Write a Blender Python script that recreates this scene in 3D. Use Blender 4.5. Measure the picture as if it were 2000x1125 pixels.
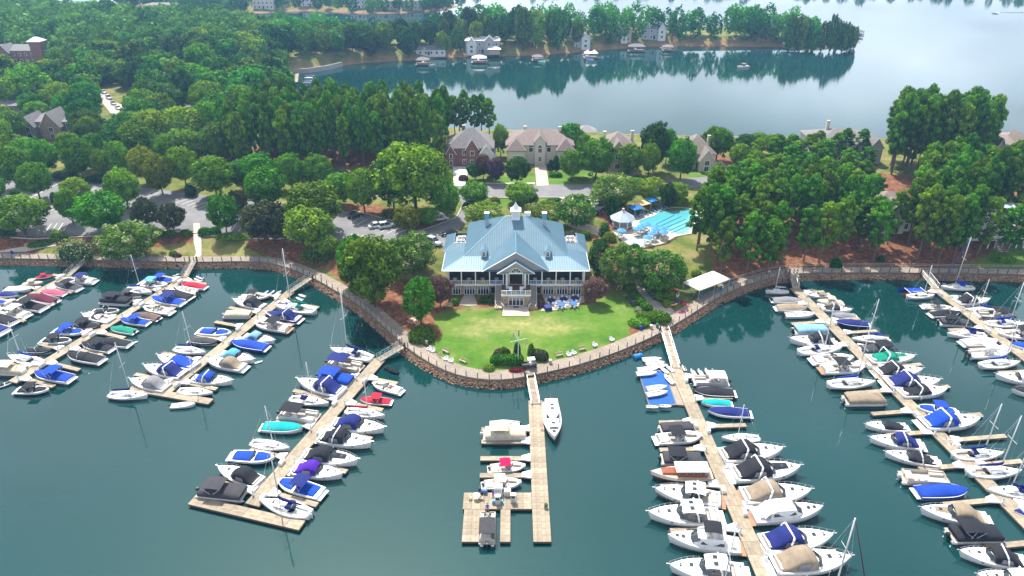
import bpy, bmesh, math, random
import numpy as np
from mathutils import Vector, Matrix
for o in list(bpy.data.objects): bpy.data.objects.remove(o)
scene = bpy.context.scene
col = scene.collection
R = math.radians
rnd = random.Random(7)
PI = math.pi

# ---------------------------------------------------------------- camera, sky, sun, exposure
CAM_H, FOC, TILT = 82.0, 1400.0, R(28)
cam = bpy.data.objects.new('camera', bpy.data.cameras.new('camera'))
cam.data.lens = 36.0*FOC/2000.0
cam.data.sensor_width = 36.0
cam.data.clip_end = 6000
cam.location = (0, 0, CAM_H)
cam.rotation_euler = (PI/2 - TILT, 0, 0)
col.objects.link(cam)
scene.camera = cam

SUN_EL, SUN_AZ = 58.0, -20.0          # degrees; azimuth measured from +Y towards +X
world = bpy.data.worlds.new('World'); scene.world = world
world.use_nodes = True
wn = world.node_tree.nodes; wl = world.node_tree.links
bgn = wn['Background']
sky = wn.new('ShaderNodeTexSky'); sky.sky_type = 'NISHITA'; sky.sun_disc = False
sky.sun_elevation = R(SUN_EL); sky.sun_rotation = R(SUN_AZ)
sky.air_density = 1.0; sky.dust_density = 5.0; sky.ozone_density = 1.2
# thin summer cloud over the whole sky
tcw = wn.new('ShaderNodeTexCoord'); mpw = wn.new('ShaderNodeMapping'); mpw.inputs['Scale'].default_value = (1.4, 1.4, 4.0)
cnz = wn.new('ShaderNodeTexNoise'); cnz.inputs['Scale'].default_value = 2.6; cnz.inputs['Detail'].default_value = 6
crp = wn.new('ShaderNodeValToRGB'); crp.color_ramp.elements[0].position = .36; crp.color_ramp.elements[1].position = .74; crp.color_ramp.elements[0].color = (.30, .30, .30, 1)
crp.color_ramp.elements[1].color = (.85, .85, .85, 1)
mixw = wn.new('ShaderNodeMixRGB'); mixw.inputs[2].default_value = (22.5, 24.0, 26.3, 1)
wl.new(tcw.outputs['Generated'], mpw.inputs[0]); wl.new(mpw.outputs[0], cnz.inputs['Vector'])
sepw = wn.new('ShaderNodeSeparateXYZ'); wl.new(tcw.outputs['Generated'], sepw.inputs[0])
mrw = wn.new('ShaderNodeMapRange'); mrw.inputs[1].default_value = .15; mrw.inputs[2].default_value = .95; mrw.inputs[3].default_value = 1.0; mrw.inputs[4].default_value = .05   # layers of thin cloud look thicker towards the horizon
wl.new(sepw.outputs[2], mrw.inputs[0]); mlw = wn.new('ShaderNodeMath'); mlw.operation = 'MULTIPLY'
wl.new(cnz.outputs['Fac'], crp.inputs[0]); wl.new(crp.outputs[0], mlw.inputs[0]); wl.new(mrw.outputs[0], mlw.inputs[1]); wl.new(mlw.outputs[0], mixw.inputs[0])
wl.new(sky.outputs[0], mixw.inputs[1]); wl.new(mixw.outputs[0], bgn.inputs[0])
bgn.inputs[1].default_value = 0.078

sun = bpy.data.objects.new('sun', bpy.data.lights.new('sun', 'SUN'))
sun.data.energy = 5.0; sun.data.angle = R(0.53); sun.data.color = (1.0, 0.955, 0.88)
sd = Vector((math.sin(R(SUN_AZ))*math.cos(R(SUN_EL)), math.cos(R(SUN_AZ))*math.cos(R(SUN_EL)), math.sin(R(SUN_EL))))
sun.rotation_euler = (-sd).to_track_quat('-Z', 'Y').to_euler()
sun.location = (0, 0, 300)
col.objects.link(sun)
vs = scene.view_settings
vs.view_transform = 'Standard'; vs.look = 'None'; vs.exposure = 0.66; vs.gamma = 1.0; vs.use_curve_mapping = False
scene.cycles.max_bounces = 6; scene.cycles.diffuse_bounces = 2; scene.cycles.glossy_bounces = 2
scene.cycles.transmission_bounces = 3; scene.cycles.transparent_max_bounces = 4; scene.cycles.volume_bounces = 0
scene.cycles.caustics_reflective = False; scene.cycles.caustics_refractive = False

# ---------------------------------------------------------------- map coordinates: survey points read off the photograph -> metres on the ground
CT, ST = math.cos(TILT), math.sin(TILT)
def G(x, y, z=0.0):
    u = (x-1000)/FOC; v = (562.5-y)/FOC
    t = (z-CAM_H)/(v*CT-ST)
    return (u*t, (CT+v*ST)*t)
def HG(Y, py):
    v = (562.5-py)/FOC
    return CAM_H + Y*(v*CT-ST)/(CT+v*ST)
def PPM(Y, z=0.0):
    return FOC/(Y*CT+(CAM_H-z)*ST)
def sstep(a, b, x):
    t = np.clip((np.asarray(x, float)-a)/(b-a), 0, 1)
    return t*t*(3-2*t)
def catmull(pts, n=8):
    P = [np.array(p, float) for p in pts]; out = []
    for i in range(len(P)-1):
        p0 = P[max(i-1, 0)]; p1 = P[i]; p2 = P[i+1]; p3 = P[min(i+2, len(P)-1)]
        for k in range(n):
            t = k/n
            out.append(.5*((2*p1)+(-p0+p2)*t+(2*p0-5*p1+4*p2-p3)*t*t+(-p0+3*p1-3*p2+p3)*t**3))
    out.append(P[-1]); return [tuple(p) for p in out]
def resample(pts, step):
    P = np.array(pts, float); d = np.r_[0, np.cumsum(np.hypot(*np.diff(P[:, :2], axis=0).T))]
    n = max(1, int(round(d[-1]/step))); s = np.linspace(0, d[-1], n+1)
    return np.c_[np.interp(s, d, P[:, 0]), np.interp(s, d, P[:, 1])]

# ---------------------------------------------------------------- materials
MATS = {}
def nodes_of(m):
    m.use_nodes = True; return m.node_tree.nodes, m.node_tree.links
def mat(name, rgb, rough=.6, noise=.0, nscale=3.0, metal=0.0, spec=.5, coat=0.0, rand=0.0, bump=0.0, bscale=20.0, col2=None):
    """principled material with noise-broken colour; rand = variation from object to object"""
    if name in MATS: return MATS[name]
    m = bpy.data.materials.new(name); N, L = nodes_of(m); b = N['Principled BSDF']
    b.inputs['Roughness'].default_value = rough; b.inputs['Metallic'].default_value = metal
    b.inputs['Specular IOR Level'].default_value = spec
    if coat: b.inputs['Coat Weight'].default_value = coat
    if noise or rand or col2:
        tc = N.new('ShaderNodeTexCoord'); nz = N.new('ShaderNodeTexNoise')
        nz.inputs['Scale'].default_value = nscale; nz.inputs['Detail'].default_value = 5; nz.inputs['Roughness'].default_value = .65
        L.new(tc.outputs['Object'], nz.inputs['Vector'])
        mx = N.new('ShaderNodeMixRGB')
        mx.inputs[1].default_value = (*rgb, 1)
        c2 = col2 or tuple(c*(1-noise) for c in rgb)
        mx.inputs[2].default_value = (*c2, 1)
        rp = N.new('ShaderNodeMapRange'); rp.inputs[1].default_value = .35; rp.inputs[2].default_value = .68
        L.new(nz.outputs['Fac'], rp.inputs[0]); L.new(rp.outputs[0], mx.inputs[0])
        out = mx.outputs[0]
        if rand:
            oi = N.new('ShaderNodeObjectInfo'); hs = N.new('ShaderNodeHueSaturation')
            mr = N.new('ShaderNodeMapRange'); mr.inputs[3].default_value = 1-rand; mr.inputs[4].default_value = 1+rand
            L.new(oi.outputs['Random'], mr.inputs[0]); L.new(mr.outputs[0], hs.inputs['Value']); L.new(out, hs.inputs['Color'])
            out = hs.outputs[0]
        L.new(out, b.inputs['Base Color'])
    else:
        b.inputs['Base Color'].default_value = (*rgb, 1)
    if bump:
        tc = N.new('ShaderNodeTexCoord'); nz = N.new('ShaderNodeTexNoise'); nz.inputs['Scale'].default_value = bscale; nz.inputs['Detail'].default_value = 4
        bp = N.new('ShaderNodeBump'); bp.inputs['Strength'].default_value = bump; bp.inputs['Distance'].default_value = .05
        L.new(tc.outputs['Object'], nz.inputs['Vector']); L.new(nz.outputs['Fac'], bp.inputs['Height']); L.new(bp.outputs[0], b.inputs['Normal'])
    MATS[name] = m
    return m
def leafmat(name, c1, c2, rand=.25, hue=.035, transl=.27, flower=None):
    m = bpy.data.materials.new(name); N, L = nodes_of(m)
    for n in list(N): N.remove(n)
    out = N.new('ShaderNodeOutputMaterial'); df = N.new('ShaderNodeBsdfDiffuse'); tr = N.new('ShaderNodeBsdfTranslucent'); mix = N.new('ShaderNodeMixShader')
    gl = N.new('ShaderNodeBsdfGlossy'); gl.inputs['Roughness'].default_value = .45; gl.inputs['Color'].default_value = (.6, .65, .6, 1); m2 = N.new('ShaderNodeMixShader'); m2.inputs[0].default_value = .012
    mix.inputs[0].default_value = transl
    tc = N.new('ShaderNodeTexCoord'); nz = N.new('ShaderNodeTexNoise'); nz.inputs['Scale'].default_value = 7; nz.inputs['Detail'].default_value = 6
    at = N.new('ShaderNodeAttribute'); at.attribute_name = 'tone'
    mx = N.new('ShaderNodeMixRGB'); mx.inputs[1].default_value = (*c1, 1); mx.inputs[2].default_value = (*c2, 1)
    L.new(tc.outputs['Object'], nz.inputs['Vector'])
    ad = N.new('ShaderNodeMath'); ad.operation = 'ADD'; L.new(nz.outputs['Fac'], ad.inputs[0]); L.new(at.outputs['Fac'], ad.inputs[1])
    mr0 = N.new('ShaderNodeMapRange'); mr0.inputs[1].default_value = .65; mr0.inputs[2].default_value = 1.35
    L.new(ad.outputs[0], mr0.inputs[0]); L.new(mr0.outputs[0], mx.inputs[0])
    c = mx.outputs[0]
    if flower:
        mf = N.new('ShaderNodeMixRGB'); mf.inputs[2].default_value = (*flower, 1)
        gt = N.new('ShaderNodeMath'); gt.operation = 'GREATER_THAN'; gt.inputs[1].default_value = .80
        L.new(at.outputs['Fac'], gt.inputs[0]); L.new(gt.outputs[0], mf.inputs[0]); L.new(c, mf.inputs[1]); c = mf.outputs[0]
    oi = N.new('ShaderNodeObjectInfo'); hs = N.new('ShaderNodeHueSaturation')
    mr = N.new('ShaderNodeMapRange'); mr.inputs[3].default_value = 1-rand; mr.inputs[4].default_value = 1+rand
    L.new(oi.outputs['Random'], mr.inputs[0]); L.new(mr.outputs[0], hs.inputs['Value'])
    ml = N.new('ShaderNodeMath'); ml.operation = 'MULTIPLY'; ml.inputs[1].default_value = 7.31
    fr = N.new('ShaderNodeMath'); fr.operation = 'FRACT'; mh = N.new('ShaderNodeMapRange'); mh.inputs[3].default_value = .5-hue; mh.inputs[4].default_value = .5+hue*.55
    L.new(oi.outputs['Random'], ml.inputs[0]); L.new(ml.outputs[0], fr.inputs[0]); L.new(fr.outputs[0], mh.inputs[0]); L.new(mh.outputs[0], hs.inputs['Hue'])
    L.new(c, hs.inputs['Color'])
    L.new(hs.outputs[0], df.inputs['Color']); L.new(hs.outputs[0], tr.inputs['Color'])
    L.new(df.outputs[0], mix.inputs[1]); L.new(tr.outputs[0], mix.inputs[2])
    L.new(mix.outputs[0], m2.inputs[1]); L.new(gl.outputs[0], m2.inputs[2]); L.new(m2.outputs[0], out.inputs[0])
    MATS[name] = m
    return m

# ---------------------------------------------------------------- mesh helpers
class MB:
    """collects simple solids into one mesh; every face keeps a material slot"""
    def __init__(s): s.v = []; s.f = []; s.m = []
    def add(s, v, f, m=0):
        o = len(s.v); s.v += [tuple(p) for p in v]; s.f += [tuple(i+o for i in q) for q in f]; s.m += [m]*len(f); return s
    def box(s, c, d, rz=0.0, m=0, taper=1.0, ry=0.0):
        hx, hy, hz = d[0]/2, d[1]/2, d[2]/2; P = []
        for z in (-1, 1):
            k = taper if z > 0 else 1
            for x, y in ((-1, -1), (1, -1), (1, 1), (-1, 1)): P.append((x*hx*k, y*hy*k, z*hz))
        cr, sr = math.cos(rz), math.sin(rz); cy, sy = math.cos(ry), math.sin(ry)
        Q = []
        for x, y, z in P:
            x, z = x*cy+z*sy, -x*sy+z*cy
            Q.append((c[0]+x*cr-y*sr, c[1]+x*sr+y*cr, c[2]+z))
        return s.add(Q, [(3, 2, 1, 0), (4, 5, 6, 7), (0, 1, 5, 4), (1, 2, 6, 5), (2, 3, 7, 6), (3, 0, 4, 7)], m)
    def tube(s, a, b, r, n=6, r2=None, m=0, cap=True):
        a, b = Vector(a), Vector(b); d = b-a
        if d.length < 1e-6: return s
        q = d.to_track_quat('Z', 'Y'); r2 = r if r2 is None else r2; V = []
        for p, rr in ((a, r), (b, r2)):
            for k in range(n): V.append(tuple(p+q @ Vector((rr*math.cos(2*PI*k/n), rr*math.sin(2*PI*k/n), 0))))
        F = [(k, (k+1) % n, n+(k+1) % n, n+k) for k in range(n)]
        if cap: F += [tuple(range(n-1, -1, -1)), tuple(range(n, 2*n))]
        return s.add(V, F, m)
    def path(s, pts, r, n=5, m=0):
        for a, b in zip(pts[:-1], pts[1:]): s.tube(a, b, r, n, m=m)
        return s
    def loft(s, rings, m=0, close=False, cap0=False, cap1=False):
        n = len(rings[0]); V = [p for r in rings for p in r]; F = []
        for i in range(len(rings)-1):
            for k in range(n if close else n-1):
                k2 = (k+1) % n
                F.append((i*n+k, i*n+k2, (i+1)*n+k2, (i+1)*n+k))
        if cap0: F.append(tuple(range(n-1, -1, -1)))
        if cap1: F.append(tuple(range((len(rings)-1)*n, len(rings)*n)))
        return s.add(V, F, m)
    def prism(s, poly, z0, z1, m=0, taper=None):
        n = len(poly); cx = sum(p[0] for p in poly)/n; cy = sum(p[1] for p in poly)/n; k = taper or 1
        V = [(x, y, z0) for x, y in poly]+[(cx+(x-cx)*k, cy+(y-cy)*k, z1) for x, y in poly]
        F = [tuple(range(n-1, -1, -1)), tuple(range(n, 2*n))]+[(i, (i+1) % n, n+(i+1) % n, n+i) for i in range(n)]
        return s.add(V, F, m)
    def ball(s, c, r, nu=8, nv=5, m=0, jit=0, top=1.0):
        V = []; F = []
        for j in range(nv+1):
            ph = -PI/2+PI*j/nv
            for i in range(nu):
                th = 2*PI*i/nu; q = 1+rnd.uniform(-jit, jit)
                V.append((c[0]+r[0]*q*math.cos(ph)*math.cos(th), c[1]+r[1]*q*math.cos(ph)*math.sin(th), c[2]+r[2]*q*math.sin(ph)))
        for j in range(nv):
            for i in range(nu): F.append((j*nu+i, j*nu+(i+1) % nu, (j+1)*nu+(i+1) % nu, (j+1)*nu+i))
        return s.add(V, F, m)
    def mesh(s, name, mats, smooth=False):
        me = bpy.data.meshes.new(name); me.from_pydata(s.v, [], s.f)
        for m in (mats if isinstance(mats, (list, tuple)) else [mats]): me.materials.append(m)
        me.polygons.foreach_set('material_index', s.m)
        if smooth: me.polygons.foreach_set('use_smooth', [True]*len(me.polygons))
        me.update(); return me
    def build(s, name, mats, parent=None, smooth=False, **kw):
        return link(name, s.mesh(name, mats, smooth), parent, **kw)
def link(name, me, parent=None, loc=None, rz=None, label=None, category=None, group=None, kind=None, scale=None):
    o = bpy.data.objects.new(name, me); col.objects.link(o)
    if parent is not None: o.parent = parent
    if loc is not None: o.location = loc
    if rz is not None: o.rotation_euler = (0, 0, rz)
    if scale is not None: o.scale = scale if isinstance(scale, (tuple, list)) else (scale,)*3
    if label: o['label'] = label
    if category: o['category'] = category
    if group: o['group'] = group
    if kind: o['kind'] = kind
    return o
def thing(name, label, category, loc=(0, 0, 0), rz=0.0, group=None, scale=None):
    e = link(name, None, None, loc, rz, label, category, group, None, scale)
    e.empty_display_size = .5
    return e
ORD = ['first', 'second', 'third', 'fourth', 'fifth', 'sixth', 'seventh', 'eighth', 'ninth', 'tenth', 'eleventh', 'twelfth', 'thirteenth', 'fourteenth', 'fifteenth', 'sixteenth', 'seventeenth', 'eighteenth', 'nineteenth', 'twentieth', 'twenty-first', 'twenty-second']
# ---------------------------------------------------------------- shorelines and terrain
WALL_PX = [(-420, 514), (-200, 516), (0, 517), (170, 520), (380, 524), (480, 523), (540, 529), (600, 551), (650, 579), (700, 611), (745, 650), (790, 692), (835, 723), (880, 744), (920, 754), (960, 758), (1000, 756), (1035, 750), (1090, 738), (1150, 722), (1220, 697), (1290, 665), (1345, 632), (1400, 597), (1450, 573), (1500, 557), (1560, 547), (1680, 545), (1800, 546), (2000, 549), (2250, 553), (2450, 555)]
WALL = catmull([G(x, y) for x, y in WALL_PX], 6)
BACK_PX = [(2600, 300), (2000, 290), (1850, 292), (1700, 284), (1560, 280), (1400, 280), (1250, 276), (1100, 270), (960, 268), (870, 262), (780, 268), (700, 262), (620, 240), (578, 205), (572, 178), (560, 160), (556, 146), (600, 142), (660, 128), (720, 122), (800, 118), (880, 112), (960, 110), (1060, 107), (1140, 101), (1200, 96), (1260, 91), (1320, 90), (1400, 90), (1470, 91), (1540, 91), (1610, 90), (1672, 87), (1684, 80), (1650, 74), (1560, 66), (1480, 60), (1410, 60), (1385, 60), (1330, 59), (1200, 57), (1060, 58), (960, 63), (880, 71), (840, 76), (780, 80), (700, 78), (640, 73), (600, 66), (540, 57), (470, 48), (400, 40), (330, 34), (100, 22), (-300, 12), (-900, 8)]
BACK = [G(x, y) for x, y in BACK_PX]
NEAR_LAND = [WALL[-1], (420, 200)] + [(420, 270)] + BACK + [(-800, 500), (-700, 160)] + WALL[:-1]
FAR_PX = [(380, 22), (470, 26), (520, 26), (580, 22), (640, 23), (700, 27), (760, 27), (830, 24), (872, 19), (902, 13), (880, 7), (820, 2), (700, -4), (500, -6), (300, 0), (200, 10)]
FAR_LAND = [G(x, y) for x, y in FAR_PX]
FAR2_PX = [(900, -28), (1100, -28), (1400, -28), (1700, -24), (1900, -17), (2100, -14), (2600, -16), (2600, -60), (900, -60)]
FAR2_LAND = [G(x, y) for x, y in FAR2_PX]

def inpoly(P, poly):
    x, y = P[:, 0], P[:, 1]; c = np.zeros(len(P), bool); n = len(poly); j = n-1
    for i in range(n):
        xi, yi = poly[i]; xj, yj = poly[j]
        if yi != yj:
            m = ((yi > y) != (yj > y)) & (x < (xj-xi)*(y-yi)/(yj-yi)+xi); c ^= m
        j = i
    return c
def sdist(P, poly, closed=True):
    d = np.full(len(P), 1e9); n = len(poly)
    for i in range(n if closed else n-1):
        a = np.array(poly[i]); b = np.array(poly[(i+1) % n]); ab = b-a; L2 = max(ab@ab, 1e-9)
        t = np.clip(((P-a)@ab)/L2, 0, 1); d = np.minimum(d, np.hypot(*(P-a-t[:, None]*ab).T))
    return d
def sgn(P, poly):
    return np.where(inpoly(P, poly), 1, -1)*sdist(P, poly)
RX = [-900, -62, -40, -22, -18, 20, 24, 48, 70, 900]
RY0 = [171, 171, 150, 146, 155, 155, 148, 150, 163, 163]
def hbase(x, y):
    y0 = np.interp(x, RX, RY0)
    h = 2.0 + 2.6*sstep(0, 17, y-y0) + .7*sstep(30, 70, y-y0)
    return h
def terrain_h(P, shore=True):
    P = np.asarray(P, float).reshape(-1, 2)
    s = sgn(P, NEAR_LAND)
    far = P[:, 1] > 430
    sf = np.maximum(sgn(P, FAR_LAND), sgn(P, FAR2_LAND))
    hb = hbase(P[:, 0], P[:, 1])
    roll = 1.3*np.sin(P[:, 0]*.021+1)*np.sin(P[:, 1]*.027)*sstep(330, 420, P[:, 1])
    frontd = sdist(P, WALL, False)
    hb = np.where((frontd < 30) & (s > 0), np.minimum(hb, 1.5+.5*sstep(3.8, 6.0, frontd)+np.where(frontd > 6, 9, 0)), hb)
    k = np.where(frontd < 30, sstep(.2, 2.2, s), sstep(-1, 9, s))
    h = (hb+roll)*k*(s > 0) - 2.2*sstep(0, 4, -s)*(s <= 0)
    hf = 3.5*sstep(0, 16, sf)
    return np.where(sf > 0, hf, h)
_cache = {}
def H(x, y):
    key = (round(x, 1), round(y, 1))
    if key not in _cache: _cache[key] = float(terrain_h([(x, y)])[0])
    return _cache[key]
def GP(px, py, n=3):
    """ground point under a survey point, on the terrain"""
    z = 4.0
    for _ in range(n):
        x, y = G(px, py, z); z = H(x, y)
    return x, y, z

# zones of the ground: where mulch, pine straw and dry grass lie
def pxpoly(pts, z=2.0): return [G(x, y, z) for x, y in pts]
MULCH = [pxpoly(p, z) for p, z in [
    ([(-60, 452), (90, 448), (190, 452), (240, 470), (200, 500), (150, 505), (100, 470), (50, 485), (-60, 492)], 3.5),
    ([(190, 448), (330, 452), (385, 448), (385, 462), (300, 470), (200, 470)], 4),
    ([(480, 452), (560, 470), (640, 478), (700, 500), (760, 540), (860, 560), (868, 600), (790, 640), (740, 610), (700, 570), (640, 520), (560, 500), (480, 480)], 3),
    ([(850, 545), (880, 560), (905, 590), (900, 606), (862, 602), (845, 590)], 2), ([(928, 585), (972, 580), (975, 608), (950, 604), (930, 596)], 2),
    ([(1048, 578), (1064, 580), (1066, 604), (1050, 608)], 2), ([(1140, 550), (1190, 545), (1185, 590), (1150, 600), (1138, 590)], 2),
    ([(955, 706), (985, 680), (1040, 672), (1075, 700), (1060, 722), (1010, 730), (965, 735), (940, 725)], 2),
    ([(800, 628), (840, 620), (865, 640), (860, 660), (820, 678), (800, 668)], 2),
    ([(1160, 470), (1200, 480), (1280, 505), (1330, 560), (1310, 600), (1255, 580), (1200, 540), (1160, 510)], 4),
    ([(1225, 660), (1222, 640), (1250, 620), (1310, 625), (1300, 650), (1250, 668)], 2),
    ([(1330, 300), (1420, 330), (1440, 420), (1390, 500), (1400, 530), (1480, 548), (1600, 530), (1800, 520), (1990, 470), (2100, 380), (1800, 350), (1600, 330)], 4.5),
    ([(640, 395), (760, 405), (840, 420), (880, 415), (830, 452), (780, 445), (700, 420), (560, 415)], 4.6),
    ([(80, 380), (130, 392), (150, 420), (110, 405)], 4.6), ([(270, 398), (300, 404), (280, 420), (262, 412)], 4.6),
    ([(1100, 400), (1200, 405), (1230, 440), (1190, 470), (1150, 470), (1180, 430)], 4.6),
    ([(400, 330), (880, 330), (880, 250), (600, 240), (420, 260)], 4.6), ([(190, 190), (260, 195), (260, 210), (225, 212)], 5)]]
LAWNS = [pxpoly(p, z) for p, z in [
    ([(845, 612), (870, 604), (905, 610), (972, 602), (980, 620), (1035, 622), (1050, 606), (1140, 598), (1180, 582), (1200, 570), (1235, 575), (1260, 610), (1240, 632), (1222, 655), (1150, 690), (1080, 712), (1060, 726), (1000, 738), (940, 728), (870, 712), (835, 680), (860, 655), (850, 628)], 2),
    ([(1340, 335), (1410, 332), (1420, 350), (1350, 365)], 5), ([(1940, 485), (2100, 460), (2100, 530), (1900, 520)], 3),
    ([(900, 352), (1160, 335), (1160, 362), (900, 362)], 5), ([(880, 392), (1130, 385), (1180, 392), (1100, 402), (930, 405)], 4.6)]]
def build_terrain(name, x0, x1, y0, y1, st, hole=None):
    xs = np.arange(x0, x1+.01, st); ys = np.arange(y0, y1+.01, st)
    X, Y = np.meshgrid(xs, ys); P = np.c_[X.ravel(), Y.ravel()]
    Z = terrain_h(P); nx, ny = len(xs), len(ys)
    idx = np.arange(nx*ny).reshape(ny, nx)
    q = np.c_[idx[:-1, :-1].ravel(), idx[:-1, 1:].ravel(), idx[1:, 1:].ravel(), idx[1:, :-1].ravel()]
    keep = Z[q].max(1) > -1.9
    if hole is not None:
        c = P[q].mean(1); keep &= ~((c[:, 0] > hole[0]) & (c[:, 0] < hole[1]) & (c[:, 1] > hole[2]) & (c[:, 1] < hole[3]))
    q = q[keep]; used = np.unique(q); remap = -np.ones(nx*ny, int); remap[used] = np.arange(len(used))
    V = np.c_[P[used], Z[used]]
    me = bpy.data.meshes.new(name); me.from_pydata(V.tolist(), [], remap[q].tolist())
    me.polygons.foreach_set('use_smooth', [True]*len(me.polygons))
    mu = np.zeros(len(used)); la = np.zeros(len(used)); Pu = P[used]
    for poly in MULCH: mu = np.maximum(mu, sstep(-.8, .8, sgn(Pu, poly)))
    for poly in LAWNS: la = np.maximum(la, sstep(-.6, .6, sgn(Pu, poly)))
    fo = ((Pu[:, 1] > 250) & (Pu[:, 0] < -20)) | (Pu[:, 1] > 330)
    mu = np.where(fo, .25, mu); mu = mu*(1-la)
    sh = .8*(1-sstep(.3, 2.0, Z[used])) if name == 'far_terrain' else np.zeros(len(used))
    dry = np.zeros(len(used))
    for (qx, qy, ax, ay) in ((960, 628, 7, 3), (1010, 636, 10, 4), (1080, 640, 8, 3), (1060, 626, 6, 2.5), (930, 648, 5, 3), (700, 520, 8, 4), (480, 490, 9, 3)):
        gx, gy = G(qx, qy, 2.0); dry = np.maximum(dry, np.exp(-((Pu[:, 0]-gx)/ax)**2-((Pu[:, 1]-gy)/ay)**2))
    a = me.color_attributes.new('zone', 'FLOAT_COLOR', 'POINT')
    a.data.foreach_set('color', np.c_[mu, la, sh, dry].ravel())
    me.materials.append(MATS['ground'])
    return link(name, me, kind='structure')
def ground_material():
    m = bpy.data.materials.new('ground'); N, L = nodes_of(m); b = N['Principled BSDF']; b.inputs['Roughness'].default_value = .95; b.inputs['Specular IOR Level'].default_value = .1
    tc = N.new('ShaderNodeTexCoord'); at = N.new('ShaderNodeAttribute'); at.attribute_name = 'zone'
    sp = N.new('ShaderNodeSeparateColor'); L.new(at.outputs['Color'], sp.inputs[0])
    def noise(s, d=6):
        n = N.new('ShaderNodeTexNoise'); n.inputs['Scale'].default_value = s; n.inputs['Detail'].default_value = d; n.inputs['Roughness'].default_value = .7; L.new(tc.outputs['Object'], n.inputs['Vector']); return n.outputs['Fac']
    def ramp(f, cs):
        r = N.new('ShaderNodeValToRGB'); e = r.color_ramp.elements
        e[0].position, e[0].color = cs[0][0], (*cs[0][1], 1); e[1].position, e[1].color = cs[-1][0], (*cs[-1][1], 1)
        for p, c in cs[1:-1]: q = e.new(p); q.color = (*c, 1)
        L.new(f, r.inputs[0]); return r.outputs[0]
    def mix(f, a, c):
        x = N.new('ShaderNodeMixRGB'); L.new(f, x.inputs[0]); L.new(a, x.inputs[1]); L.new(c, x.inputs[2]); return x.outputs[0]
    rough_grass = ramp(noise(.16), [(.3, (.05, .085, .018)), (.48, (.13, .16, .035)), (.62, (.24, .20, .085)), (.75, (.30, .22, .12))])
    lawn = ramp(noise(.13), [(.3, (.042, .125, .014)), (.45, (.080, .175, .020)), (.58, (.130, .205, .036)), (.75, (.27, .27, .11))])
    mulch = ramp(noise(.9), [(.3, (.09, .035, .018)), (.5, (.19, .085, .045)), (.72, (.33, .18, .11))])
    clay = ramp(noise(.5), [(.3, (.30, .14, .075)), (.7, (.42, .24, .15))])
    base = mix(sp.outputs[1], rough_grass, lawn)
    straw = ramp(noise(.8), [(.3, (.17, .21, .05)), (.55, (.32, .30, .12)), (.75, (.47, .40, .22))])
    dn = N.new('ShaderNodeMath'); dn.operation = 'MULTIPLY'; L.new(at.outputs['Alpha'], dn.inputs[0]); L.new(noise(.45), dn.inputs[1])
    dm = N.new('ShaderNodeMapRange'); dm.inputs[1].default_value = .12; dm.inputs[2].default_value = .60; dm.inputs[4].default_value = .9; L.new(dn.outputs[0], dm.inputs[0])
    base = mix(dm.outputs[0], base, straw)
    n2 = noise(.7); ms = N.new('ShaderNodeMath'); ms.operation = 'SUBTRACT'; ms.inputs[1].default_value = .5; L.new(n2, ms.inputs[0])
    mm = N.new('ShaderNodeMath'); mm.operation = 'MULTIPLY_ADD'; mm.inputs[1].default_value = 1.4; L.new(ms.outputs[0], mm.inputs[0]); L.new(sp.outputs[0], mm.inputs[2])
    mr = N.new('ShaderNodeMapRange'); mr.inputs[1].default_value = .35; mr.inputs[2].default_value = .65; L.new(mm.outputs[0], mr.inputs[0])
    c = mix(mr.outputs[0], base, mulch); c = mix(sp.outputs[2], c, clay)
    fine = N.new('ShaderNodeMixRGB'); fine.blend_type = 'MULTIPLY'; fine.inputs[0].default_value = .45
    L.new(c, fine.inputs[1]); L.new(ramp(noise(3.5, 4), [(.25, (.55, .55, .55)), (.75, (1.3, 1.3, 1.3))]), fine.inputs[2])
    L.new(fine.outputs[0], b.inputs['Base Color'])
    bp = N.new('ShaderNodeBump'); bp.inputs['Strength'].default_value = .5; bp.inputs['Distance'].default_value = .12; L.new(noise(5, 3), bp.inputs['Height']); L.new(bp.outputs[0], b.inputs['Normal'])
    MATS['ground'] = m
ground_material()
build_terrain('terrain', -260, 260, 104, 330, 2.0)
build_terrain('far_terrain', -760, 760, 330, 1180, 8.0)
build_terrain('side_terrain', -760, -260, 130, 330, 10.0)

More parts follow.
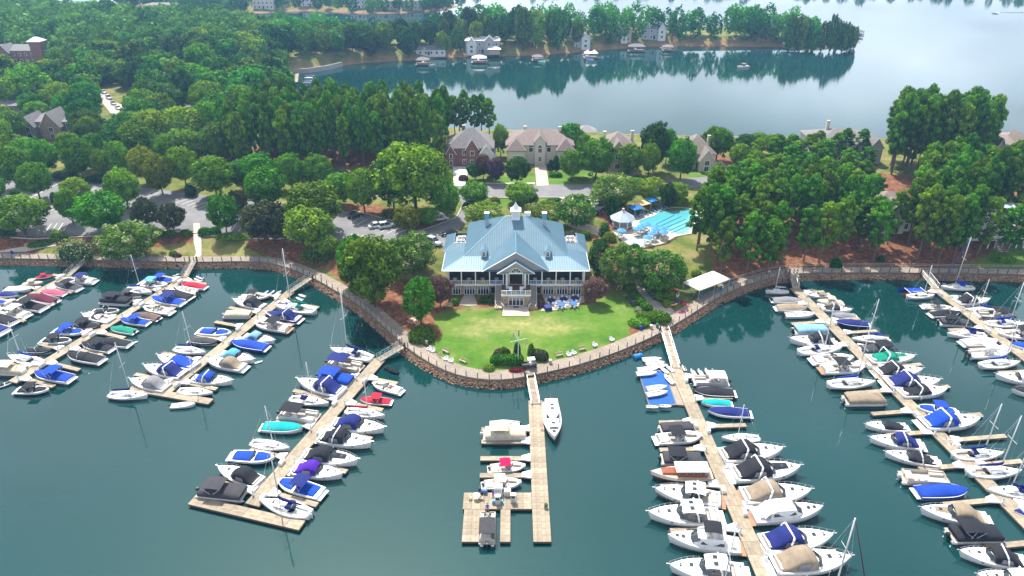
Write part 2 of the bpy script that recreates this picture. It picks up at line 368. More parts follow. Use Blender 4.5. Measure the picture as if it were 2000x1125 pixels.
# the lake
def water_material():
    m = bpy.data.materials.new('lake_water'); N, L = nodes_of(m); b = N['Principled BSDF']
    b.inputs['Base Color'].default_value = (.006, .052, .058, 1); b.inputs['Roughness'].default_value = .03; b.inputs['IOR'].default_value = 1.55; b.inputs['Specular Tint'].default_value = (.62, .95, 1.0, 1)
    tc = N.new('ShaderNodeTexCoord')
    def noise(s, d, sx=1, rot=0):
        mp = N.new('ShaderNodeMapping'); mp.inputs['Scale'].default_value = (1, sx, 1); mp.inputs['Rotation'].default_value = (0, 0, rot); n = N.new('ShaderNodeTexNoise'); n.inputs['Scale'].default_value = s; n.inputs['Detail'].default_value = d
        L.new(tc.outputs['Object'], mp.inputs[0]); L.new(mp.outputs[0], n.inputs['Vector']); return n.outputs['Fac']
    mp = N.new('ShaderNodeMapping'); n0 = noise(.012, 3)
    cr = N.new('ShaderNodeMapRange'); cr.inputs[1].default_value = .40; cr.inputs[2].default_value = .62; cr.inputs[3].default_value = .25; cr.inputs[4].default_value = 1.0; L.new(n0, cr.inputs[0])
    a = noise(1.1, 4, 1.6, .5); c = noise(.28, 3, 2.2, -.3)
    ad = N.new('ShaderNodeMath'); ad.operation = 'MULTIPLY_ADD'; ad.inputs[1].default_value = .45; L.new(a, ad.inputs[0]); L.new(c, ad.inputs[2])
    bp = N.new('ShaderNodeBump'); bp.inputs['Distance'].default_value = .06
    ms = N.new('ShaderNodeMath'); ms.operation = 'MULTIPLY'; ms.inputs[1].default_value = .40; L.new(cr.outputs[0], ms.inputs[0]); L.new(ms.outputs[0], bp.inputs['Strength'])
    L.new(ad.outputs[0], bp.inputs['Height']); L.new(bp.outputs[0], b.inputs['Normal'])
    cm = N.new('ShaderNodeMixRGB'); cm.inputs[1].default_value = (.003, .029, .026, 1); cm.inputs[2].default_value = (.004, .040, .042, 1); L.new(cr.outputs[0], cm.inputs[0]); L.new(cm.outputs[0], b.inputs['Base Color'])
    return m
w = MB(); w.add([(-3500, -400, 0), (3500, -400, 0), (3500, 3500, 0), (-3500, 3500, 0)], [(0, 1, 2, 3)])
w.build('lake_water', water_material(), kind='structure')

# draped sheets: asphalt, paths, paving
def sheet(name, poly, mt, dz=.06, flat=None, step=3.0, kind='structure', thick=0.0, **kw):
    bm = bmesh.new(); vs_ = [bm.verts.new((x, y, 0)) for x, y in poly]; bm.faces.new(vs_)
    xs = [p[0] for p in poly]; ys = [p[1] for p in poly]
    if flat is None:
        for k in np.arange(math.floor(min(xs)/step)*step, max(xs), step):
            bmesh.ops.bisect_plane(bm, geom=bm.verts[:]+bm.edges[:]+bm.faces[:], plane_co=(k, 0, 0), plane_no=(1, 0, 0))
        for k in np.arange(math.floor(min(ys)/step)*step, max(ys), step):
            bmesh.ops.bisect_plane(bm, geom=bm.verts[:]+bm.edges[:]+bm.faces[:], plane_co=(0, k, 0), plane_no=(0, 1, 0))
        zs = terrain_h([(v.co.x, v.co.y) for v in bm.verts])
        for v, z in zip(bm.verts, zs): v.co.z = z+dz
    else:
        for v in bm.verts: v.co.z = flat
    if thick:
        r = bmesh.ops.extrude_face_region(bm, geom=bm.faces[:])
        for v in [g for g in r['geom'] if isinstance(g, bmesh.types.BMVert)]: v.co.z -= thick
    bmesh.ops.triangulate(bm, faces=[f for f in bm.faces if len(f.verts) > 4])
    bmesh.ops.recalc_face_normals(bm, faces=bm.faces[:])
    if not thick:
        for f in bm.faces:
            if f.normal.z < 0: f.normal_flip()
    me = bpy.data.meshes.new(name); bm.to_mesh(me); bm.free(); me.materials.append(mt)
    return link(name, me, kind=kind, **kw)
asphalt = mat('asphalt', (.20, .20, .205), .9, .25, .25, bump=.2, bscale=4)
concrete = mat('concrete', (.52, .47, .40), .85, .18, .5)
paver = mat('paver', (.50, .42, .34), .85, .2, .6)
white_paint = mat('white_paint', (.78, .78, .76), .7, .1, 2)
ZL = 4.6
sheet('parking_lot', pxpoly([(-80, 335), (30, 350), (110, 347), (230, 362), (340, 374), (420, 385), (520, 396), (640, 412), (690, 414), (780, 438), (808, 452), (850, 440), (890, 424), (902, 400), (893, 380), (925, 380), (922, 420), (885, 462), (872, 482), (836, 482), (790, 472), (720, 476), (650, 470), (590, 452), (500, 452), (440, 448), (385, 445), (290, 440), (170, 450), (60, 452), (-80, 445)], ZL), asphalt, .07)
sheet('road', pxpoly([(700, 366), (860, 362), (1000, 361), (1200, 362), (1330, 351), (1420, 343), (1600, 330), (1600, 344), (1420, 358), (1330, 371), (1200, 384), (960, 386), (893, 381), (700, 386)], 5), asphalt, .075)
sheet('woodland_road', pxpoly([(188, 178), (205, 178), (214, 196), (248, 208), (262, 222), (240, 228), (218, 224), (196, 196)], 5.3), mat('light_asphalt', (.42, .39, .36), .9, .2, .3), .08)
sheet('mansion_driveway', pxpoly([(1044, 322), (1066, 322), (1072, 362), (1048, 363)], 5.2), paver, .09)
sheet('brick_house_driveway', pxpoly([(884, 326), (916, 326), (908, 362), (886, 363)], 5.2), mat('pale_concrete', (.74, .71, .66), .85, .08, .5), .09)
sheet('side_driveway', pxpoly([(1392, 318), (1410, 316), (1436, 344), (1418, 346)], 5.2), paver, .09)
sheet('tan_house_driveway', pxpoly([(1192, 322), (1208, 322), (1206, 345), (1184, 345)], 5.2), paver, .09)
sheet('garden_path', pxpoly([(380, 446), (392, 446), (393, 470), (392, 490), (376, 507), (366, 507), (382, 488), (378, 470)], 2.8), concrete, .10)
sheet('shore_path', pxpoly([(-60, 492), (30, 482), (110, 474), (110, 479), (40, 488), (12, 499), (-60, 503)], 2.4), concrete, .10)
sheet('pool_path', pxpoly([(1120, 430), (1190, 452), (1170, 462), (1110, 442)], 4.6), paver, .1)
sheet('tent_path', pxpoly([(1232, 545), (1246, 548), (1276, 586), (1318, 604), (1312, 618), (1296, 612), (1262, 594)], 2.0), mat('wet_concrete', (.36, .31, .27), .8, .2, .6), .08)
sheet('sidewalk', pxpoly([(920, 357.5), (1045, 357), (1045, 359.5), (920, 360)], 5.2), concrete, .11)
sheet('road_apron', pxpoly([(1090, 386), (1160, 386), (1175, 394), (1110, 394)], 4.8), concrete, .10)
# parking bay stripes, each painted line a piece of the lot
lot = bpy.data.objects['parking_lot']
def stripes(a, b, n, w=.16):
    (x0, y0), (x1, y1) = a; (u0, v0), (u1, v1) = b
    for i in range(n):
        t = i/max(1, n-1)
        p = G(x0+(u0-x0)*t, y0+(v0-y0)*t, ZL); q = G(x1+(u1-x1)*t, y1+(v1-y1)*t, ZL)
        d = Vector((q[0]-p[0], q[1]-p[1])); d.normalize(); s = Vector((-d.y, d.x))*w/2
        zs = H(*p)+.115, H(*q)+.115
        m = MB().add([(p[0]+s.x, p[1]+s.y, zs[0]), (p[0]-s.x, p[1]-s.y, zs[0]), (q[0]-s.x, q[1]-s.y, zs[1]), (q[0]+s.x, q[1]+s.y, zs[1])], [(0, 1, 2, 3)])
        m.build('bay_stripe', white_paint, lot)
stripes(((333, 394), (358, 386)), ((420, 417), (446, 406)), 9)
stripes(((178, 373), (200, 362)), ((216, 378), (240, 366)), 5)
stripes(((278, 383), (300, 374)), ((298, 389), (322, 379)), 3)
stripes(((84, 448), (100, 435)), ((118, 448), (134, 434)), 4)
stripes(((88, 408), (110, 404)), ((118, 418), (140, 412)), 4)
stripes(((58, 388), (72, 380)), ((110, 362), (126, 356)), 6)
stripes(((450, 446), (462, 434)), ((490, 450), (504, 436)), 4)
stripes(((474, 414), (488, 404)), ((516, 424), (530, 412)), 5)
stripes(((664, 470), (690, 457)), ((698, 474), (722, 461)), 4)
stripes(((686, 436), (706, 425)), ((768, 460), (796, 448)), 8)
# kerbs along the lot islands
kerb_m = concrete
def kerb(name, pts, z=ZL, w=.3, h=.14):
    P = resample([G(x, y, z) for x, y in pts], 2.0); m = MB()
    for a, b in zip(P[:-1], P[1:]):
        c = (a+b)/2; d = b-a
        m.box((c[0], c[1], H(*c)+.07+h/2), (np.hypot(*d)+.05, w, h+.1), math.atan2(d[1], d[0]))
    m.build(name, kerb_m, kind='structure')
kerb('kerb', [(-60, 450), (60, 455), (170, 452), (290, 443), (382, 448)])
kerb('kerb', [(396, 450), (440, 452), (500, 455), (590, 455)])
kerb('kerb', [(690, 412), (780, 436), (812, 454), (852, 441), (892, 425), (904, 402)])
kerb('kerb', [(420, 383), (520, 394), (640, 410)])
kerb('kerb', [(925, 388), (1000, 389), (1090, 388)])
# ---------------------------------------------------------------- seawall, riprap and boardwalk
wood_grey = mat('weathered_board', (.32, .265, .21), .85, .3, 1.6, rand=.10)
wood_dark = mat('dark_timber', (.10, .085, .07), .85, .25, 3)
wood_side = mat('grey_timber', (.20, .17, .15), .85, .25, 3)
rope_m = mat('pale_rope', (.62, .60, .56), .8)
stone_wall = mat('bulkhead', (.24, .16, .115), .9, .4, 1.2, bump=.5, bscale=3)
WP = resample(WALL, 2.4)
def offset(P, d):
    T = np.gradient(P, axis=0); T /= np.hypot(T[:, 0], T[:, 1])[:, None]
    return P+np.c_[-T[:, 1], T[:, 0]]*d
W0, W1, W2 = offset(WP, .45), offset(WP, .5), offset(WP, 3.6)
m = MB()
for a, b in zip(W0[:-1], W0[1:]): m.add([(*a, -1.2), (*b, -1.2), (*b, 1.5), (*a, 1.5)], [(0, 1, 2, 3)])
m.build('seawall', stone_wall, label='dark retaining seawall below the boardwalk round the marina basin', category='wall')
# riprap: thousands of loose stones, one mass
m = MB(); rk = random.Random(3)
for a, b in zip(WP[:-1], WP[1:]):
    if not (-150 < a[0] < 150): continue
    T = (b-a)/np.hypot(*(b-a)); Nn = np.array((-T[1], T[0]))
    for _ in range(85):
        t = rk.random(); u = rk.random()**.8
        p = a+(b-a)*t+Nn*(-.55+1.0*u); r = rk.uniform(.11, .25)
        m.ball((p[0], p[1], -.15+1.35*u), (r*rk.uniform(.8, 1.4), r*rk.uniform(.8, 1.3), r*.8), 5, 3, rk.choice((0, 0, 1, 1, 2)), .28)
m.build('riprap', [mat('riprap_tan', (.36, .225, .14), .95, .35, 2), mat('riprap_brown', (.27, .15, .09), .95, .3, 2), mat('riprap_pale', (.42, .31, .22), .95, .3, 2)], kind='stuff', label='loose tan and brown riprap stones along the seawall', category='stones')
bw = thing('boardwalk', 'weathered plank boardwalk with rope railing curving round the shore', 'boardwalk')
GANG_PX = [(166, 508), (378, 510), (606, 543), (786, 676), (1036, 738), (1298, 645), (1549, 535), (1805, 534)]
GANG = [G(x, y, 1.66) for x, y in GANG_PX]
def near_gate(p, r=1.7): return any(math.hypot(p[0]-g[0], p[1]-g[1]) < r for g in GANG)
post_me = MB().box((0, 0, .05), (.15, .15, 1.9)).mesh('railing_post', wood_dark)
post_me2 = MB().box((0, 0, .35), (.14, .14, 1.5)).mesh('railing_post', wood_side)
for i in range(len(WP)-1):
    if not (-170 < WP[i][0] < 170): continue
    a1, b1, a2, b2 = W1[i], W1[i+1], W2[i], W2[i+1]; m = MB(); nb = 13
    for k in range(nb):
        t0, t1 = (k+.05)/nb, (k+.95)/nb; z = 1.66+rk.uniform(-.012, .012)
        q = [a1+(b1-a1)*t0, a1+(b1-a1)*t1, a2+(b2-a2)*t1, a2+(b2-a2)*t0]
        m.add([(*p, z) for p in q]+[(*p, z-.09) for p in q], [(0, 1, 2, 3), (0, 4, 5, 1), (1, 5, 6, 2), (2, 6, 7, 3), (3, 7, 4, 0)])
    sec = m.build('deck_section', wood_grey, bw)
    for p, q in ((a1, b1), (a2, b2)):
        c = (p+q)/2; d = q-p; MB().box((c[0], c[1], 1.46), (np.hypot(*d), .10, .26), math.atan2(d[1], d[0])).build('edge_beam', wood_side, bw)
    pe = a1+(a2-a1)*.05
    link('railing_post', post_me, bw, (pe[0], pe[1], 1.84))
    if not near_gate((a1+b1)/2):
        rr = MB(); n = 4
        for h, sg in ((1.02, .10), (.70, .12), (.36, .12)):
            pts = [(*(a1+(b1-a1)*t+(a2-a1)*.05), 1.66+h-sg*4*t*(1-t)) for t in np.linspace(0, 1, n+1)]
            rr.path(pts, .022, 4)
        rr.build('rope_rail', rope_m, bw)
    if a1[0] > 50:
        pi_, qi = a2, b2
        link('railing_post', post_me2, bw, (pi_[0], pi_[1], 1.66))
        rr = MB()
        for h, sg in ((1.0, .14), (.6, .14)):
            rr.path([(*(pi_+(qi-pi_)*t), 1.66+h-sg*4*t*(1-t)) for t in np.linspace(0, 1, 5)], .028, 4)
        rr.build('rope_rail', rope_m, bw)

# ---------------------------------------------------------------- docks, gangways, dock furniture
dock_m = mat('dock_deck', (.37, .31, .225), .85, .36, .9, rand=.16)
dock_side = mat('dock_side', (.16, .12, .09), .9, .3, 1.5)
float_m = mat('dock_float', (.025, .025, .028), .6)
white_fib = mat('white_fibreglass', (.78, .78, .78), .35)
alu = mat('aluminium', (.62, .63, .64), .35, metal=.8)
alu_d = mat('grey_aluminium', (.42, .44, .47), .5, metal=.4)
blue_lamp = mat('blue_cap', (.10, .42, .80), .4)
DZ = .58
DOCKS = {  # shore end, outer end, width, name used in labels
 'A': ((136, 538), (-75, 644), 2.2, 'leftmost dock'),
 'B': ((364, 541), (24, 746), 2.2, 'second left dock'),
 'C': ((568, 569), (322, 766), 2.3, 'third left dock'),
 'D': ((742, 701), (492, 986), 2.5, 'fourth left dock'),
 'F': ((1318, 716), (1512, 1165), 2.5, 'dinghy dock'),
 'G': ((1552, 562), (2096, 1112), 2.5, 'second right dock'),
 'H': ((1824, 561), (2120, 788), 2.4, 'rightmost dock')}
panel_cache = {}
def panel(parent, c, lx, ly, rz, name='deck_panel'):
    key = (round(lx, 2), round(ly, 2))
    if key not in panel_cache:
        mb = MB(); n = max(1, int(round(ly/.6))); w_ = ly/n
        for k in range(n): mb.box((0, -ly/2+w_*(k+.5), 0), (lx-.03, w_-.022, .10))
        panel_cache[key] = mb.mesh('deck_panel', dock_m)
    return link(name, panel_cache[key], parent, (c[0], c[1], DZ-.05), rz)
def strip(parent, a, b, w, seg=2.4, name='deck_panel'):
    """deck panels from a to b (outer end), with side beams and floats"""
    a, b = np.array(a, float), np.array(b, float); d = b-a; Ln = np.hypot(*d); u = d/Ln; rz = math.atan2(u[1], u[0]); n = max(1, int(round(Ln/seg)))
    for i in range(n): panel(parent, a+u*(Ln*(i+.5)/n), Ln/n, w, rz, name)
    m = MB(); c = (a+b)/2; s = np.array((-u[1], u[0]))
    for k in (-1, 1): m.box((*(c+s*k*(w/2-.02)), DZ-.20), (Ln, .07, .26), rz)
    m.box((*(b-u*.03), DZ-.20), (.07, w-.2, .26), rz)
    m.build('side_beam', dock_side, parent)
    MB().box((*c, .05), (Ln-.3, w-.3, .62), rz).build('float', float_m, parent)
gusset_me = MB().add([(0, -.9, 0), (1.5, -.55, 0), (1.5, .55, 0), (0, .9, 0), (0, -.9, .3), (1.5, -.5, .16), (1.5, .5, .16), (0, .9, .3)], [(3, 2, 1, 0), (4, 5, 6, 7), (0, 1, 5, 4), (1, 2, 6, 5), (2, 3, 7, 6), (3, 0, 4, 7)]).mesh('corner_cap', white_fib)
box_parts = [('body', MB().box((0, 0, .28), (1.15, .55, .56), taper=1.06).mesh('body', white_fib)), ('lid', MB().box((0, 0, .62), (1.24, .64, .12), taper=.86).mesh('lid', white_fib))]
ped_parts = [('body', MB().box((0, 0, .45), (.26, .26, .9), taper=.85).mesh('body', white_fib)), ('cap', MB().box((0, 0, .98), (.25, .25, .18), taper=.7).mesh('cap', blue_lamp))]
def furn(name, parts, loc, rz, label, cat, group):
    t = thing(name, label, cat, loc, rz, group)
    for n, me in parts: link(n, me, t)
    return t
AX = {}
for k, (p, q, w_, nm) in DOCKS.items():
    a, b = np.array(G(*p, DZ)), np.array(G(*q, DZ)); AX[k] = (a, b, (b-a)/np.hypot(*(b-a)), w_, nm)
def gangway(top, bot, label, w_=1.5):
    a = Vector((*top, 1.69)); b = Vector((*bot, DZ+.12)); d = b-a; Ln = d.length; u = d/Ln; s = Vector((-u.y, u.x, 0)).normalized()
    t = thing('gangway', label, 'gangway', (a.x, a.y, 0)); o = Vector((a.x, a.y, 0)); a = a-o; b = b-o
    n = 7
    for i in range(n):
        p, q = a+d*(i+.02)/n, a+d*(i+.98)/n; V = [p+s*w_/2, q+s*w_/2, q-s*w_/2, p-s*w_/2]
        MB().add([tuple(v) for v in V]+[tuple(v-Vector((0, 0, .08))) for v in V], [(3, 2, 1, 0), (4, 5, 6, 7), (0, 1, 5, 4), (2, 3, 7, 6), (1, 2, 6, 5), (3, 0, 4, 7)]).build('tread_panel', dock_m, t)
    for k in (-1, 1):
        m = MB(); e = s*k*w_/2; up = Vector((0, 0, 1.05)); nn = 6
        m.tube(a+e+up, b+e+up, .045, 5); m.tube(a+e, b+e, .06, 5); m.tube(a+e+up*.5, b+e+up*.5, .03, 4)
        for i in range(nn+1): m.tube(a+e+d*i/nn, a+e+d*i/nn+up, .04, 4)
        for i in range(nn): m.tube(a+e+d*i/nn+(up if i % 2 else up*0), a+e+d*(i+1)/nn+(up*0 if i % 2 else up), .03, 4)
        m.build('truss_rail', alu, t)
    g = MB()
    for k in (-1, 1): g.box(tuple(a+s*k*(w_/2+.15)+Vector((0, 0, .3))), (.3, .3, 1.9), math.atan2(u.y, u.x))
    g.build('gate_post', wood_dark, t)
for k, gi in zip('ABCDFGH', (0, 1, 2, 3, 5, 6, 7)):
    a, b, u, w_, nm = AX[k]
    d = thing('dock', f'long floating dock with finger piers, the {nm}', 'dock', (0, 0, 0), 0, 'floating docks')
    AX[k] += (d,)
    strip(d, a, b, w_)
    gangway(GANG[gi], a+u*.6, f'sloping truss gangway from the boardwalk down to the {nm}')
# T-heads of the third and fourth docks
strip(AX['C'][5], G(254, 757, DZ), G(412, 784, DZ), 1.7)
strip(AX['D'][5], G(374, 976, DZ), G(590, 1026, DZ), 1.9)
# fuel dock
fd = thing('fuel_dock', 'wide fuel dock of square deck panels with three prongs, below the lawn', 'dock')
def rectstrip(x0, y0, x1, y1, z=DZ, w_=None):
    pass
XR, YT = G(1060, 780, DZ)[0], G(1047, 782, DZ)[1]
YB = G(1060, 1058, DZ)[1]; YM0, YM1 = G(985, 962, DZ)[1], G(985, 994, DZ)[1]
xl, xm, xr = G(925, 1030, DZ)[0], G(987, 1030, DZ)[0], G(1058, 1030, DZ)[0]
strip(fd, (xr-.05, YT), (xr, YB), 2.6, 1.3)
strip(fd, (xr-1.35, (YM0+YM1)/2), (xl-1.85, (YM0+YM1)/2), YM0-YM1, 1.3)
strip(fd, (xl, YM1-.05), (xl, YB), 3.2, 1.3)
strip(fd, (xm, YM1-.05), (xm, YB), 1.5, 1.3)
gangway(GANG[4], (xr-.05, YT-1.2), 'sloping truss gangway from the boardwalk down to the fuel dock')
for py, px in ((838, 940), (862, 940), (895, 938), (928, 937)):
    q = G(px, py, DZ); strip(fd, (xr-1.35, q[1]), (q[0], q[1]), 1.05)
    g = link('corner_cap', gusset_me, fd, (xr-1.3, q[1], DZ+.01), PI)
# ---------------------------------------------------------------- boats
COL = dict(white=(.80, .80, .80), navy=(.012, .022, .16), blue=(.006, .06, .42), royal=(.008, .055, .40), black=(.018, .02, .028), grey=(.24, .24, .26), dgrey=(.055, .055, .065), tan=(.29, .235, .17), cream=(.56, .49, .37), red=(.42, .012, .04), pink=(.62, .09, .16), maroon=(.11, .008, .035), turq=(.0, .36, .37), green=(.0, .24, .16), purple=(.07, .012, .34), brown=(.14, .09, .07), ltblue=(.11, .40, .62), sky=(.22, .42, .60), yellow=(.75, .55, .12), ltgrey=(.52, .52, .52), crimson=(.50, .0, .07), hullblue=(.01, .14, .33), wood=(.22, .06, .02), teal=(.01, .10, .16))
NAME = dict(navy='navy', blue='blue', royal='bright blue', black='black', grey='grey', dgrey='dark grey', tan='tan', cream='cream', red='red', pink='pink', maroon='maroon', turq='turquoise', green='green', purple='purple', brown='brown', ltblue='light blue', sky='pale blue', white='white', ltgrey='pale grey', crimson='crimson')
def canvas(c): return mat('canvas_'+c, COL[c], .8, .28, 1.3, spec=.2, bump=.25, bscale=2.5)
def gel(c): return mat('gelcoat_'+c, COL[c], .22, .05, .6, spec=.5, coat=.3)
glass_m = mat('dark_glass', (.02, .03, .035), .05, spec=.8)
vinyl = mat('seat_vinyl', (.62, .58, .52), .6, .12, 2)
teak = mat('teak', (.36, .20, .11), .7, .25, 3)
cock = mat('cockpit_floor', (.45, .42, .38), .8, .2, 2)
steel = mat('stainless', (.7, .7, .72), .25, metal=.9)
motor_m = mat('outboard_black', (.02, .02, .025), .3)
motor_g = mat('outboard_grey', (.45, .47, .5), .3)
mast_m = mat('mast_white', (.66, .66, .66), .35, metal=.3)
grey_m = mat('pontoon_tube', (.5, .51, .53), .3, metal=.8)
nonskid = mat('nonskid_deck', (.72, .71, .69), .6, .06, 2)
tt = np.linspace(0, 1, 13)
def plan(t, full=.5, p=2.6): return np.where(t < full, .86+.14*np.sin(PI*.5*t/full), np.clip(1-((t-full)/(1-full))**p, 0, 1))
def sheer(t, h0, h1): return h0+(h1-h0)*t**1.8
def hull(L, B, h0, h1, full=.45, p=2.4, chine=.82):
    """lofted hull shell, bow at +X; slot 0 topsides, slot 1 boot stripe"""
    m = MB(); b = plan(tt, full, p)*B/2; z = sheer(tt, h0, h1); x = (tt-.5)*L
    rg = []
    for i in range(len(tt)):
        k = tt[i]; xb = x[i]-.10*L*max(0, k-.75)**1*1.2
        c = b[i]*chine
        xs = x[i]-(k**4)*.05*L
        rg.append([(x[i], b[i], z[i]), (x[i]-(k**6)*.01*L, b[i]*.985, z[i]*.70), (xs*.5+x[i]*.5, b[i]*.93, z[i]*.45), (xs, c, .12), (xs-.02, c*.6, -.18), (xs-(k**3)*.03*L, 0, -.35), (xs-.02, -c*.6, -.18), (xs, -c, .12), (xs*.5+x[i]*.5, -b[i]*.93, z[i]*.45), (x[i]-(k**6)*.01*L, -b[i]*.985, z[i]*.70), (x[i], -b[i], z[i])])
    n = 11; V = [q for r in rg for q in r]; F = []; M = []
    for i in range(len(rg)-1):
        for k in range(n-1): F.append((i*n+k+1, i*n+k, (i+1)*n+k, (i+1)*n+k+1)); M.append(1 if k in (2, 7, 3, 6) else 0)
    F.append(tuple(range(n))); M.append(0)
    m.v = V; m.f = F; m.m = M
    return m, x, b, z
def deckmesh(x, b, z, i0, i1, inset=.0, camber=.06, dz=0.0):
    m = MB(); rg = []
    for i in range(i0, i1+1):
        w = max(b[i]-inset, .001)
        rg.append([(x[i], w, z[i]+dz), (x[i], w*.5, z[i]+dz+camber), (x[i], 0, z[i]+dz+camber*1.25), (x[i], -w*.5, z[i]+dz+camber), (x[i], -w, z[i]+dz)])
    m.loft(rg); return m
def coverloft(x, b, z, i0, i1, prof, over=1.0, drop=.12, round_=.55):
    """draped canvas: prof gives ridge height above sheer at each station"""
    m = MB(); rg = []
    for j, i in enumerate(range(i0, i1+1)):
        w = max(b[i]*over, .02); h = prof[j] if j < len(prof) else 0
        rg.append([(x[i], w*1.01, z[i]-drop), (x[i], w, z[i]+.03), (x[i], w*.72, z[i]+h*round_+.05), (x[i], 0, z[i]+h+.06), (x[i], -w*.72, z[i]+h*round_+.05), (x[i], -w, z[i]+.03), (x[i], -w*1.01, z[i]-drop)])
    m.loft(rg)
    n = 7; L = len(rg); m.f.append(tuple(range(n))); m.m.append(0); m.f.append(tuple(range((L-1)*n+n-1, (L-1)*n-1, -1))); m.m.append(0)
    return m
def bimini(x0, x1, w, z0, z1, arch=.12):
    m = MB(); rg = []
    for t in np.linspace(0, 1, 5):
        x = x0+(x1-x0)*t; e = -.10*(2*t-1)**2
        rg.append([(x, s*w/2, z1+e+arch*(1-s*s)) for s in np.linspace(-1, 1, 7)])
    m.loft(rg); rg2 = [[(p[0], p[1], p[2]-.035) for p in r] for r in rg]; m.loft([list(reversed(r)) for r in rg2])
    f = MB()
    for s in (-1, 1):
        y = s*w/2*.97; xm = (x0+x1)/2
        f.tube((xm-.1, y, z0), (x0+.1, y, z1-.08), .022, 4); f.tube((xm+.1, y, z0), (x1-.1, y, z1-.08), .022, 4); f.tube((xm-.5, y, z0), (xm, y, z1), .018, 4)
    return m, f
def outboard(x, z, mtl=0):
    m = MB(); m.box((x-.30, 0, z+.38), (.55, .36, .42), taper=.8); m.box((x-.26, 0, z-.1), (.22, .16, .8)); m.box((x-.12, 0, z+.05), (.25, .28, .2)); return m
_mesh = {}
def P_(key, fn, mats, smooth=False):
    """mesh shared by every boat of the same build and colour"""
    k = (key, tuple(mm.name for mm in mats))
    if k not in _mesh: _mesh[k] = fn().mesh(key[1], list(mats), smooth)
    return _mesh[k]
def arch_mesh(x, w, z0, z1, lean=.35, t=.16):
    m = MB(); pts = [(x, w/2, z0), (x-lean*.6, w/2*.96, z0+(z1-z0)*.7), (x-lean, w/2*.8, z1), (x-lean, -w/2*.8, z1), (x-lean*.6, -w/2*.96, z0+(z1-z0)*.7), (x, -w/2, z0)]
    for a, b in zip(pts[:-1], pts[1:]):
        c = (Vector(a)+Vector(b))/2; m.tube(a, b, t*.62, 6)
    return m
def rail_mesh(x, b, z, i0, h=.55, inset=.08):
    m = MB(); L_ = []; n = len(x)
    for s in (1, -1):
        pts = [(x[i], s*max(b[i]-inset, .0), z[i]+h*(1-.25*(i == i0))) for i in range(i0, n)]
        m.path(pts, .028, 4)
        for i in range(i0, n): m.tube((x[i], s*max(b[i]-inset, 0), z[i]), (x[i], s*max(b[i]-inset, 0), z[i]+h), .018, 4)
    return m

def spec_runabout(cover, hullc='white', stripe='white', bim=None, arch=False, ob=False, two=False):
    L, B = 7.0, 2.45; S = []
    hm, x, b, z = hull(L, B, .78, 1.0, .5, 2.8)
    S.append(('hull', hm, [gel(hullc), gel(stripe)], True))
    S.append(('deck', deckmesh(x, b, z, 0, 12, 0, .05), [gel('white')], True))
    sp = MB().box((-L/2-.22, 0, .42), (.6, B*.78, .10)); S.append(('swim_platform', sp, [gel('white')], False))
    if two:
        S.append(('cockpit_cover', coverloft(x, b*.86, z, 1, 6, [.18, .22, .26, .34, .42, .30], 1, .0), [canvas(cover)], True))
        S.append(('bow_cover', coverloft(x, b*.80, z, 7, 11, [.26, .22, .18, .12, .04], 1, .0), [canvas(cover)], True))
        S.append(('windshield', MB().loft([[(x[6]+.15, -B*.40, z[6]), (x[6]+.45, 0, z[6]), (x[6]+.15, B*.40, z[6])], [(x[6]-.15, -B*.38, z[6]+.42), (x[6]+.12, 0, z[6]+.45), (x[6]-.15, B*.38, z[6]+.42)]]), [glass_m], False))
    else:
        S.append(('canvas_cover', coverloft(x, b*.93, z, 0, 12, [.10, .18, .26, .34, .44, .52, .62, .46, .36, .28, .18, .10, .02], 1, .04), [canvas(cover)], True))
    if bim:
        bm_, fr = bimini(-1.5, .7, B*.86, z[4], z[4]+1.35); S += [('bimini_top', bm_, [canvas(bim)], True), ('bimini_frame', fr, [steel], False)]
    if arch: S.append(('tower_arch', arch_mesh(.3, B*.95, z[5], z[5]+1.45, .5, .10), [steel], True))
    if ob: S.append(('outboard_motor', outboard(-L/2, .6), [motor_m], False))
    return S, L
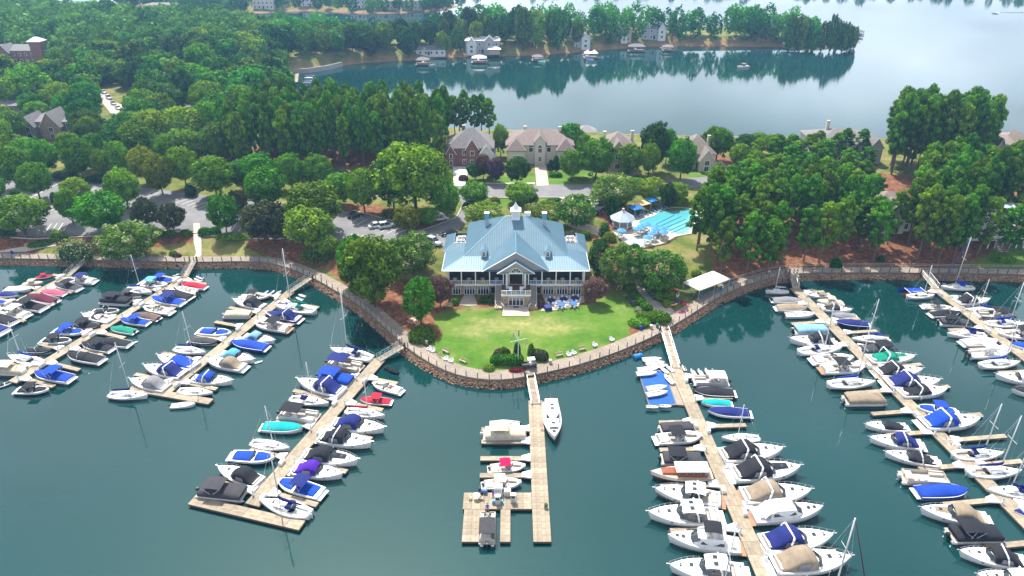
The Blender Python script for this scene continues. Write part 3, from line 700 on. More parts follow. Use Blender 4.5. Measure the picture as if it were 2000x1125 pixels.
def spec_bowrider(hullc='white', stripe='navy', bim='black', seat=None, ob=False):
    L, B = 7.2, 2.5; S = []
    hm, x, b, z = hull(L, B, .80, 1.02, .52, 2.8); S.append(('hull', hm, [gel(hullc), gel(stripe)], True))
    side = MB()
    for s in (1, -1):
        side.loft([[(x[i], s*b[i], z[i]), (x[i], s*max(b[i]-.30, 0), z[i]+.03), (x[i], s*max(b[i]-.34, 0), z[i]-.45)][::s] for i in range(0, 13)])
    side.box((x[12]-.55, 0, z[11]+.0), (.9, .8, .06))
    S.append(('gunwale', side, [gel('white')], True))
    fl = MB().loft([[(x[i], max(b[i]-.30, 0), .42), (x[i], -max(b[i]-.30, 0), .42)] for i in range(0, 12)]); S.append(('cockpit_floor', fl, [cock], False))
    st = MB(); st.box((-2.7, 0, .72), (1.3, B*.72, .55)); st.box((-2.0, 0, .85), (.25, B*.66, .55)); S.append(('sun_pad', st, [vinyl], False))
    for sy in (-1, 1): S.append(('seat', MB().box((-.3, sy*.62, .62), (.6, .55, .4)).box((-.58, sy*.62, .95), (.16, .55, .5)), [vinyl], False))
    bs = MB()
    for s in (1, -1): bs.box((1.9, s*.6, .62), (1.6, .42, .4), -s*.2)
    S.append(('bow_seat', bs, [vinyl], False))
    S.append(('dash', MB().box((.55, .62, .80), (.5, .75, .6)).box((.55, -.62, .80), (.5, .75, .6)), [gel('white')], False))
    S.append(('windshield', MB().loft([[(x[6]+.1, -B*.45, z[6]), (x[7]+.35, -.35, z[7]), (x[7]+.35, .35, z[7]), (x[6]+.1, B*.45, z[6])], [(x[6]-.35, -B*.42, z[6]+.45), (x[7]-.1, -.33, z[7]+.5), (x[7]-.1, .33, z[7]+.5), (x[6]-.35, B*.42, z[6]+.45)]]), [glass_m], False))
    S.append(('swim_platform', MB().box((-L/2-.28, 0, .42), (.7, B*.8, .10)), [teak if stripe == 'tan' else gel('white')], False))
    if bim:
        bm_, fr = bimini(-1.7, .5, B*.9, z[4], z[4]+1.4); S += [('bimini_top', bm_, [canvas(bim)], True), ('bimini_frame', fr, [steel], False)]
    if ob: S.append(('outboard_motor', outboard(-L/2, .6), [motor_m], False))
    return S, L
def spec_cruiser(cv='navy', hullc='white', stripe='white', top=True, hard=False, arch=True, pad=None, full=False):
    L, B = 10.0, 3.25; S = []
    hm, x, b, z = hull(L, B, 1.05, 1.5, .42, 2.3); S.append(('hull', hm, [gel(hullc), gel(stripe)], True))
    dk = MB(); rg = []
    for i in range(5, 13):
        w = b[i]; hh = [.1, .45, .52, .46, .38, .28, .14, .02][i-5]
        rg.append([(x[i], w, z[i]), (x[i], max(w-.32, 0), z[i]+.03), (x[i], max(w-.55, 0), z[i]+hh*.8), (x[i], 0, z[i]+hh), (x[i], -max(w-.55, 0), z[i]+hh*.8), (x[i], -max(w-.32, 0), z[i]+.03), (x[i], -w, z[i])])
    dk.loft(rg); S.append(('foredeck', dk, [gel('white')], True))
    gw = MB()
    for s in (1, -1): gw.loft([[(x[i], s*b[i], z[i]), (x[i], s*(b[i]-.34), z[i]+.05), (x[i], s*(b[i]-.40), .75)][::s] for i in range(0, 7)])
    gw.box((x[0]+.18, 0, 1.0), (.36, B*.8, .5)); S.append(('gunwale', gw, [gel('white')], True))
    S.append(('cockpit_floor', MB().loft([[(x[i], b[i]-.36, .78), (x[i], -(b[i]-.36), .78)] for i in range(0, 7)]), [cock], False))
    S.append(('cockpit_seat', MB().box((-4.0, 0, 1.05), (.7, B*.62, .5)).box((-1.2, .75, 1.2), (.7, .8, .75)).box((-2.4, -.95, 1.05), (1.6, .55, .5)), [vinyl], False))
    for hx, hy in ((2.1, 0), (3.4, 0)): S.append(('deck_hatch', MB().box((hx, hy, z[9]+.42-(.13 if hx > 3 else 0)), (.5, .5, .05)), [glass_m], False))
    for s in (-1, 1): S.append(('porthole', MB().box((1.6, s*(b[8]*.975+.0), z[8]*.74), (.75, .05, .14)), [glass_m], False))
    zt = z[5]; wx = .55
    S.append(('windshield', MB().loft([[(wx-1.7, -B*.44, zt+.08), (wx+.25, -B*.34, zt+.38), (wx+.75, 0, zt+.48), (wx+.25, B*.34, zt+.38), (wx-1.7, B*.44, zt+.08)], [(wx-1.75, -B*.40, zt+.72), (wx-.35, -B*.30, zt+.98), (wx+.0, 0, zt+1.05), (wx-.35, B*.30, zt+.98), (wx-1.75, B*.40, zt+.72)]]), [glass_m], True))
    if arch: S.append(('radar_arch', arch_mesh(-1.9, B*.93, zt, zt+1.7, -.5, .22), [gel('white')], True))
    if hard:
        m = MB(); rg = []
        for t in np.linspace(0, 1, 6):
            w = B*.80*(1-.16*t); rg.append([(-2.6+3.0*t, s*w/2, zt+1.62+.14*(1-s*s)-.18*(2*t-.9)**2) for s in np.linspace(-1, 1, 7)])
        m.loft(rg); m.loft([[(q[0], q[1], q[2]-.10) for q in reversed(r)] for r in rg]); S.append(('hardtop', m, [gel('white')], True))
        S.append(('roof_hatch', MB().box((-.9, -.5, zt+1.79), (.6, .5, .04)).box((-.9, .5, zt+1.79), (.6, .5, .04)), [glass_m], False))
        S.append(('side_window', MB().loft([[(-2.4, s*B*.42, zt+.1), (.2, s*B*.40, zt+.4)], [(-2.4, s*B*.38, zt+1.5), (-.3, s*B*.33, zt+1.45)]] if False else [[(-2.2, B*.43, zt+.1), (-.2, B*.42, zt+.3)], [(-2.3, B*.39, zt+1.45), (-.5, B*.35, zt+1.45)]]).loft([[(-.2, -B*.42, zt+.3), (-2.2, -B*.43, zt+.1)], [(-.5, -B*.35, zt+1.45), (-2.3, -B*.39, zt+1.45)]]), [glass_m], False))
        if cv: S.append(('aft_curtain', MB().loft([[(-2.5, -B*.40, zt+1.55), (-2.5, B*.40, zt+1.55)], [(-3.1, -B*.41, zt+.3), (-3.1, B*.41, zt+.3)]]), [canvas(cv)], False))
    elif cv:
        m = MB(); rg = []   # camper canvas over the cockpit
        prof = [(-4.3, .15, .10), (-3.4, .38, .42), (-2.7, .95, 1.1), (-2.0, 1.50, 1.62), (-1.0, 1.58, 1.70), (-.3, 1.30, 1.45), (.15, .85, 1.02)] if top else [(-4.3, .10, .16), (-3.2, .2, .38), (-2.0, .40, .62), (-1.0, .70, .90), (-.2, .85, 1.0), (.35, .72, .92), (.85, .4, .5)]
        if full: prof = prof+[(1.6, .35, .48), (3.0, .18, .36), (4.2, .02, .14)]
        for px_, he, hr in prof:
            i = np.interp(px_, x, np.arange(13)); bw_ = np.interp(i, np.arange(13), b); zz = np.interp(i, np.arange(13), z); w = min(bw_-.22, B*.43)
            rg.append([(px_, w, zz+.05), (px_, w*.94, zz+he*.75+.05), (px_, w*.72, zz+he+.06), (px_, 0, zz+hr+.06), (px_, -w*.72, zz+he+.06), (px_, -w*.94, zz+he*.75+.05), (px_, -w, zz+.05)])
        m.loft(rg); m.f += [tuple(range(7))]; m.m += [0]
        S.append(('cockpit_canvas', m, [canvas(cv)], True))
        if top:
            wn_ = MB()
            for s in (-1, 1): wn_.add([(-2.6, s*B*.435, zt+.25), (-.7, s*B*.438, zt+.25), (-.9, s*B*.415, zt+1.05), (-2.3, s*B*.415, zt+1.05)], [(0, 1, 2, 3)])
            S.append(('canvas_window', wn_, [mat('clear_vinyl', (.16, .17, .2), .2)], False))
    if pad: S.append(('sun_pad', MB().loft([[(.9, -.7, z[8]+.40), (.9, 0, z[8]+.50), (.9, .7, z[8]+.40)], [(2.9, -.5, z[9]+.36), (2.9, 0, z[9]+.42), (2.9, .5, z[9]+.36)]]), [canvas(pad)], False))
    S.append(('swim_platform', MB().box((-L/2-.38, 0, .45), (.9, B*.84, .12)), [teak if stripe == 'tan' else gel('white')], False))
    S.append(('bow_rail', rail_mesh(x, b, z, 7), [steel], False))
    S.append(('anchor_roller', MB().box((L/2+.1, 0, z[12]+.05), (.55, .16, .12)), [steel], False))
    for s in (-1,): S.append(('fender', MB().tube((-1.5, s*(B/2+.10), .9), (-1.5, s*(B/2+.10), .3), .12, 6), [gel('white')], True))
    return S, L
def spec_pontoon(bim='navy', cover=None, ob='black', hullc='ltgrey', tall=False):
    L, B = 7.6, 2.55; S = []
    for s in (-1, 1):
        m = MB(); xs = [(-3.7, .30), (-3.4, .36), (2.7, .36), (3.3, .26), (3.75, .06)]
        m.loft([[(x_, s*.82+r*math.cos(a), .22+(.36-r)*.5+r*math.sin(a)) for a in np.linspace(0, 2*PI, 9)[:-1]] for x_, r in xs], close=True, cap0=True, cap1=True); S.append(('pontoon_tube', m, [grey_m], True))
    dk = MB().box((-.05, 0, .66), (7.1, B, .12)); S.append(('deck', dk, [cock], False))
    f = MB()
    for s in (-1, 1): f.box((0, s*(B/2-.05), 1.02), (6.2, .05, .62))
    f.box((3.1, .75, 1.02), (.05, 1.0, .62)); f.box((3.1, -.75, 1.02), (.05, 1.0, .62)); f.box((-3.1, .75, 1.02), (.05, 1.0, .62)); f.box((-3.1, -.75, 1.02), (.05, 1.0, .62))
    S.append(('fence_panel', f, [gel(hullc)], False))
    r = MB()
    for s in (-1, 1): r.tube((-3.1, s*(B/2-.05), 1.36), (3.1, s*(B/2-.05), 1.36), .03, 4)
    S.append(('fence_rail', r, [steel], False))
    if cover:
        m = MB(); rg = []
        for x_, h in ((-3.25, .0), (-3.1, .22), (-2.0, .36), (-.8, .62 if tall else .45), (.3, .60 if tall else .40), (1.4, .34), (2.6, .30), (3.1, .18), (3.3, .0)):
            w = B/2*1.02*(1 if abs(x_) < 3.2 else .9); rg.append([(x_, w, .95), (x_, w, 1.36), (x_, w*.7, 1.40+h*.7), (x_, 0, 1.42+h), (x_, -w*.7, 1.40+h*.7), (x_, -w, 1.36), (x_, -w, .95)])
        m.loft(rg); m.f += [tuple(range(7)), tuple(range(62, 55, -1))]; m.m += [0, 0]; S.append(('mooring_cover', m, [canvas(cover)], True))
    else:
        for s in (-1, 1): S.append(('bow_couch', MB().box((1.9, s*.88, .93), (2.1, .55, .42)).box((1.9, s*1.12, 1.18), (2.1, .14, .4)), [vinyl], False))
        S.append(('stern_couch', MB().box((-2.4, .3, .93), (1.1, 1.7, .42)).box((-2.95, .2, 1.18), (.16, 1.9, .4)), [vinyl], False))
        S.append(('helm_console', MB().box((-.4, -.75, 1.1), (.6, .7, .8), taper=.8), [gel('white')], False))
        S.append(('captain_chair', MB().box((-1.1, -.75, 1.0), (.5, .5, .5)).box((-1.35, -.75, 1.35), (.14, .5, .5)), [vinyl], False))
    if bim:
        zb = 2.55; bm_, fr = bimini(-2.9, .7, B*.98, 1.35, zb) if not tall else bimini(-2.5, .6, B*.95, 1.35, 2.6)
        S += [('bimini_top', bm_, [canvas(bim)], True), ('bimini_frame', fr, [steel], False)]
    S.append(('outboard_motor', outboard(-3.55, .62), [motor_m if ob == 'black' else motor_g], False))
    return S, L
def spec_sailboat(cv='navy', hullc='white', stripe='white', dodger=None, jib=None, boom=True, tall=12.0, L=8.5):
    B = L*.31; S = []
    hm, x, b, z = hull(L, B, .85, 1.12, .40, 1.75, .62)
    t0 = .70; b = b*np.where(tt < .4, t0+(1-t0)*np.sin(PI/2*tt/.4), 1); 
    # narrower transom for a yacht
    V = []
    for i in range(13):
        k = (t0+(1-t0)*math.sin(PI/2*min(tt[i]/.4, 1)))
        for q in hm.v[i*11:(i+1)*11]: V.append((q[0], q[1]*k, q[2]))
    hm.v = V
    S.append(('hull', hm, [gel(hullc), gel(stripe)], True))
    dk = MB()
    for s in (1, -1): dk.loft([[(x[i], s*b[i], z[i]), (x[i], s*max(b[i]-.42*B/2, 0), z[i]+.05)][::s] for i in range(0, 8)])
    dk.loft([[(x[i], b[i], z[i]), (x[i], b[i]*.5, z[i]+.06), (x[i], 0, z[i]+.09), (x[i], -b[i]*.5, z[i]+.06), (x[i], -b[i], z[i])] for i in range(7, 13)])
    dk.box((x[0]+.25, 0, z[0]), (.5, B*.62, .1)); S.append(('deck', dk, [nonskid], True))
    S.append(('cockpit', MB().box((x[2], 0, .5), (L*.30, B*.46, .06)).box((x[2], B*.21, .68), (L*.30, .06, .45)).box((x[2], -B*.21, .68), (L*.30, .06, .45)), [gel('white')], False))
    cb = MB(); x0, x1 = -.12*L, .24*L; rg = []
    for t, h, wk in ((0, .42, .62), (.5, .44, .60), (.85, .34, .48), (1, .05, .40)):
        xx = x0+(x1-x0)*t; w = B*wk/2*1.0; zz = .98; rg.append([(xx, w, zz-.1), (xx, w*.92, zz+h), (xx, 0, zz+h+.06), (xx, -w*.92, zz+h), (xx, -w, zz-.1)])
    cb.loft(rg); cb.f += [(0, 1, 2, 3, 4)]; cb.m += [0]; S.append(('cabin', cb, [gel('white')], False))
    wn_ = MB()
    for s in (-1, 1):
        for wx in (.0, .09): wn_.box((wx*L, s*(B*.303), 1.22), (.075*L, .03, .13))
    S.append(('cabin_window', wn_, [glass_m], False))
    S.append(('deck_hatch', MB().box((.19*L, 0, 1.36), (.5, .5, .04)), [glass_m], False))
    mx = .08*L; zt = 1.0+tall*1.12
    S.append(('mast', MB().tube((mx, 0, 1.1), (mx-.15, 0, zt), .10, 6, .075), [mast_m], True))
    sp = MB().tube((mx-.07, -B*.38, 1.3+tall*.62), (mx-.07, B*.38, 1.3+tall*.62), .035, 4); S.append(('spreader', sp, [mast_m], False))
    rg_ = MB(); rg_.tube((mx-.15, 0, zt), (-L/2+.1, 0, z[0]), .012, 3); rg_.tube((mx-.15, 0, zt), (L/2-.05, 0, z[12]), .014, 3)
    for s in (-1, 1): rg_.tube((mx-.15, 0, zt), (mx-.1, s*B*.38, 1.3+tall*.62), .012, 3); rg_.tube((mx-.1, s*B*.38, 1.3+tall*.62), (mx-.2, s*B*.46, z[6]), .012, 3)
    S.append(('rigging', rg_, [steel], False))
    if jib: S.append(('furled_jib', MB().tube((L/2-.1, 0, z[12]+.3), (mx+.15, 0, zt*.93), .07, 5, .035), [canvas(jib)], True))
    if boom:
        S.append(('boom', MB().tube((mx, 0, 2.15), (-L*.36, 0, 2.05), .06, 6), [mast_m], True))
        if cv:
            m = MB(); m.loft([[(xx, r*math.cos(a)*.8, 2.22+hh+r*math.sin(a)*1.3) for a in np.linspace(0, 2*PI, 8)[:-1]] for xx, r, hh in ((mx+.12, .12, .55), (mx-.05, .20, .30), (mx-.6, .22, .06), (-L*.15, .19, 0), (-L*.36, .10, -.08))], close=True, cap0=True, cap1=True)
            S.append(('sail_cover', m, [canvas(cv)], True))
    if dodger:
        m = MB(); m.loft([[(-.12*L+dx, s*B*.26*kk, zz) for s, zz in ((1, 1.35), (.85, 1.35+h), (0, 1.4+h), (-.85, 1.35+h), (-1, 1.35))] for dx, h, kk in ((.55, .15, 1), (.25, .55, 1), (-.6, .6, 1))]); S.append(('spray_hood', m, [canvas(dodger)], True))
    S.append(('pulpit', rail_mesh(x, b, z, 10, .55, .05), [steel], False))
    st = MB()
    for s in (-1, 1): st.path([(x[i], s*(b[i]-.05), z[i]+.55) for i in (0, 1, 2)], .02, 4); st.tube((x[0], s*(b[0]-.05), z[0]), (x[0], s*(b[0]-.05), z[0]+.55), .02, 4); st.tube((x[2], s*(b[2]-.05), z[2]), (x[2], s*(b[2]-.05), z[2]+.55), .02, 4)
    S.append(('stern_rail', st, [steel], False))
    S.append(('rudder', MB().box((-L/2-.12, 0, .3), (.3, .06, 1.0)), [gel('white')], False))
    return S, L
def spec_yacht(cv='black', fly=True):
    L, B = 12.0, 3.9; S = []
    hm, x, b, z = hull(L, B, 1.25, 1.9, .42, 2.2); S.append(('hull', hm, [gel('white'), gel('white')], True))
    S.append(('deck', deckmesh(x, b, z, 0, 12, 0, .10, .0), [gel('white')], True))
    m = MB(); rg = []
    for xx, h, w in ((-3.6, 1.35, .40), (-.8, 1.45, .41), (.6, 1.35, .38), (1.9, .25, .30), (3.2, .05, .2)):
        rg.append([(xx, B*w, 1.35+.04*xx), (xx, B*w*.9, 1.4+h), (xx, 0, 1.48+h), (xx, -B*w*.9, 1.4+h), (xx, -B*w, 1.35+.04*xx)])
    m.loft(rg); m.f += [(0, 1, 2, 3, 4)]; m.m += [0]; S.append(('cabin', m, [gel('white')], False))
    wn_ = MB()
    for s in (-1, 1): wn_.add([(-3.2, s*B*.398, 1.9), (.7, s*B*.385, 1.95), (.4, s*B*.355, 2.5), (-3.2, s*B*.375, 2.5)], [(0, 1, 2, 3)])
    S.append(('cabin_window', wn_, [glass_m], False))
    S.append(('windshield', MB().loft([[(.75, -B*.36, 2.62), (1.0, 0, 2.68), (.75, B*.36, 2.62)], [(1.95, -B*.30, 1.75), (2.25, 0, 1.85), (1.95, B*.30, 1.75)]]), [glass_m], False))
    if fly:
        f = MB(); f.loft([[(xx, B*w, 2.78), (xx, B*w*1.04, 3.35-.2*(xx > 0)), (xx, B*w*.9, 3.3-.2*(xx > 0)), (xx, B*w*.88, 2.9), (xx, -B*w*.88, 2.9), (xx, -B*w*.9, 3.3-.2*(xx > 0)), (xx, -B*w*1.04, 3.35-.2*(xx > 0)), (xx, -B*w, 2.78)] for xx, w in ((-3.4, .36), (-1, .38), (.5, .34), (1.1, .25))]); f.f.append(tuple(range(24, 32))); f.m.append(0); S.append(('flybridge', f, [gel('white')], True))
        S.append(('helm_seat', MB().box((-.8, 0, 3.15), (.6, 1.4, .6)).box((-2.6, 0, 3.1), (.6, 2.0, .5)), [vinyl], False))
        bm_, fr = bimini(-2.6, .3, B*.70, 3.2, 4.75); S += [('bimini_top', bm_, [canvas(cv)], True), ('bimini_frame', fr, [steel], False)]
    else:
        S.append(('hardtop', MB().box((-1.2, 0, 3.0), (3.6, B*.74, .14), taper=.9), [gel('white')], False))
        S.append(('cockpit_canvas', MB().loft([[(-3.6, -B*.36, 2.75), (-3.6, B*.36, 2.75)], [(-4.6, -B*.37, 1.6), (-4.6, B*.37, 1.6)]]), [canvas(cv)], False))
    S.append(('cockpit_seat', MB().box((-4.9, 0, 1.55), (.7, B*.6, .5)), [vinyl], False))
    for hx in (3.4, 4.4): S.append(('deck_hatch', MB().box((hx, 0, 1.92), (.55, .55, .05)), [glass_m], False))
    S.append(('swim_platform', MB().box((-L/2-.45, 0, .5), (1.1, B*.86, .12)), [teak], False))
    S.append(('bow_rail', rail_mesh(x, b, z, 6, .65), [steel], False))
    return S, L
def spec_trawler():
    L, B = 10.5, 3.2; S = []
    hm, x, b, z = hull(L, B, 1.0, 1.7, .45, 2.2); S.append(('hull', hm, [gel('white'), gel('wood')], True))
    S.append(('deck', deckmesh(x, b, z, 0, 12, 0, .08), [gel('white')], True))
    m = MB(); m.loft([[(xx, B*w, 1.15), (xx, B*w*.94, h), (xx, 0, h+.08), (xx, -B*w*.94, h), (xx, -B*w, 1.15)] for xx, h, w in ((-4.6, 2.0, .38), (-3.9, 2.75, .38), (.2, 2.8, .38), (.9, 2.1, .34), (3.0, 1.9, .24))]); m.f += [(0, 1, 2, 3, 4)]; m.m += [0]; S.append(('cabin', m, [gel('white')], False))
    S.append(('windshield', MB().loft([[(.28, -B*.34, 2.72), (.28, B*.34, 2.72)], [(.92, -B*.32, 2.12), (.92, B*.32, 2.12)]]), [glass_m], False))
    for hx, hz in ((-2.0, 2.88), (-1.0, 2.88), (2.0, 2.08), (3.8, 1.72)): S.append(('deck_hatch', MB().box((hx, 0, hz), (.5, .6, .05)), [glass_m], False))
    sw = MB()
    for s in (-1, 1):
        for wx in (-3.3, -2.2, -1.1): sw.box((wx, s*B*.372, 2.25), (.8, .05, .4))
    S.append(('cabin_window', sw, [glass_m], False))
    S.append(('bow_rail', rail_mesh(x, b, z, 8, .6), [steel], False))
    S.append(('ensign_staff', MB().tube((-L/2+.1, 0, 1), (-L/2-.3, 0, 2.7), .03, 5), [teak], False))
    fl = MB(); fl.add([(-L/2-.3, 0, 2.65), (-L/2-.9, .1, 2.45), (-L/2-.85, .05, 2.0), (-L/2-.2, 0, 2.15)], [(0, 1, 2, 3)]); S.append(('ensign', fl, [mat('ensign_red', (.5, .12, .2), .8, .8, 4, col2=(.7, .7, .72))], False))
    S.append(('swim_platform', MB().box((-L/2-.35, 0, .5), (.8, B*.8, .1)), [teak], False))
    return S, L
def spec_classic():
    L, B = 9.5, 3.0; S = []
    hm, x, b, z = hull(L, B, .95, 1.4, .45, 2.0); S.append(('hull', hm, [gel('white'), gel('wood')], True))
    S.append(('deck', deckmesh(x, b, z, 0, 12, 0, .10), [gel('cream')], True))
    S.append(('cabin', MB().box((-1.6, 0, 1.6), (4.6, B*.72, 1.1)).box((1.9, 0, 1.35), (2.4, B*.5, .5), taper=.85), [mat('varnished_wood', (.30, .07, .02), .25, .3, 2, coat=.6)], False))
    w_ = MB()
    for s in (-1, 1):
        for k in range(4): w_.box((-3.3+k*1.1, s*B*.362, 1.8), (.8, .04, .5))
    w_.box((.72, 0, 1.85), (.04, B*.6, .45)); S.append(('cabin_window', w_, [glass_m], False))
    S.append(('cabin_roof', MB().box((-1.6, 0, 2.22), (5.2, B*.82, .14), taper=.95), [gel('white')], False))
    S.append(('roof_box', MB().box((-2.6, 0, 2.4), (1.4, .9, .25), taper=.9), [gel('white')], False))
    S.append(('rub_rail', MB().path([(x[i], b[i]+.02, z[i]-.06) for i in range(13)], .06, 4).path([(x[i], -b[i]-.02, z[i]-.06) for i in range(13)], .06, 4), [teak], False))
    return S, L
def spec_console(hardtop=True, hullc='white', stripe='white', small=False):
    L, B = 7.5, 2.5; S = []
    hm, x, b, z = hull(L, B, .85, 1.2, .5, 2.5); S.append(('hull', hm, [gel(hullc), gel(stripe)], True))
    side = MB()
    for s in (1, -1): side.loft([[(x[i], s*b[i], z[i]), (x[i], s*max(b[i]-.22, 0), z[i]+.03), (x[i], s*max(b[i]-.26, 0), .6)][::s] for i in range(0, 13)])
    S.append(('gunwale', side, [gel('white')], True))
    S.append(('deck', MB().loft([[(x[i], max(b[i]-.24, 0), .55), (x[i], -max(b[i]-.24, 0), .55)] for i in range(0, 12)]), [nonskid], False))
    S.append(('console', MB().box((.1, 0, 1.05), (.8, .9, 1.0), taper=.8), [gel('white')], False))
    S.append(('leaning_seat', MB().box((-1.0, 0, .95), (.6, .9, .75)).box((2.2, 0, .75), (1.2, .9, .4)), [vinyl], False))
    if hardtop:
        S.append(('t_top', MB().box((-.3, 0, 2.45), (2.4, 1.9, .10), taper=.94), [gel('white')], False))
        f = MB()
        for sx in (-.9, .4):
            for sy in (-.6, .6): f.tube((sx, sy, .6), (sx, sy*1.2, 2.42), .035, 5)
        S.append(('t_top_frame', f, [steel], False))
    for s in ((-.45, .45) if not small else (0,)):
        m = outboard(-L/2, .65); m.v = [(p[0], p[1]+s, p[2]) for p in m.v]; S.append(('outboard_motor', m, [motor_g if hullc != 'white' else motor_m], False))
    return S, L
def spec_dinghy(inner='white'):
    L, B = 4.2, 1.45; S = []
    hm, x, b, z = hull(L, B, .42, .52, .45, 2.2); S.append(('hull', hm, [gel('white'), gel('white')], True))
    side = MB()
    for s in (1, -1): side.loft([[(x[i], s*b[i], z[i]), (x[i], s*max(b[i]-.22, 0), z[i]+.03), (x[i], s*max(b[i]-.26, 0), .2)][::s] for i in range(0, 13)])
    side.loft([[(x[i], b[i], z[i]), (x[i], 0, z[i]+.05), (x[i], -b[i], z[i])] for i in range(8, 13)])
    S.append(('gunwale', side, [gel('white')], True))
    S.append(('cockpit_well', MB().loft([[(x[i], max(b[i]-.24, 0), .2), (x[i], -max(b[i]-.24, 0), .2)] for i in range(0, 10)]), [mat('dinghy_well_'+inner, COL[inner], .6, .15, 3)], False))
    S.append(('thwart', MB().box((-.2, 0, .42), (.25, B*.8, .06)), [nonskid], False))
    return S, L
def spec_pwc(c='blue', cov=None):
    L, B = 3.2, 1.15; S = []
    hm, x, b, z = hull(L, B, .45, .5, .45, 2.6); S.append(('hull', hm, [gel('white' if cov is None else 'black'), gel(c)], True))
    S.append(('deck', coverloft(x, b, z, 0, 12, [.05, .12, .2, .25, .3, .34, .38, .42, .42, .36, .26, .14, .02], .96, 0, .35), [gel('white') if cov is None else canvas(cov)], True))
    S.append(('seat', MB().loft([[(xx, .2, zz-.15), (xx, .14, zz), (xx, -.14, zz), (xx, -.2, zz-.15)] for xx, zz in ((-1.4, .75), (-.6, .86), (-.2, .92), (.15, .95))]), [canvas(c if cov is None else cov)], True))
    S.append(('handlebar', MB().tube((.45, -.38, 1.05), (.45, .38, 1.05), .035, 5).box((.5, 0, .92), (.25, .22, .28)), [motor_m], False))
    return S, L
def spec_catamaran():
    L, B = 4.6, 2.2; S = []
    for s, c in ((-1, 'royal'), (1, 'red')):
        hm, x, b, z = hull(L, .45, .5, .55, .4, 1.6); hm.v = [(p[0], p[1]+s*.85, p[2]) for p in hm.v]; S.append(('hull', hm, [gel(c), gel(c)], True))
    S.append(('trampoline', MB().box((-.3, 0, .58), (2.6, 1.5, .04)), [canvas('royal')], False))
    S.append(('crossbar', MB().tube((1, -.9, .6), (1, .9, .6), .05, 5).tube((-1.6, -.9, .6), (-1.6, .9, .6), .05, 5), [alu], False))
    return S, L
SPEC = dict(run=spec_runabout, bow=spec_bowrider, cru=spec_cruiser, pon=spec_pontoon, sail=spec_sailboat, yac=spec_yacht, tra=spec_trawler, cla=spec_classic, con=spec_console, din=spec_dinghy, pwc=spec_pwc, cat=spec_catamaran)
KIND = dict(run=('runabout', 'motorboat'), bow=('bowrider', 'motorboat'), cru=('cabin_cruiser', 'cabin cruiser'), pon=('pontoon_boat', 'pontoon boat'), sail=('sailboat', 'sailboat'), yac=('motor_yacht', 'motor yacht'), tra=('trawler', 'motor yacht'), cla=('classic_launch', 'motor yacht'), con=('fishing_boat', 'motorboat'), din=('dinghy', 'dinghy'), pwc=('jet_ski', 'jet ski'), cat=('catamaran', 'catamaran'))
LOOSE = ('cockpit_seat', 'cabin_window', 'canvas_window', 'side_window', 'roof_hatch', 'dash', 'bow_seat', 'leaning_seat', 'crossbar', 'helm_seat', 'fence_panel')
def pieces(mb):
    """split a collector into its separate solids"""
    par = list(range(len(mb.v)))
    def find(i):
        while par[i] != i: par[i] = par[par[i]]; i = par[i]
        return i
    for f in mb.f:
        r = find(f[0])
        for i in f[1:]: par[find(i)] = r
    out = {}
    for f, m_ in zip(mb.f, mb.m): out.setdefault(find(f[0]), []).append((f, m_))
    res = []
    for fs in out.values():
        q = MB(); idx = {}
        for f, m_ in fs:
            for i in f:
                if i not in idx: idx[i] = len(q.v); q.v.append(mb.v[i])
            q.f.append(tuple(idx[i] for i in f)); q.m.append(m_)
        res.append(q)
    return res
_spec = {}
def boat(kind, bow, stern, label, group, opts, z=.9, wl=0.0):
    key = (kind, tuple(sorted(opts.items())))
    if key not in _spec:
        S, L = SPEC[kind](**opts); _spec[key] = ([(n, q.mesh(n, ms, sm)) for n, m, ms, sm in S for q in (pieces(m) if n in LOOSE else [m])], L)
    parts, L = _spec[key]
    p = np.array(G(*bow, z)); q = np.array(G(*stern, z)); d = p-q; Ln = np.hypot(*d); c = (p+q)/2
    k = Ln/L
    if kind in ('sail',): k = Ln/L
    t = thing(KIND[kind][0], label, KIND[kind][1], (c[0], c[1], wl), math.atan2(d[1], d[0]), group, (k, k*(1.10 if kind in ('run', 'bow', 'cru', 'pon', 'sail') else 1.0), k))
    for n, me in parts: link(n, me, t)
    return c, Ln, np.array(t.location[:2])
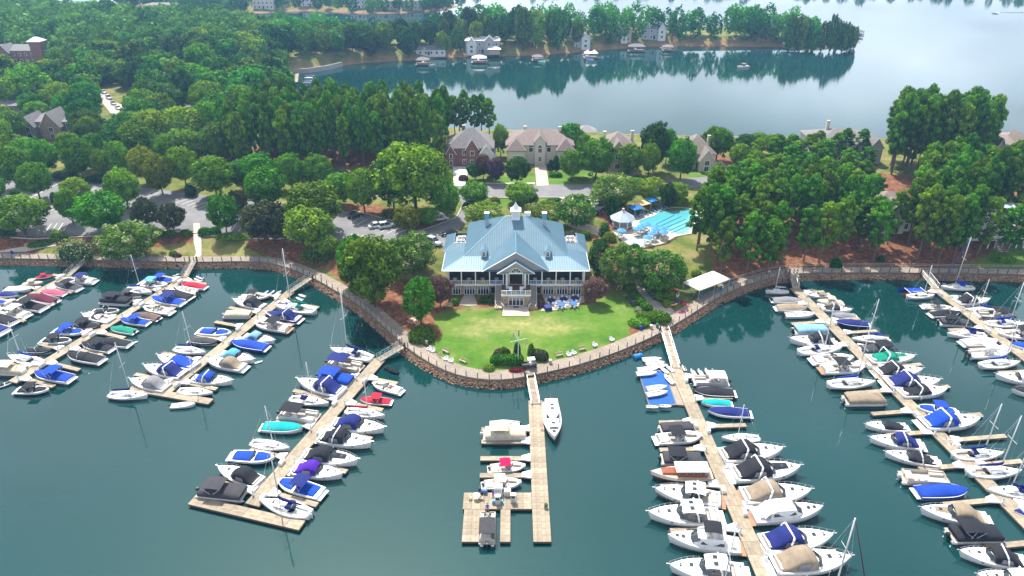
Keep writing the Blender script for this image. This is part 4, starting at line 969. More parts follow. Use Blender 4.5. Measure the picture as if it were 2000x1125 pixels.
# every slip: side, kind, bow survey point, stern survey point, options, words for the label
SLIPS = {
'A': {'far': [
 ('pwc', (114, 533), (103, 537), dict(c='navy'), 'white and navy jet ski'), ('pwc', (128, 532), (118, 536), dict(c='ltgrey'), 'white jet ski'),
 ('run', (103, 535), (69, 539), dict(cover='red', stripe='red', bim='red'), 'red covered runabout with red bimini'), ('run', (84, 549), (43, 552), dict(cover='cream', hullc='cream', stripe='cream', bim='cream'), 'cream covered runabout with raised canopy'),
 ('run', (60, 563), (11, 562), dict(cover='white', ob=True), 'white covered runabout'), ('run', (36, 575), (-13, 573), dict(cover='navy', stripe='navy'), 'white runabout under navy cover'), ('run', (12, 590), (-38, 588), dict(cover='royal', bim='blue'), 'white runabout under bright blue cover')],
 'near': [('pwc', (158, 533), (170, 536), dict(c='black'), 'white and black jet ski'), ('pwc', (168, 537), (180, 540), dict(c='grey'), 'white and grey jet ski'),
 ('bow', (125, 545), (183, 548), dict(bim='navy', stripe='white'), 'white deck boat with navy bimini'), ('run', (107, 553), (153, 563), dict(cover='dgrey', bim='black'), 'dark grey covered runabout'),
 ('run', (81, 567), (124, 572), dict(cover='pink', stripe='red'), 'white runabout under pink red cover'), ('run', (53, 577), (107, 588), dict(cover='maroon', ob=True), 'white runabout under maroon cover'),
 ('run', (25, 591), (83, 602), dict(cover='black', stripe='red', bim='black'), 'red striped runabout under black cover'), ('bow', (-2, 604), (51, 615), dict(bim='white', stripe='royal'), 'open blue and white ski boat'),
 ('run', (-33, 615), (24, 630), dict(cover='black'), 'white runabout under black cover'), ('run', (-62, 632), (6, 648), dict(cover='navy'), 'white runabout under navy cover')]},
'B': {'far': [
 ('pwc', (350, 531), (336, 534), dict(c='black'), 'white and black jet ski'), ('pwc', (358, 537), (343, 540), dict(c='ltgrey'), 'white jet ski'),
 ('run', (340, 548), (292, 543), dict(cover='royal', stripe='navy', bim='royal'), 'bright blue covered runabout with bimini'), ('bow', (327, 556), (272, 552), dict(bim='ltblue', stripe='white'), 'open white boat with light blue bimini'),
 ('sail', (297, 570), (246, 562), dict(cv='royal', jib='royal', tall=9.5), 'white sailboat with blue furled jib'), ('run', (276, 577), (230, 572), dict(cover='black', bim='dgrey'), 'white runabout under black cover with grey bimini'),
 ('pon', (257, 589), (197, 585), dict(cover='black', bim='black', tall=True), 'black covered pontoon boat'), ('run', (233, 605), (180, 606), dict(cover='black', hullc='white', stripe='yellow', arch=True, two=True), 'white and yellow ski boat with black cover'),
 ('cru', (160, 614), (219, 625), dict(cv=None, arch=False, pad=None), 'open white cuddy boat with light blue seat'), ('run', (197, 637), (136, 633), dict(cover='black', hullc='black', bim='black'), 'black covered runabout with small bimini'),
 ('run', (164, 649), (107, 643), dict(cover='royal', stripe='navy', bim='royal', two=True), 'white and blue runabout under blue covers'), ('run', (140, 664), (81, 663), dict(cover='black', bim='black', two=True), 'white runabout with black covers and bimini'),
 ('run', (100, 683), (51, 681), dict(cover='black', hullc='black', arch=True), 'black covered ski boat with tower'), ('sail', (15, 695), (81, 708), dict(cv='royal', tall=7.5), 'white sailboat with bright blue sail cover'),
 ('pon', (53, 723), (-11, 720), dict(cover='cream', bim='cream', hullc='cream'), 'cream covered pontoon boat'), ('run', (24, 741), (-14, 752), dict(cover='black', stripe='navy', two=True), 'white runabout with black cockpit')],
 'near': [('pwc', (382, 536), (396, 540), dict(c='royal'), 'white and blue jet ski'), ('pwc', (378, 541), (394, 545), dict(c='black'), 'blue and black jet ski'),
 ('run', (353, 553), (400, 559), dict(cover='red'), 'white runabout under red cover'), ('con', (341, 560), (385, 569), dict(hardtop=False), 'open white fishing boat with outboards'),
 ('run', (316, 569), (371, 580), dict(cover='black', hullc='black'), 'black covered runabout'), ('run', (297, 581), (355, 591), dict(cover='blue', bim='navy'), 'white runabout with blue cover and navy bimini'),
 ('bow', (280, 599), (333, 608), dict(bim=None, stripe='red'), 'open red and white ski boat'), ('run', (264, 611), (308, 620), dict(cover='brown', hullc='brown', ob=True), 'brown covered runabout'),
 ('run', (235, 622), (287, 629), dict(cover='blue', bim='royal', stripe='cream'), 'white runabout with bright blue cover and bimini'), ('run', (215, 638), (261, 646), dict(cover='green', ob=True), 'white runabout under green cover'),
 ('run', (192, 663), (251, 671), dict(cover='black'), 'white runabout under black cover with white stern'), ('run', (160, 669), (216, 681), dict(cover='black', bim='black'), 'white runabout with black cover and bimini'),
 ('run', (132, 691), (197, 703), dict(cover='black', stripe='red', arch=True), 'red hulled ski boat with black cover and tower'), ('run', (68, 727), (137, 739), dict(cover='royal', bim='blue'), 'white runabout with bright blue bimini and cover'),
 ('run', (96, 759), (31, 760), dict(cover='black', stripe='black', bim='black', two=True), 'white runabout with black covers moored across the dock end')]},
'C': {'far': [
 ('pwc', (524, 563), (514, 569), dict(c='ltblue'), 'light blue and white jet ski'), ('pwc', (536, 563), (524, 570), dict(c='blue'), 'blue and white jet ski'), ('pwc', (549, 564), (536, 571), dict(c='ltgrey'), 'white jet ski'),
 ('bow', (527, 577), (469, 579), dict(bim='black', stripe='black'), 'white deck boat with black bimini'), ('cru', (455, 586), (515, 599), dict(cv='black', arch=False), 'white cruiser with black canvas'),
 ('pon', (493, 613), (436, 613), dict(cover='cream', bim=None, hullc='ltgrey', ob='grey'), 'cream covered pontoon boat'), ('run', (452, 650), (388, 645), dict(cover='blue', two=True), 'white runabout with two blue covers'),
 ('run', (425, 667), (372, 661), dict(cover='dgrey', hullc='black'), 'dark grey covered runabout'), ('sail', (402, 687), (340, 679), dict(cv='navy', tall=9.5), 'white sailboat with navy sail cover'),
 ('cru', (308, 697), (383, 716), dict(cv='blue', top=False, arch=False), 'white cruiser under low blue canvas'), ('cru', (281, 716), (359, 732), dict(cv='navy'), 'white cruiser with blue canvas and white arch'),
 ('cru', (253, 742), (327, 757), dict(cv='grey', arch=False), 'white cruiser with grey canvas'), ('sail', (289, 771), (212, 769), dict(cv='navy', dodger=None, tall=11.5), 'white sailboat with navy covers moored across the dock end')],
 'near': [('pwc', (582, 571), (596, 575), dict(c='ltgrey'), 'white jet ski'), ('pwc', (577, 577), (591, 582), dict(c='ltblue'), 'light blue and white jet ski'), ('pwc', (570, 583), (584, 588), dict(c='pink'), 'pink and white jet ski'), ('pwc', (553, 588), (570, 594), dict(c='blue', cov='blue'), 'blue covered jet ski'),
 ('sail', (536, 598), (616, 607), dict(cv='green', dodger='green', tall=11.0), 'white sailboat with green sail cover'), ('cru', (517, 611), (584, 623), dict(cv='navy', full=True, hullc='navy'), 'cruiser wholly under navy cover with white arch'),
 ('bow', (497, 630), (563, 642), dict(bim='black', stripe='tan'), 'cream and tan bowrider with black bimini'), ('cru', (537, 665), (477, 655), dict(cv='sky', arch=False), 'white cruiser with pale blue bimini'),
 ('run', (452, 667), (519, 678), dict(cover='royal', hullc='blue', stripe='blue'), 'boat wholly under bright blue cover'), ('cru', (497, 703), (431, 690), dict(cv='ltblue', arch=False), 'white cruiser with turquoise bimini'),
 ('cru', (403, 704), (476, 717), dict(cv='tan', arch=False), 'white cruiser with tan canvas'), ('cru', (455, 744), (377, 738), dict(cv='blue'), 'white cruiser with blue canvas and white arch'),
 ('sail', (416, 766), (348, 760), dict(cv=None, boom=False, stripe='maroon', tall=8.5), 'white sailboat with dark red hull stripe'), ('con', (381, 785), (332, 789), dict(hardtop=False, small=True), 'small open white boat moored across the dock end')]},
'D': {'far': [
 ('sail', (645, 682), (727, 700), dict(cv='navy', dodger='navy', tall=11.0), 'white sailboat with navy sail cover and hood'), ('pon', (709, 721), (638, 707), dict(bim='navy', hullc='tan'), 'tan pontoon boat with navy bimini'),
 ('pon', (691, 746), (620, 733), dict(bim='royal', cover='blue'), 'pontoon boat with blue cover and bimini'), ('cru', (581, 744), (670, 767), dict(cv='navy'), 'white cruiser with navy canvas and white arch'),
 ('sail', (643, 787), (567, 776), dict(cv=None, tall=8.2, dodger='navy'), 'small white sailboat with bare boom'), ('pon', (624, 817), (544, 806), dict(bim='black', hullc='ltgrey'), 'open pontoon boat with wide black bimini'),
 ('run', (592, 835), (513, 831), dict(cover='turq'), 'white runabout under turquoise cover'), ('sail', (566, 874), (490, 862), dict(cv=None, tall=8.6), 'white sailboat with tall bare mast'),
 ('run', (537, 894), (451, 888), dict(cover='blue', stripe='navy', two=True), 'white and navy runabout with two blue covers'), ('cru', (425, 913), (508, 942), dict(cv='black', arch=False, top=True), 'white cuddy cruiser with black bimini'),
 ('pon', (482, 966), (387, 956), dict(cover='dgrey', bim='dgrey', tall=True, hullc='ltgrey'), 'dark grey covered pontoon boat')],
 'near': [('pwc', (748, 713), (768, 717), dict(c='black', cov='black'), 'black covered jet ski nearest the gangway'), ('pwc', (757, 718), (778, 723), dict(c='black', cov='black'), 'black covered jet ski beside another'),
 ('bow', (727, 746), (782, 762), dict(bim=None, stripe='white'), 'small open white ski boat'), ('run', (702, 778), (762, 782), dict(cover='red', stripe='red', bim='red'), 'white runabout with red cover'),
 ('sail', (752, 811), (675, 800), dict(cv='red', tall=8.6), 'white sailboat with red sail cover'), ('cru', (752, 838), (650, 826), dict(cv='navy', arch=False), 'white cruiser with navy bimini'),
 ('cru', (727, 867), (624, 852), dict(cv='black'), 'white cruiser with black canvas and arch'), ('cru', (700, 901), (592, 888), dict(cv='black', pad='black', arch=False), 'white cruiser with black bimini and black sun pad'),
 ('cru', (670, 927), (572, 914), dict(cv='purple', arch=False), 'white speedboat with purple cover and bimini'), ('run', (542, 938), (627, 963), dict(cover='blue', stripe='yellow', bim='navy', two=True), 'white ski boat with blue covers and yellow stripe'),
 ('sail', (506, 977), (606, 1003), dict(cv='navy', dodger='navy', tall=9.5), 'white sailboat with navy sail cover and hood')]},
'F': {'far': [
 ('pon', (1356, 832), (1287, 836), dict(cover='dgrey', bim=None, ob='grey'), 'dark grey covered pontoon boat'), ('bow', (1372, 850), (1284, 857), dict(bim='black', stripe='cream'), 'white bowrider with black bimini'),
 ('pon', (1375, 897), (1289, 894), dict(cover='dgrey', bim='black', tall=True), 'black covered pontoon boat with tall bimini'), ('cla', (1270, 925), (1390, 925), dict(), 'classic white launch with varnished wooden cabin'),
 ('cru', (1278, 958), (1407, 976), dict(cv=None, hard=True, stripe='tan'), 'white cruiser with white hardtop'), ('cru', (1265, 1005), (1405, 1009), dict(cv='navy', hard=True), 'white cruiser with hardtop and blue curtain'),
 ('yac', (1303, 1050), (1445, 1066), dict(cv='black'), 'white flybridge yacht with black bimini'), ('cru', (1306, 1108), (1455, 1120), dict(cv='navy', hard=True), 'white hardtop cruiser with blue curtain'),
 ('sail', (1350, 1168), (1486, 1176), dict(cv='navy', tall=11.5), 'white sailboat at the picture edge')],
 'near': [
 ('pon', (1351, 743), (1425, 744), dict(bim='white', hullc='ltgrey', ob='black'), 'grey pontoon boat with white bimini'), ('run', (1353, 763), (1433, 766), dict(cover='black', hullc='black', stripe='black'), 'boat wholly under black cover'),
 ('run', (1369, 783), (1428, 785), dict(cover='turq'), 'white runabout under turquoise cover'), ('run', (1381, 801), (1464, 806), dict(cover='navy', stripe='navy'), 'white ski boat under navy blue cover'),
 ('sail', (1409, 853), (1484, 853), dict(cv=None, tall=8.0, boom=False), 'small open white keelboat'), ('cru', (1529, 880), (1407, 890), dict(cv='black'), 'white cruiser with black canvas'),
 ('cru', (1563, 916), (1430, 927), dict(cv='black', pad='black'), 'large white cruiser with black top and sun pad'), ('cru', (1584, 962), (1449, 969), dict(cv='tan', stripe='tan'), 'white cruiser with tan canvas and teak platform'),
 ('yac', (1606, 996), (1470, 1008), dict(cv='white', fly=False), 'white enclosed motor yacht'), ('cru', (1627, 1049), (1487, 1062), dict(cv='navy'), 'white cruiser with navy blue canvas'),
 ('cru', (1661, 1093), (1508, 1104), dict(cv='tan', arch=False), 'white cruiser with beige canvas top'), ('sail', (1690, 1150), (1545, 1160), dict(cv=None, tall=9.6, jib='maroon'), 'sailboat with dark red furled jib at the picture edge')]},
'G': {'far': [
 ('sail', (1495, 567), (1540, 567), dict(cv='ltgrey', tall=7.0, L=7.0), 'small white sailboat with grey cover'), ('run', (1567, 585), (1509, 584), dict(cover='grey', ob=True, bim=None), 'white runabout under grey cover'),
 ('run', (1578, 600), (1517, 600), dict(cover='tan', hullc='ltgrey'), 'tan covered runabout'), ('con', (1592, 612), (1533, 613), dict(hardtop=False), 'open cream fishing boat with outboards'),
 ('pon', (1618, 643), (1549, 645), dict(cover='sky', bim=None), 'pale blue covered pontoon boat'), ('cru', (1541, 663), (1632, 669), dict(cv='black'), 'white cruiser with black canvas and arch'),
 ('sail', (1645, 680), (1561, 686), dict(cv=None, dodger='navy', tall=9.0), 'white sailboat with navy stern hood'), ('bow', (1667, 698), (1589, 703), dict(bim=None, stripe='white'), 'open white bowrider with no bimini'),
 ('bow', (1689, 717), (1607, 721), dict(bim='black', stripe='tan'), 'white and tan bowrider with black bimini'), ('sail', (1710, 746), (1619, 750), dict(cv='royal', tall=11.0), 'white sailboat with bright blue sail cover'),
 ('pon', (1730, 780), (1647, 780), dict(cover='tan', bim=None, ob='grey'), 'tan covered pontoon boat'), ('cru', (1689, 829), (1772, 833), dict(cv='black', top=False, arch=False), 'white cuddy cruiser under low black canvas'),
 ('cru', (1697, 856), (1801, 868), dict(cv='navy'), 'white cruiser with blue canvas and arch'), ('cru', (1727, 884), (1833, 902), dict(cv='black', top=False), 'white cruiser with black canvas behind its arch'),
 ('pon', (1857, 937), (1757, 930), dict(bim=None, hullc='cream', ob='grey'), 'open cream pontoon boat with striped seats'), ('run', (1891, 957), (1792, 960), dict(cover='royal', hullc='royal', stripe='white'), 'boat wholly under bright blue cover'),
 ('cru', (1796, 995), (1930, 1015), dict(cv='tan', pad='tan', arch=False), 'white cruiser with tan canvas and tan sun pad'), ('pon', (1957, 1043), (1852, 1044), dict(cover='black', bim='black', tall=True), 'black covered pontoon boat'),
 ('cru', (1872, 1078), (2004, 1098), dict(cv='black'), 'white cruiser with black top and white bow'), ('cru', (1906, 1124), (2040, 1142), dict(cv='ltgrey'), 'white cruiser at the picture edge')],
 'near': [
 ('pwc', (1575, 562), (1597, 565), dict(c='grey', cov='grey'), 'grey covered jet ski'), ('cru', (1579, 575), (1622, 573), dict(cv='tan', arch=False, top=False), 'small white cuddy with tan canvas'),
 ('run', (1595, 586), (1645, 588), dict(cover='cream', bim='cream'), 'white runabout under cream cover with canopy'), ('cru', (1665, 604), (1604, 599), dict(cv='black', top=False), 'white cuddy cruiser with black canvas'),
 ('run', (1624, 612), (1672, 614), dict(cover='grey'), 'grey covered runabout'), ('run', (1630, 627), (1696, 632), dict(cover='navy', hullc='navy', stripe='navy'), 'boat wholly under dark blue cover'),
 ('sail', (1663, 661), (1738, 662), dict(cv='royal', hullc='white', stripe='hullblue', tall=9.0), 'sailboat with blue hull and blue sail cover'), ('pon', (1677, 684), (1750, 684), dict(bim='black', hullc='grey', cover='dgrey', tall=True), 'grey pontoon boat with black bimini'),
 ('cru', (1787, 698), (1695, 701), dict(cv='green', top=False, pad='green'), 'white cruiser with green covers'), ('cru', (1802, 723), (1712, 727), dict(cv='black', arch=True), 'white cruiser with black bimini and arch'),
 ('cru', (1836, 746), (1731, 749), dict(cv='navy'), 'white cruiser with navy canvas and arch'), ('cru', (1850, 762), (1756, 767), dict(cv='black', top=False), 'white cruiser with low black canvas and arch'),
 ('run', (1789, 794), (1871, 804), dict(cover='blue', stripe='navy', bim='royal', two=True), 'white and navy ski boat with blue covers'), ('cru', (1914, 821), (1801, 828), dict(cv='blue'), 'white cruiser with bright blue canvas'),
 ('pwc', (1838, 854), (1868, 858), dict(c='ltgrey'), 'white jet ski nearer the shore'), ('pwc', (1847, 864), (1878, 869), dict(c='ltgrey'), 'white jet ski farther from the shore'),
 ('sail', (1961, 885), (1863, 888), dict(cv='navy', dodger='navy', tall=9.0), 'white sailboat with navy window covers'), ('sail', (1996, 920), (1891, 921), dict(cv='navy', tall=9.6), 'white sailboat with narrow navy sail cover'),
 ('sail', (1927, 956), (2034, 964), dict(cv='navy', dodger='navy', tall=9.0), 'white sailboat with navy hood, bow to the dock'), ('run', (1981, 996), (2060, 1006), dict(cover='navy'), 'white runabout under navy cover')]},
'H': {'far': [
 ('cat', (1757, 568), (1812, 566), dict(), 'small blue and red beach catamaran'), ('sail', (1826, 576), (1773, 577), dict(cv=None, tall=7.5, L=7.0), 'small white sailboat'),
 ('bow', (1859, 599), (1804, 596), dict(bim='black', stripe='white'), 'white bowrider with black bimini'), ('run', (1875, 609), (1819, 613), dict(cover='black', arch=True, stripe='tan'), 'white ski boat with black cover and arch'),
 ('pon', (1895, 631), (1833, 627), dict(cover='dgrey', bim='black', tall=True), 'dark covered pontoon boat'), ('sail', (1849, 651), (1926, 653), dict(cv='navy', dodger='navy', tall=8.5), 'white sailboat with long cabin windows'),
 ('run', (1950, 665), (1881, 669), dict(cover='ltgrey', hullc='ltgrey'), 'boat wholly under pale grey cover'), ('con', (1973, 688), (1893, 692), dict(hardtop=True, hullc='white', stripe='teal'), 'white and teal fishing boat with hardtop'),
 ('sail', (1993, 707), (1916, 712), dict(cv='royal', dodger=None, tall=8.8), 'white sailboat with bright blue sail cover'), ('cru', (1943, 732), (2040, 746), dict(cv='white'), 'white cruiser with dark cabin windows'), ('run', (1975, 759), (2068, 772), dict(cover='black'), 'white runabout under black cover')],
 'near': [
 ('sail', (1837, 559), (1902, 560), dict(cv='royal', jib='royal', tall=12.5, dodger='royal'), 'tall white sailboat with blue jib and sail cover'), ('run', (1856, 575), (1893, 579), dict(cover='ltgrey', two=True), 'small white boat with pale grey cover'),
 ('cru', (1934, 585), (1867, 589), dict(cv='black'), 'white cruiser with black canvas and arch'), ('sail', (1885, 603), (1947, 605), dict(cv='royal', tall=8.5), 'white sailboat with blue sail cover and red winch'),
 ('pon', (1905, 615), (1981, 620), dict(bim='black', hullc='dgrey', cover=None), 'pontoon boat with wide black bimini'), ('sail', (2004, 632), (1926, 631), dict(cv='royal', dodger='royal', tall=9.0), 'white sailboat with bright blue cockpit cover'),
 ('bow', (1949, 651), (2030, 656), dict(bim='black', stripe='black'), 'white bowrider with grey bimini'), ('run', (1973, 672), (2052, 680), dict(cover='royal', hullc='white'), 'white runabout under bright blue cover')]}}
ndx = 0
for k, sides in SLIPS.items():
    a, b, u, w_, nm, dock = AX[k]; s = np.array((-u[1], u[0]))
    for side, rows in sides.items():
        sw = 'left' if side == 'far' else 'right'
        pos = []; cnt = {}
        lab = []
        for i, (kind, bow, stern, opts, words) in enumerate(rows):
            lb = f'{words}, {ORD[i]} out on {sw} side, {nm}'
            if len(lb.split()) > 16: lb = f'{words}, {ORD[i]} out, {sw} side, {nm}'
            if len(lb.split()) > 16: lb = f'{words}, {ORD[i]} out {sw}, {nm}'
            c, Ln, t = boat(kind, bow, stern, lb, f'boats moored at the {nm}', opts)
            off = (c-a)@s; pos.append(((c-a)@u, abs(off), Ln, np.sign(off), kind))
        sg = np.sign(sum(p[3] for p in pos)); pos = sorted(pos)
        big = [p for p in pos if p[4] not in ('pwc', 'cat')]
        at = []
        for i in range(len(big)-1):
            gap = big[i+1][0]-big[i][0]
            if i % 2 == 1 or gap > 6.0: at.append(((big[i][0]+big[i+1][0])/2, max(big[i][2], big[i+1][2])))
        if big and k not in ('C', 'D'): at.append((big[-1][0]+big[-1][2]*.18+.6, big[-1][2]))
        if big: at.insert(0, (big[0][0]-big[0][2]*.18-.7, big[0][2]))
        for j, (sp_, Lb) in enumerate(at):
            r = a+u*sp_+s*sg*w_/2
            if sp_ < .5 or sp_ > np.hypot(*(b-a))-.5: continue
            strip(dock, r, r+s*sg*Lb*.92, 1.0)
            for q in (-1, 1):
                pass
            link('corner_cap', gusset_me, dock, (r[0]+s[0]*sg*.02, r[1]+s[1]*sg*.02, DZ+.012), math.atan2(sg*s[1], sg*s[0]))
            if j % 2 == 0:
                bx = a+u*(sp_+1.5)+s*sg*(w_/2-.35)
                furn('dock_box', box_parts, (bx[0], bx[1], DZ), math.atan2(u[1], u[0]), f'white dock box, {ORD[j]} out on {sw} side, {nm}', 'dock box', 'white dock boxes along the docks')
            else:
                bx = a+u*(sp_+.9)+s*sg*(w_/2-.25)
                furn('power_pedestal', ped_parts, (bx[0], bx[1], DZ), 0, f'white power pedestal with blue cap, {ORD[j]} out on {sw} side, {nm}', 'pedestal', 'power pedestals along the docks')
# boats at the fuel dock and their neighbours
FG = 'boats moored at the fuel dock'
boat('pon', (1031, 846), (941, 848), 'pontoon boat with cream cover and canopy at the fuel dock', FG, dict(cover='cream', bim='cream', tall=True, ob='grey'))
boat('con', (966, 821), (1015, 824), 'small white boat behind the cream pontoon boat at the fuel dock', FG, dict(hardtop=False, small=True))
boat('bow', (1027, 907), (958, 912), 'white deck boat with crimson bimini and red bottom at the fuel dock', FG, dict(bim='crimson', stripe='red', ob=True))
boat('bow', (1019, 939), (946, 944), 'white deck boat with cream bimini beside the fuel pumps', FG, dict(bim='cream', stripe='white', ob=True))
boat('pon', (953, 996), (951, 1062), 'pontoon boat with black bimini between the fuel dock prongs', FG, dict(bim='dgrey', hullc='cream'))
boat('tra', (1083, 860), (1075, 786), 'long white motor yacht alongside the right edge of the fuel dock', FG, dict())
boat('din', (268, 661), (251, 666), 'small orange tender tied behind a black covered boat', 'dinghies', dict(inner='red'))
boat('din', (512, 699), (496, 703), 'small green tender off the bow of a white cruiser', 'dinghies', dict(inner='green'))
# dinghy float
df = thing('dinghy_float', 'low float carpeted in bright blue beside the dinghy dock', 'float', (0, 0, 0))
fa, fb = AX['F'][0], AX['F'][2]
quad = [G(1246, 724, .4), G(1298, 722, .4), G(1322, 790, .4), G(1268, 794, .4)]
MB().prism(quad, -.2, .36).build('float_base', wood_side, df)
qi = [np.array(q) for q in quad]; cc_ = sum(qi)/4
MB().prism([tuple(cc_+(q-cc_)*.93) for q in qi], .361, .40).build('blue_carpet', mat('blue_carpet', (.01, .10, .40), .9, .2, 1), df)
sidefl = [G(1298, 722, .42), G(1322, 720, .42), G(1346, 792, .42), G(1322, 790, .42)]
MB().prism(sidefl, -.2, .40).build('side_deck', wood_grey, df)
DN = [((1255, 699), (1293, 697)), ((1261, 706), (1299, 704)), ((1265, 713), (1305, 710)), ((1245, 723), (1285, 720)), ((1243, 731), (1283, 728)), ((1304, 728), (1289, 716)), ((1316, 725), (1300, 713)), ((1315, 749), (1297, 731)), ((1263, 760), (1303, 755)), ((1263, 772), (1304, 765)), ((1262, 793), (1287, 795)), ((1288, 792), (1312, 793))]
for i, (st_, bo) in enumerate(DN):
    onf = i > 2
    boat('din', bo, st_, f'white sailing dinghy, {ORD[i]} from the shore by the blue carpeted float', 'white dinghies on the blue float', dict(inner='white' if i not in (10, 11) else 'grey'), z=.8, wl=.55 if onf else .05)
for i, (p, q, c, cv) in enumerate([((1333, 708), (1340, 719), 'black', None), ((1350, 716), (1360, 731), 'ltgrey', 'ltgrey'), ((1364, 716), (1374, 731), 'ltgrey', 'ltgrey'), ((1378, 715), (1388, 730), 'royal', None), ((1391, 715), (1401, 728), 'dgrey', 'grey')]):
    boat('pwc', p, q, f'jet ski berthed stern-on, {ORD[i]} from the left beside the dinghy dock gangway', 'jet skis by the dinghy dock', dict(c=c, cov=cv) if cv else dict(c=c))
x_, y_ = G(1246, 696, .3); bl = thing('floating_barrel', 'bright blue barrel floating by the rocks near the dinghies', 'barrel', (x_, y_, .3), .4)
MB().loft([[(xx, r*math.cos(a_), r*math.sin(a_)) for a_ in np.linspace(0, 2*PI, 13)[:-1]] for xx, r in ((-.95, .5), (-.9, .58), (-.3, .58), (-.28, .62), (-.2, .62), (-.18, .58), (.3, .58), (.32, .62), (.4, .62), (.42, .58), (.9, .58), (.95, .5))], close=True, cap0=True, cap1=True).build('barrel_shell', mat('barrel_blue', (.02, .20, .55), .4), bl, True)
MB().tube((.95, .3, .15), (1.0, .3, .15), .08, 6).build('bung', float_m, bl)
# ---------------------------------------------------------------- clubhouse
roof_m = mat('blue_metal_roof', (.11, .215, .285), .6, .22, .22, metal=.0, spec=.5)
seam_m = mat('roof_seam', (.19, .34, .44), .4, metal=.15)
trim_m = mat('white_trim', (.80, .80, .79), .5)
gable_m = mat('gable_siding', (.36, .345, .35), .8, .12, 3)
stone_m = bpy.data.materials.new('fieldstone')
def stone_nodes(m, c1, c2, c3, sc):
    N, L = nodes_of(m); b = N['Principled BSDF']; b.inputs['Roughness'].default_value = .9
    tc = N.new('ShaderNodeTexCoord'); v = N.new('ShaderNodeTexVoronoi'); v.inputs['Scale'].default_value = sc; L.new(tc.outputs['Object'], v.inputs['Vector'])
    r = N.new('ShaderNodeValToRGB'); e = r.color_ramp.elements; e[0].color = (*c1, 1); e[1].color = (*c3, 1); q = e.new(.5); q.color = (*c2, 1)
    sp = N.new('ShaderNodeSeparateColor'); L.new(v.outputs['Color'], sp.inputs[0]); L.new(sp.outputs[0], r.inputs[0]); L.new(r.outputs[0], b.inputs['Base Color'])
    bp = N.new('ShaderNodeBump'); bp.inputs['Strength'].default_value = .6; bp.inputs['Distance'].default_value = .06; L.new(v.outputs['Distance'], bp.inputs['Height']); bp.invert = True; L.new(bp.outputs[0], b.inputs['Normal'])
stone_nodes(stone_m, (.20, .13, .08), (.34, .24, .15), (.42, .34, .25), 2.6)
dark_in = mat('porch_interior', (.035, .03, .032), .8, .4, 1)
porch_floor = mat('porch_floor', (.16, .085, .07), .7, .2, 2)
win_glass = mat('window_glass', (.03, .04, .05), .08, .3, 1, spec=.7)
club = thing('clubhouse', 'two storey clubhouse with blue standing seam metal roof facing the lawn', 'building', (.9, 147.0, 2.0))
ZF, ZE = 2.8, 6.7          # porch floor and eave above the lawn
def cb(name, mb, m, parent=club, smooth=False, **kw): return mb.build(name, m, parent, smooth, **kw)
# walls
cb('lower_wall', MB().box((0, 8.5, 1.4), (32.0, 16.6, 2.76)), stone_m)
cb('upper_wall', MB().box((0, 12.5, 4.7), (24.4, 19.0, 3.7)), mat('club_siding', (.30, .28, .28), .8, .1, 2))
cb('rear_wall', MB().box((0, 20.2, 3.6), (24.6, 5.2, 5.6)), MATS['club_siding'])
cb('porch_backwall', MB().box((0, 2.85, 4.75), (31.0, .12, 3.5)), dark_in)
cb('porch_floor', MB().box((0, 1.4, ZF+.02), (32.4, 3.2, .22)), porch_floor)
cb('porch_fascia', MB().box((0, -.26, ZF-.03), (32.8, .12, .34)), trim_m)
cb('porch_ceiling', MB().box((0, 1.4, ZE-.42), (32.2, 3.2, .1)), mat('porch_ceiling', (.35, .34, .33), .8))
for s in (-1, 1):
    cb('wing_wall', MB().box((s*14.6, 14.3, 3.3), (4.6, 9.4, 6.6)), MATS['club_siding'])
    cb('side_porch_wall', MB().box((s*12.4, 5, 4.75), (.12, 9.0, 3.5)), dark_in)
    cb('side_porch_floor', MB().box((s*14.0, 6.0, ZF+.02), (4.2, 6.0, .22)), porch_floor)
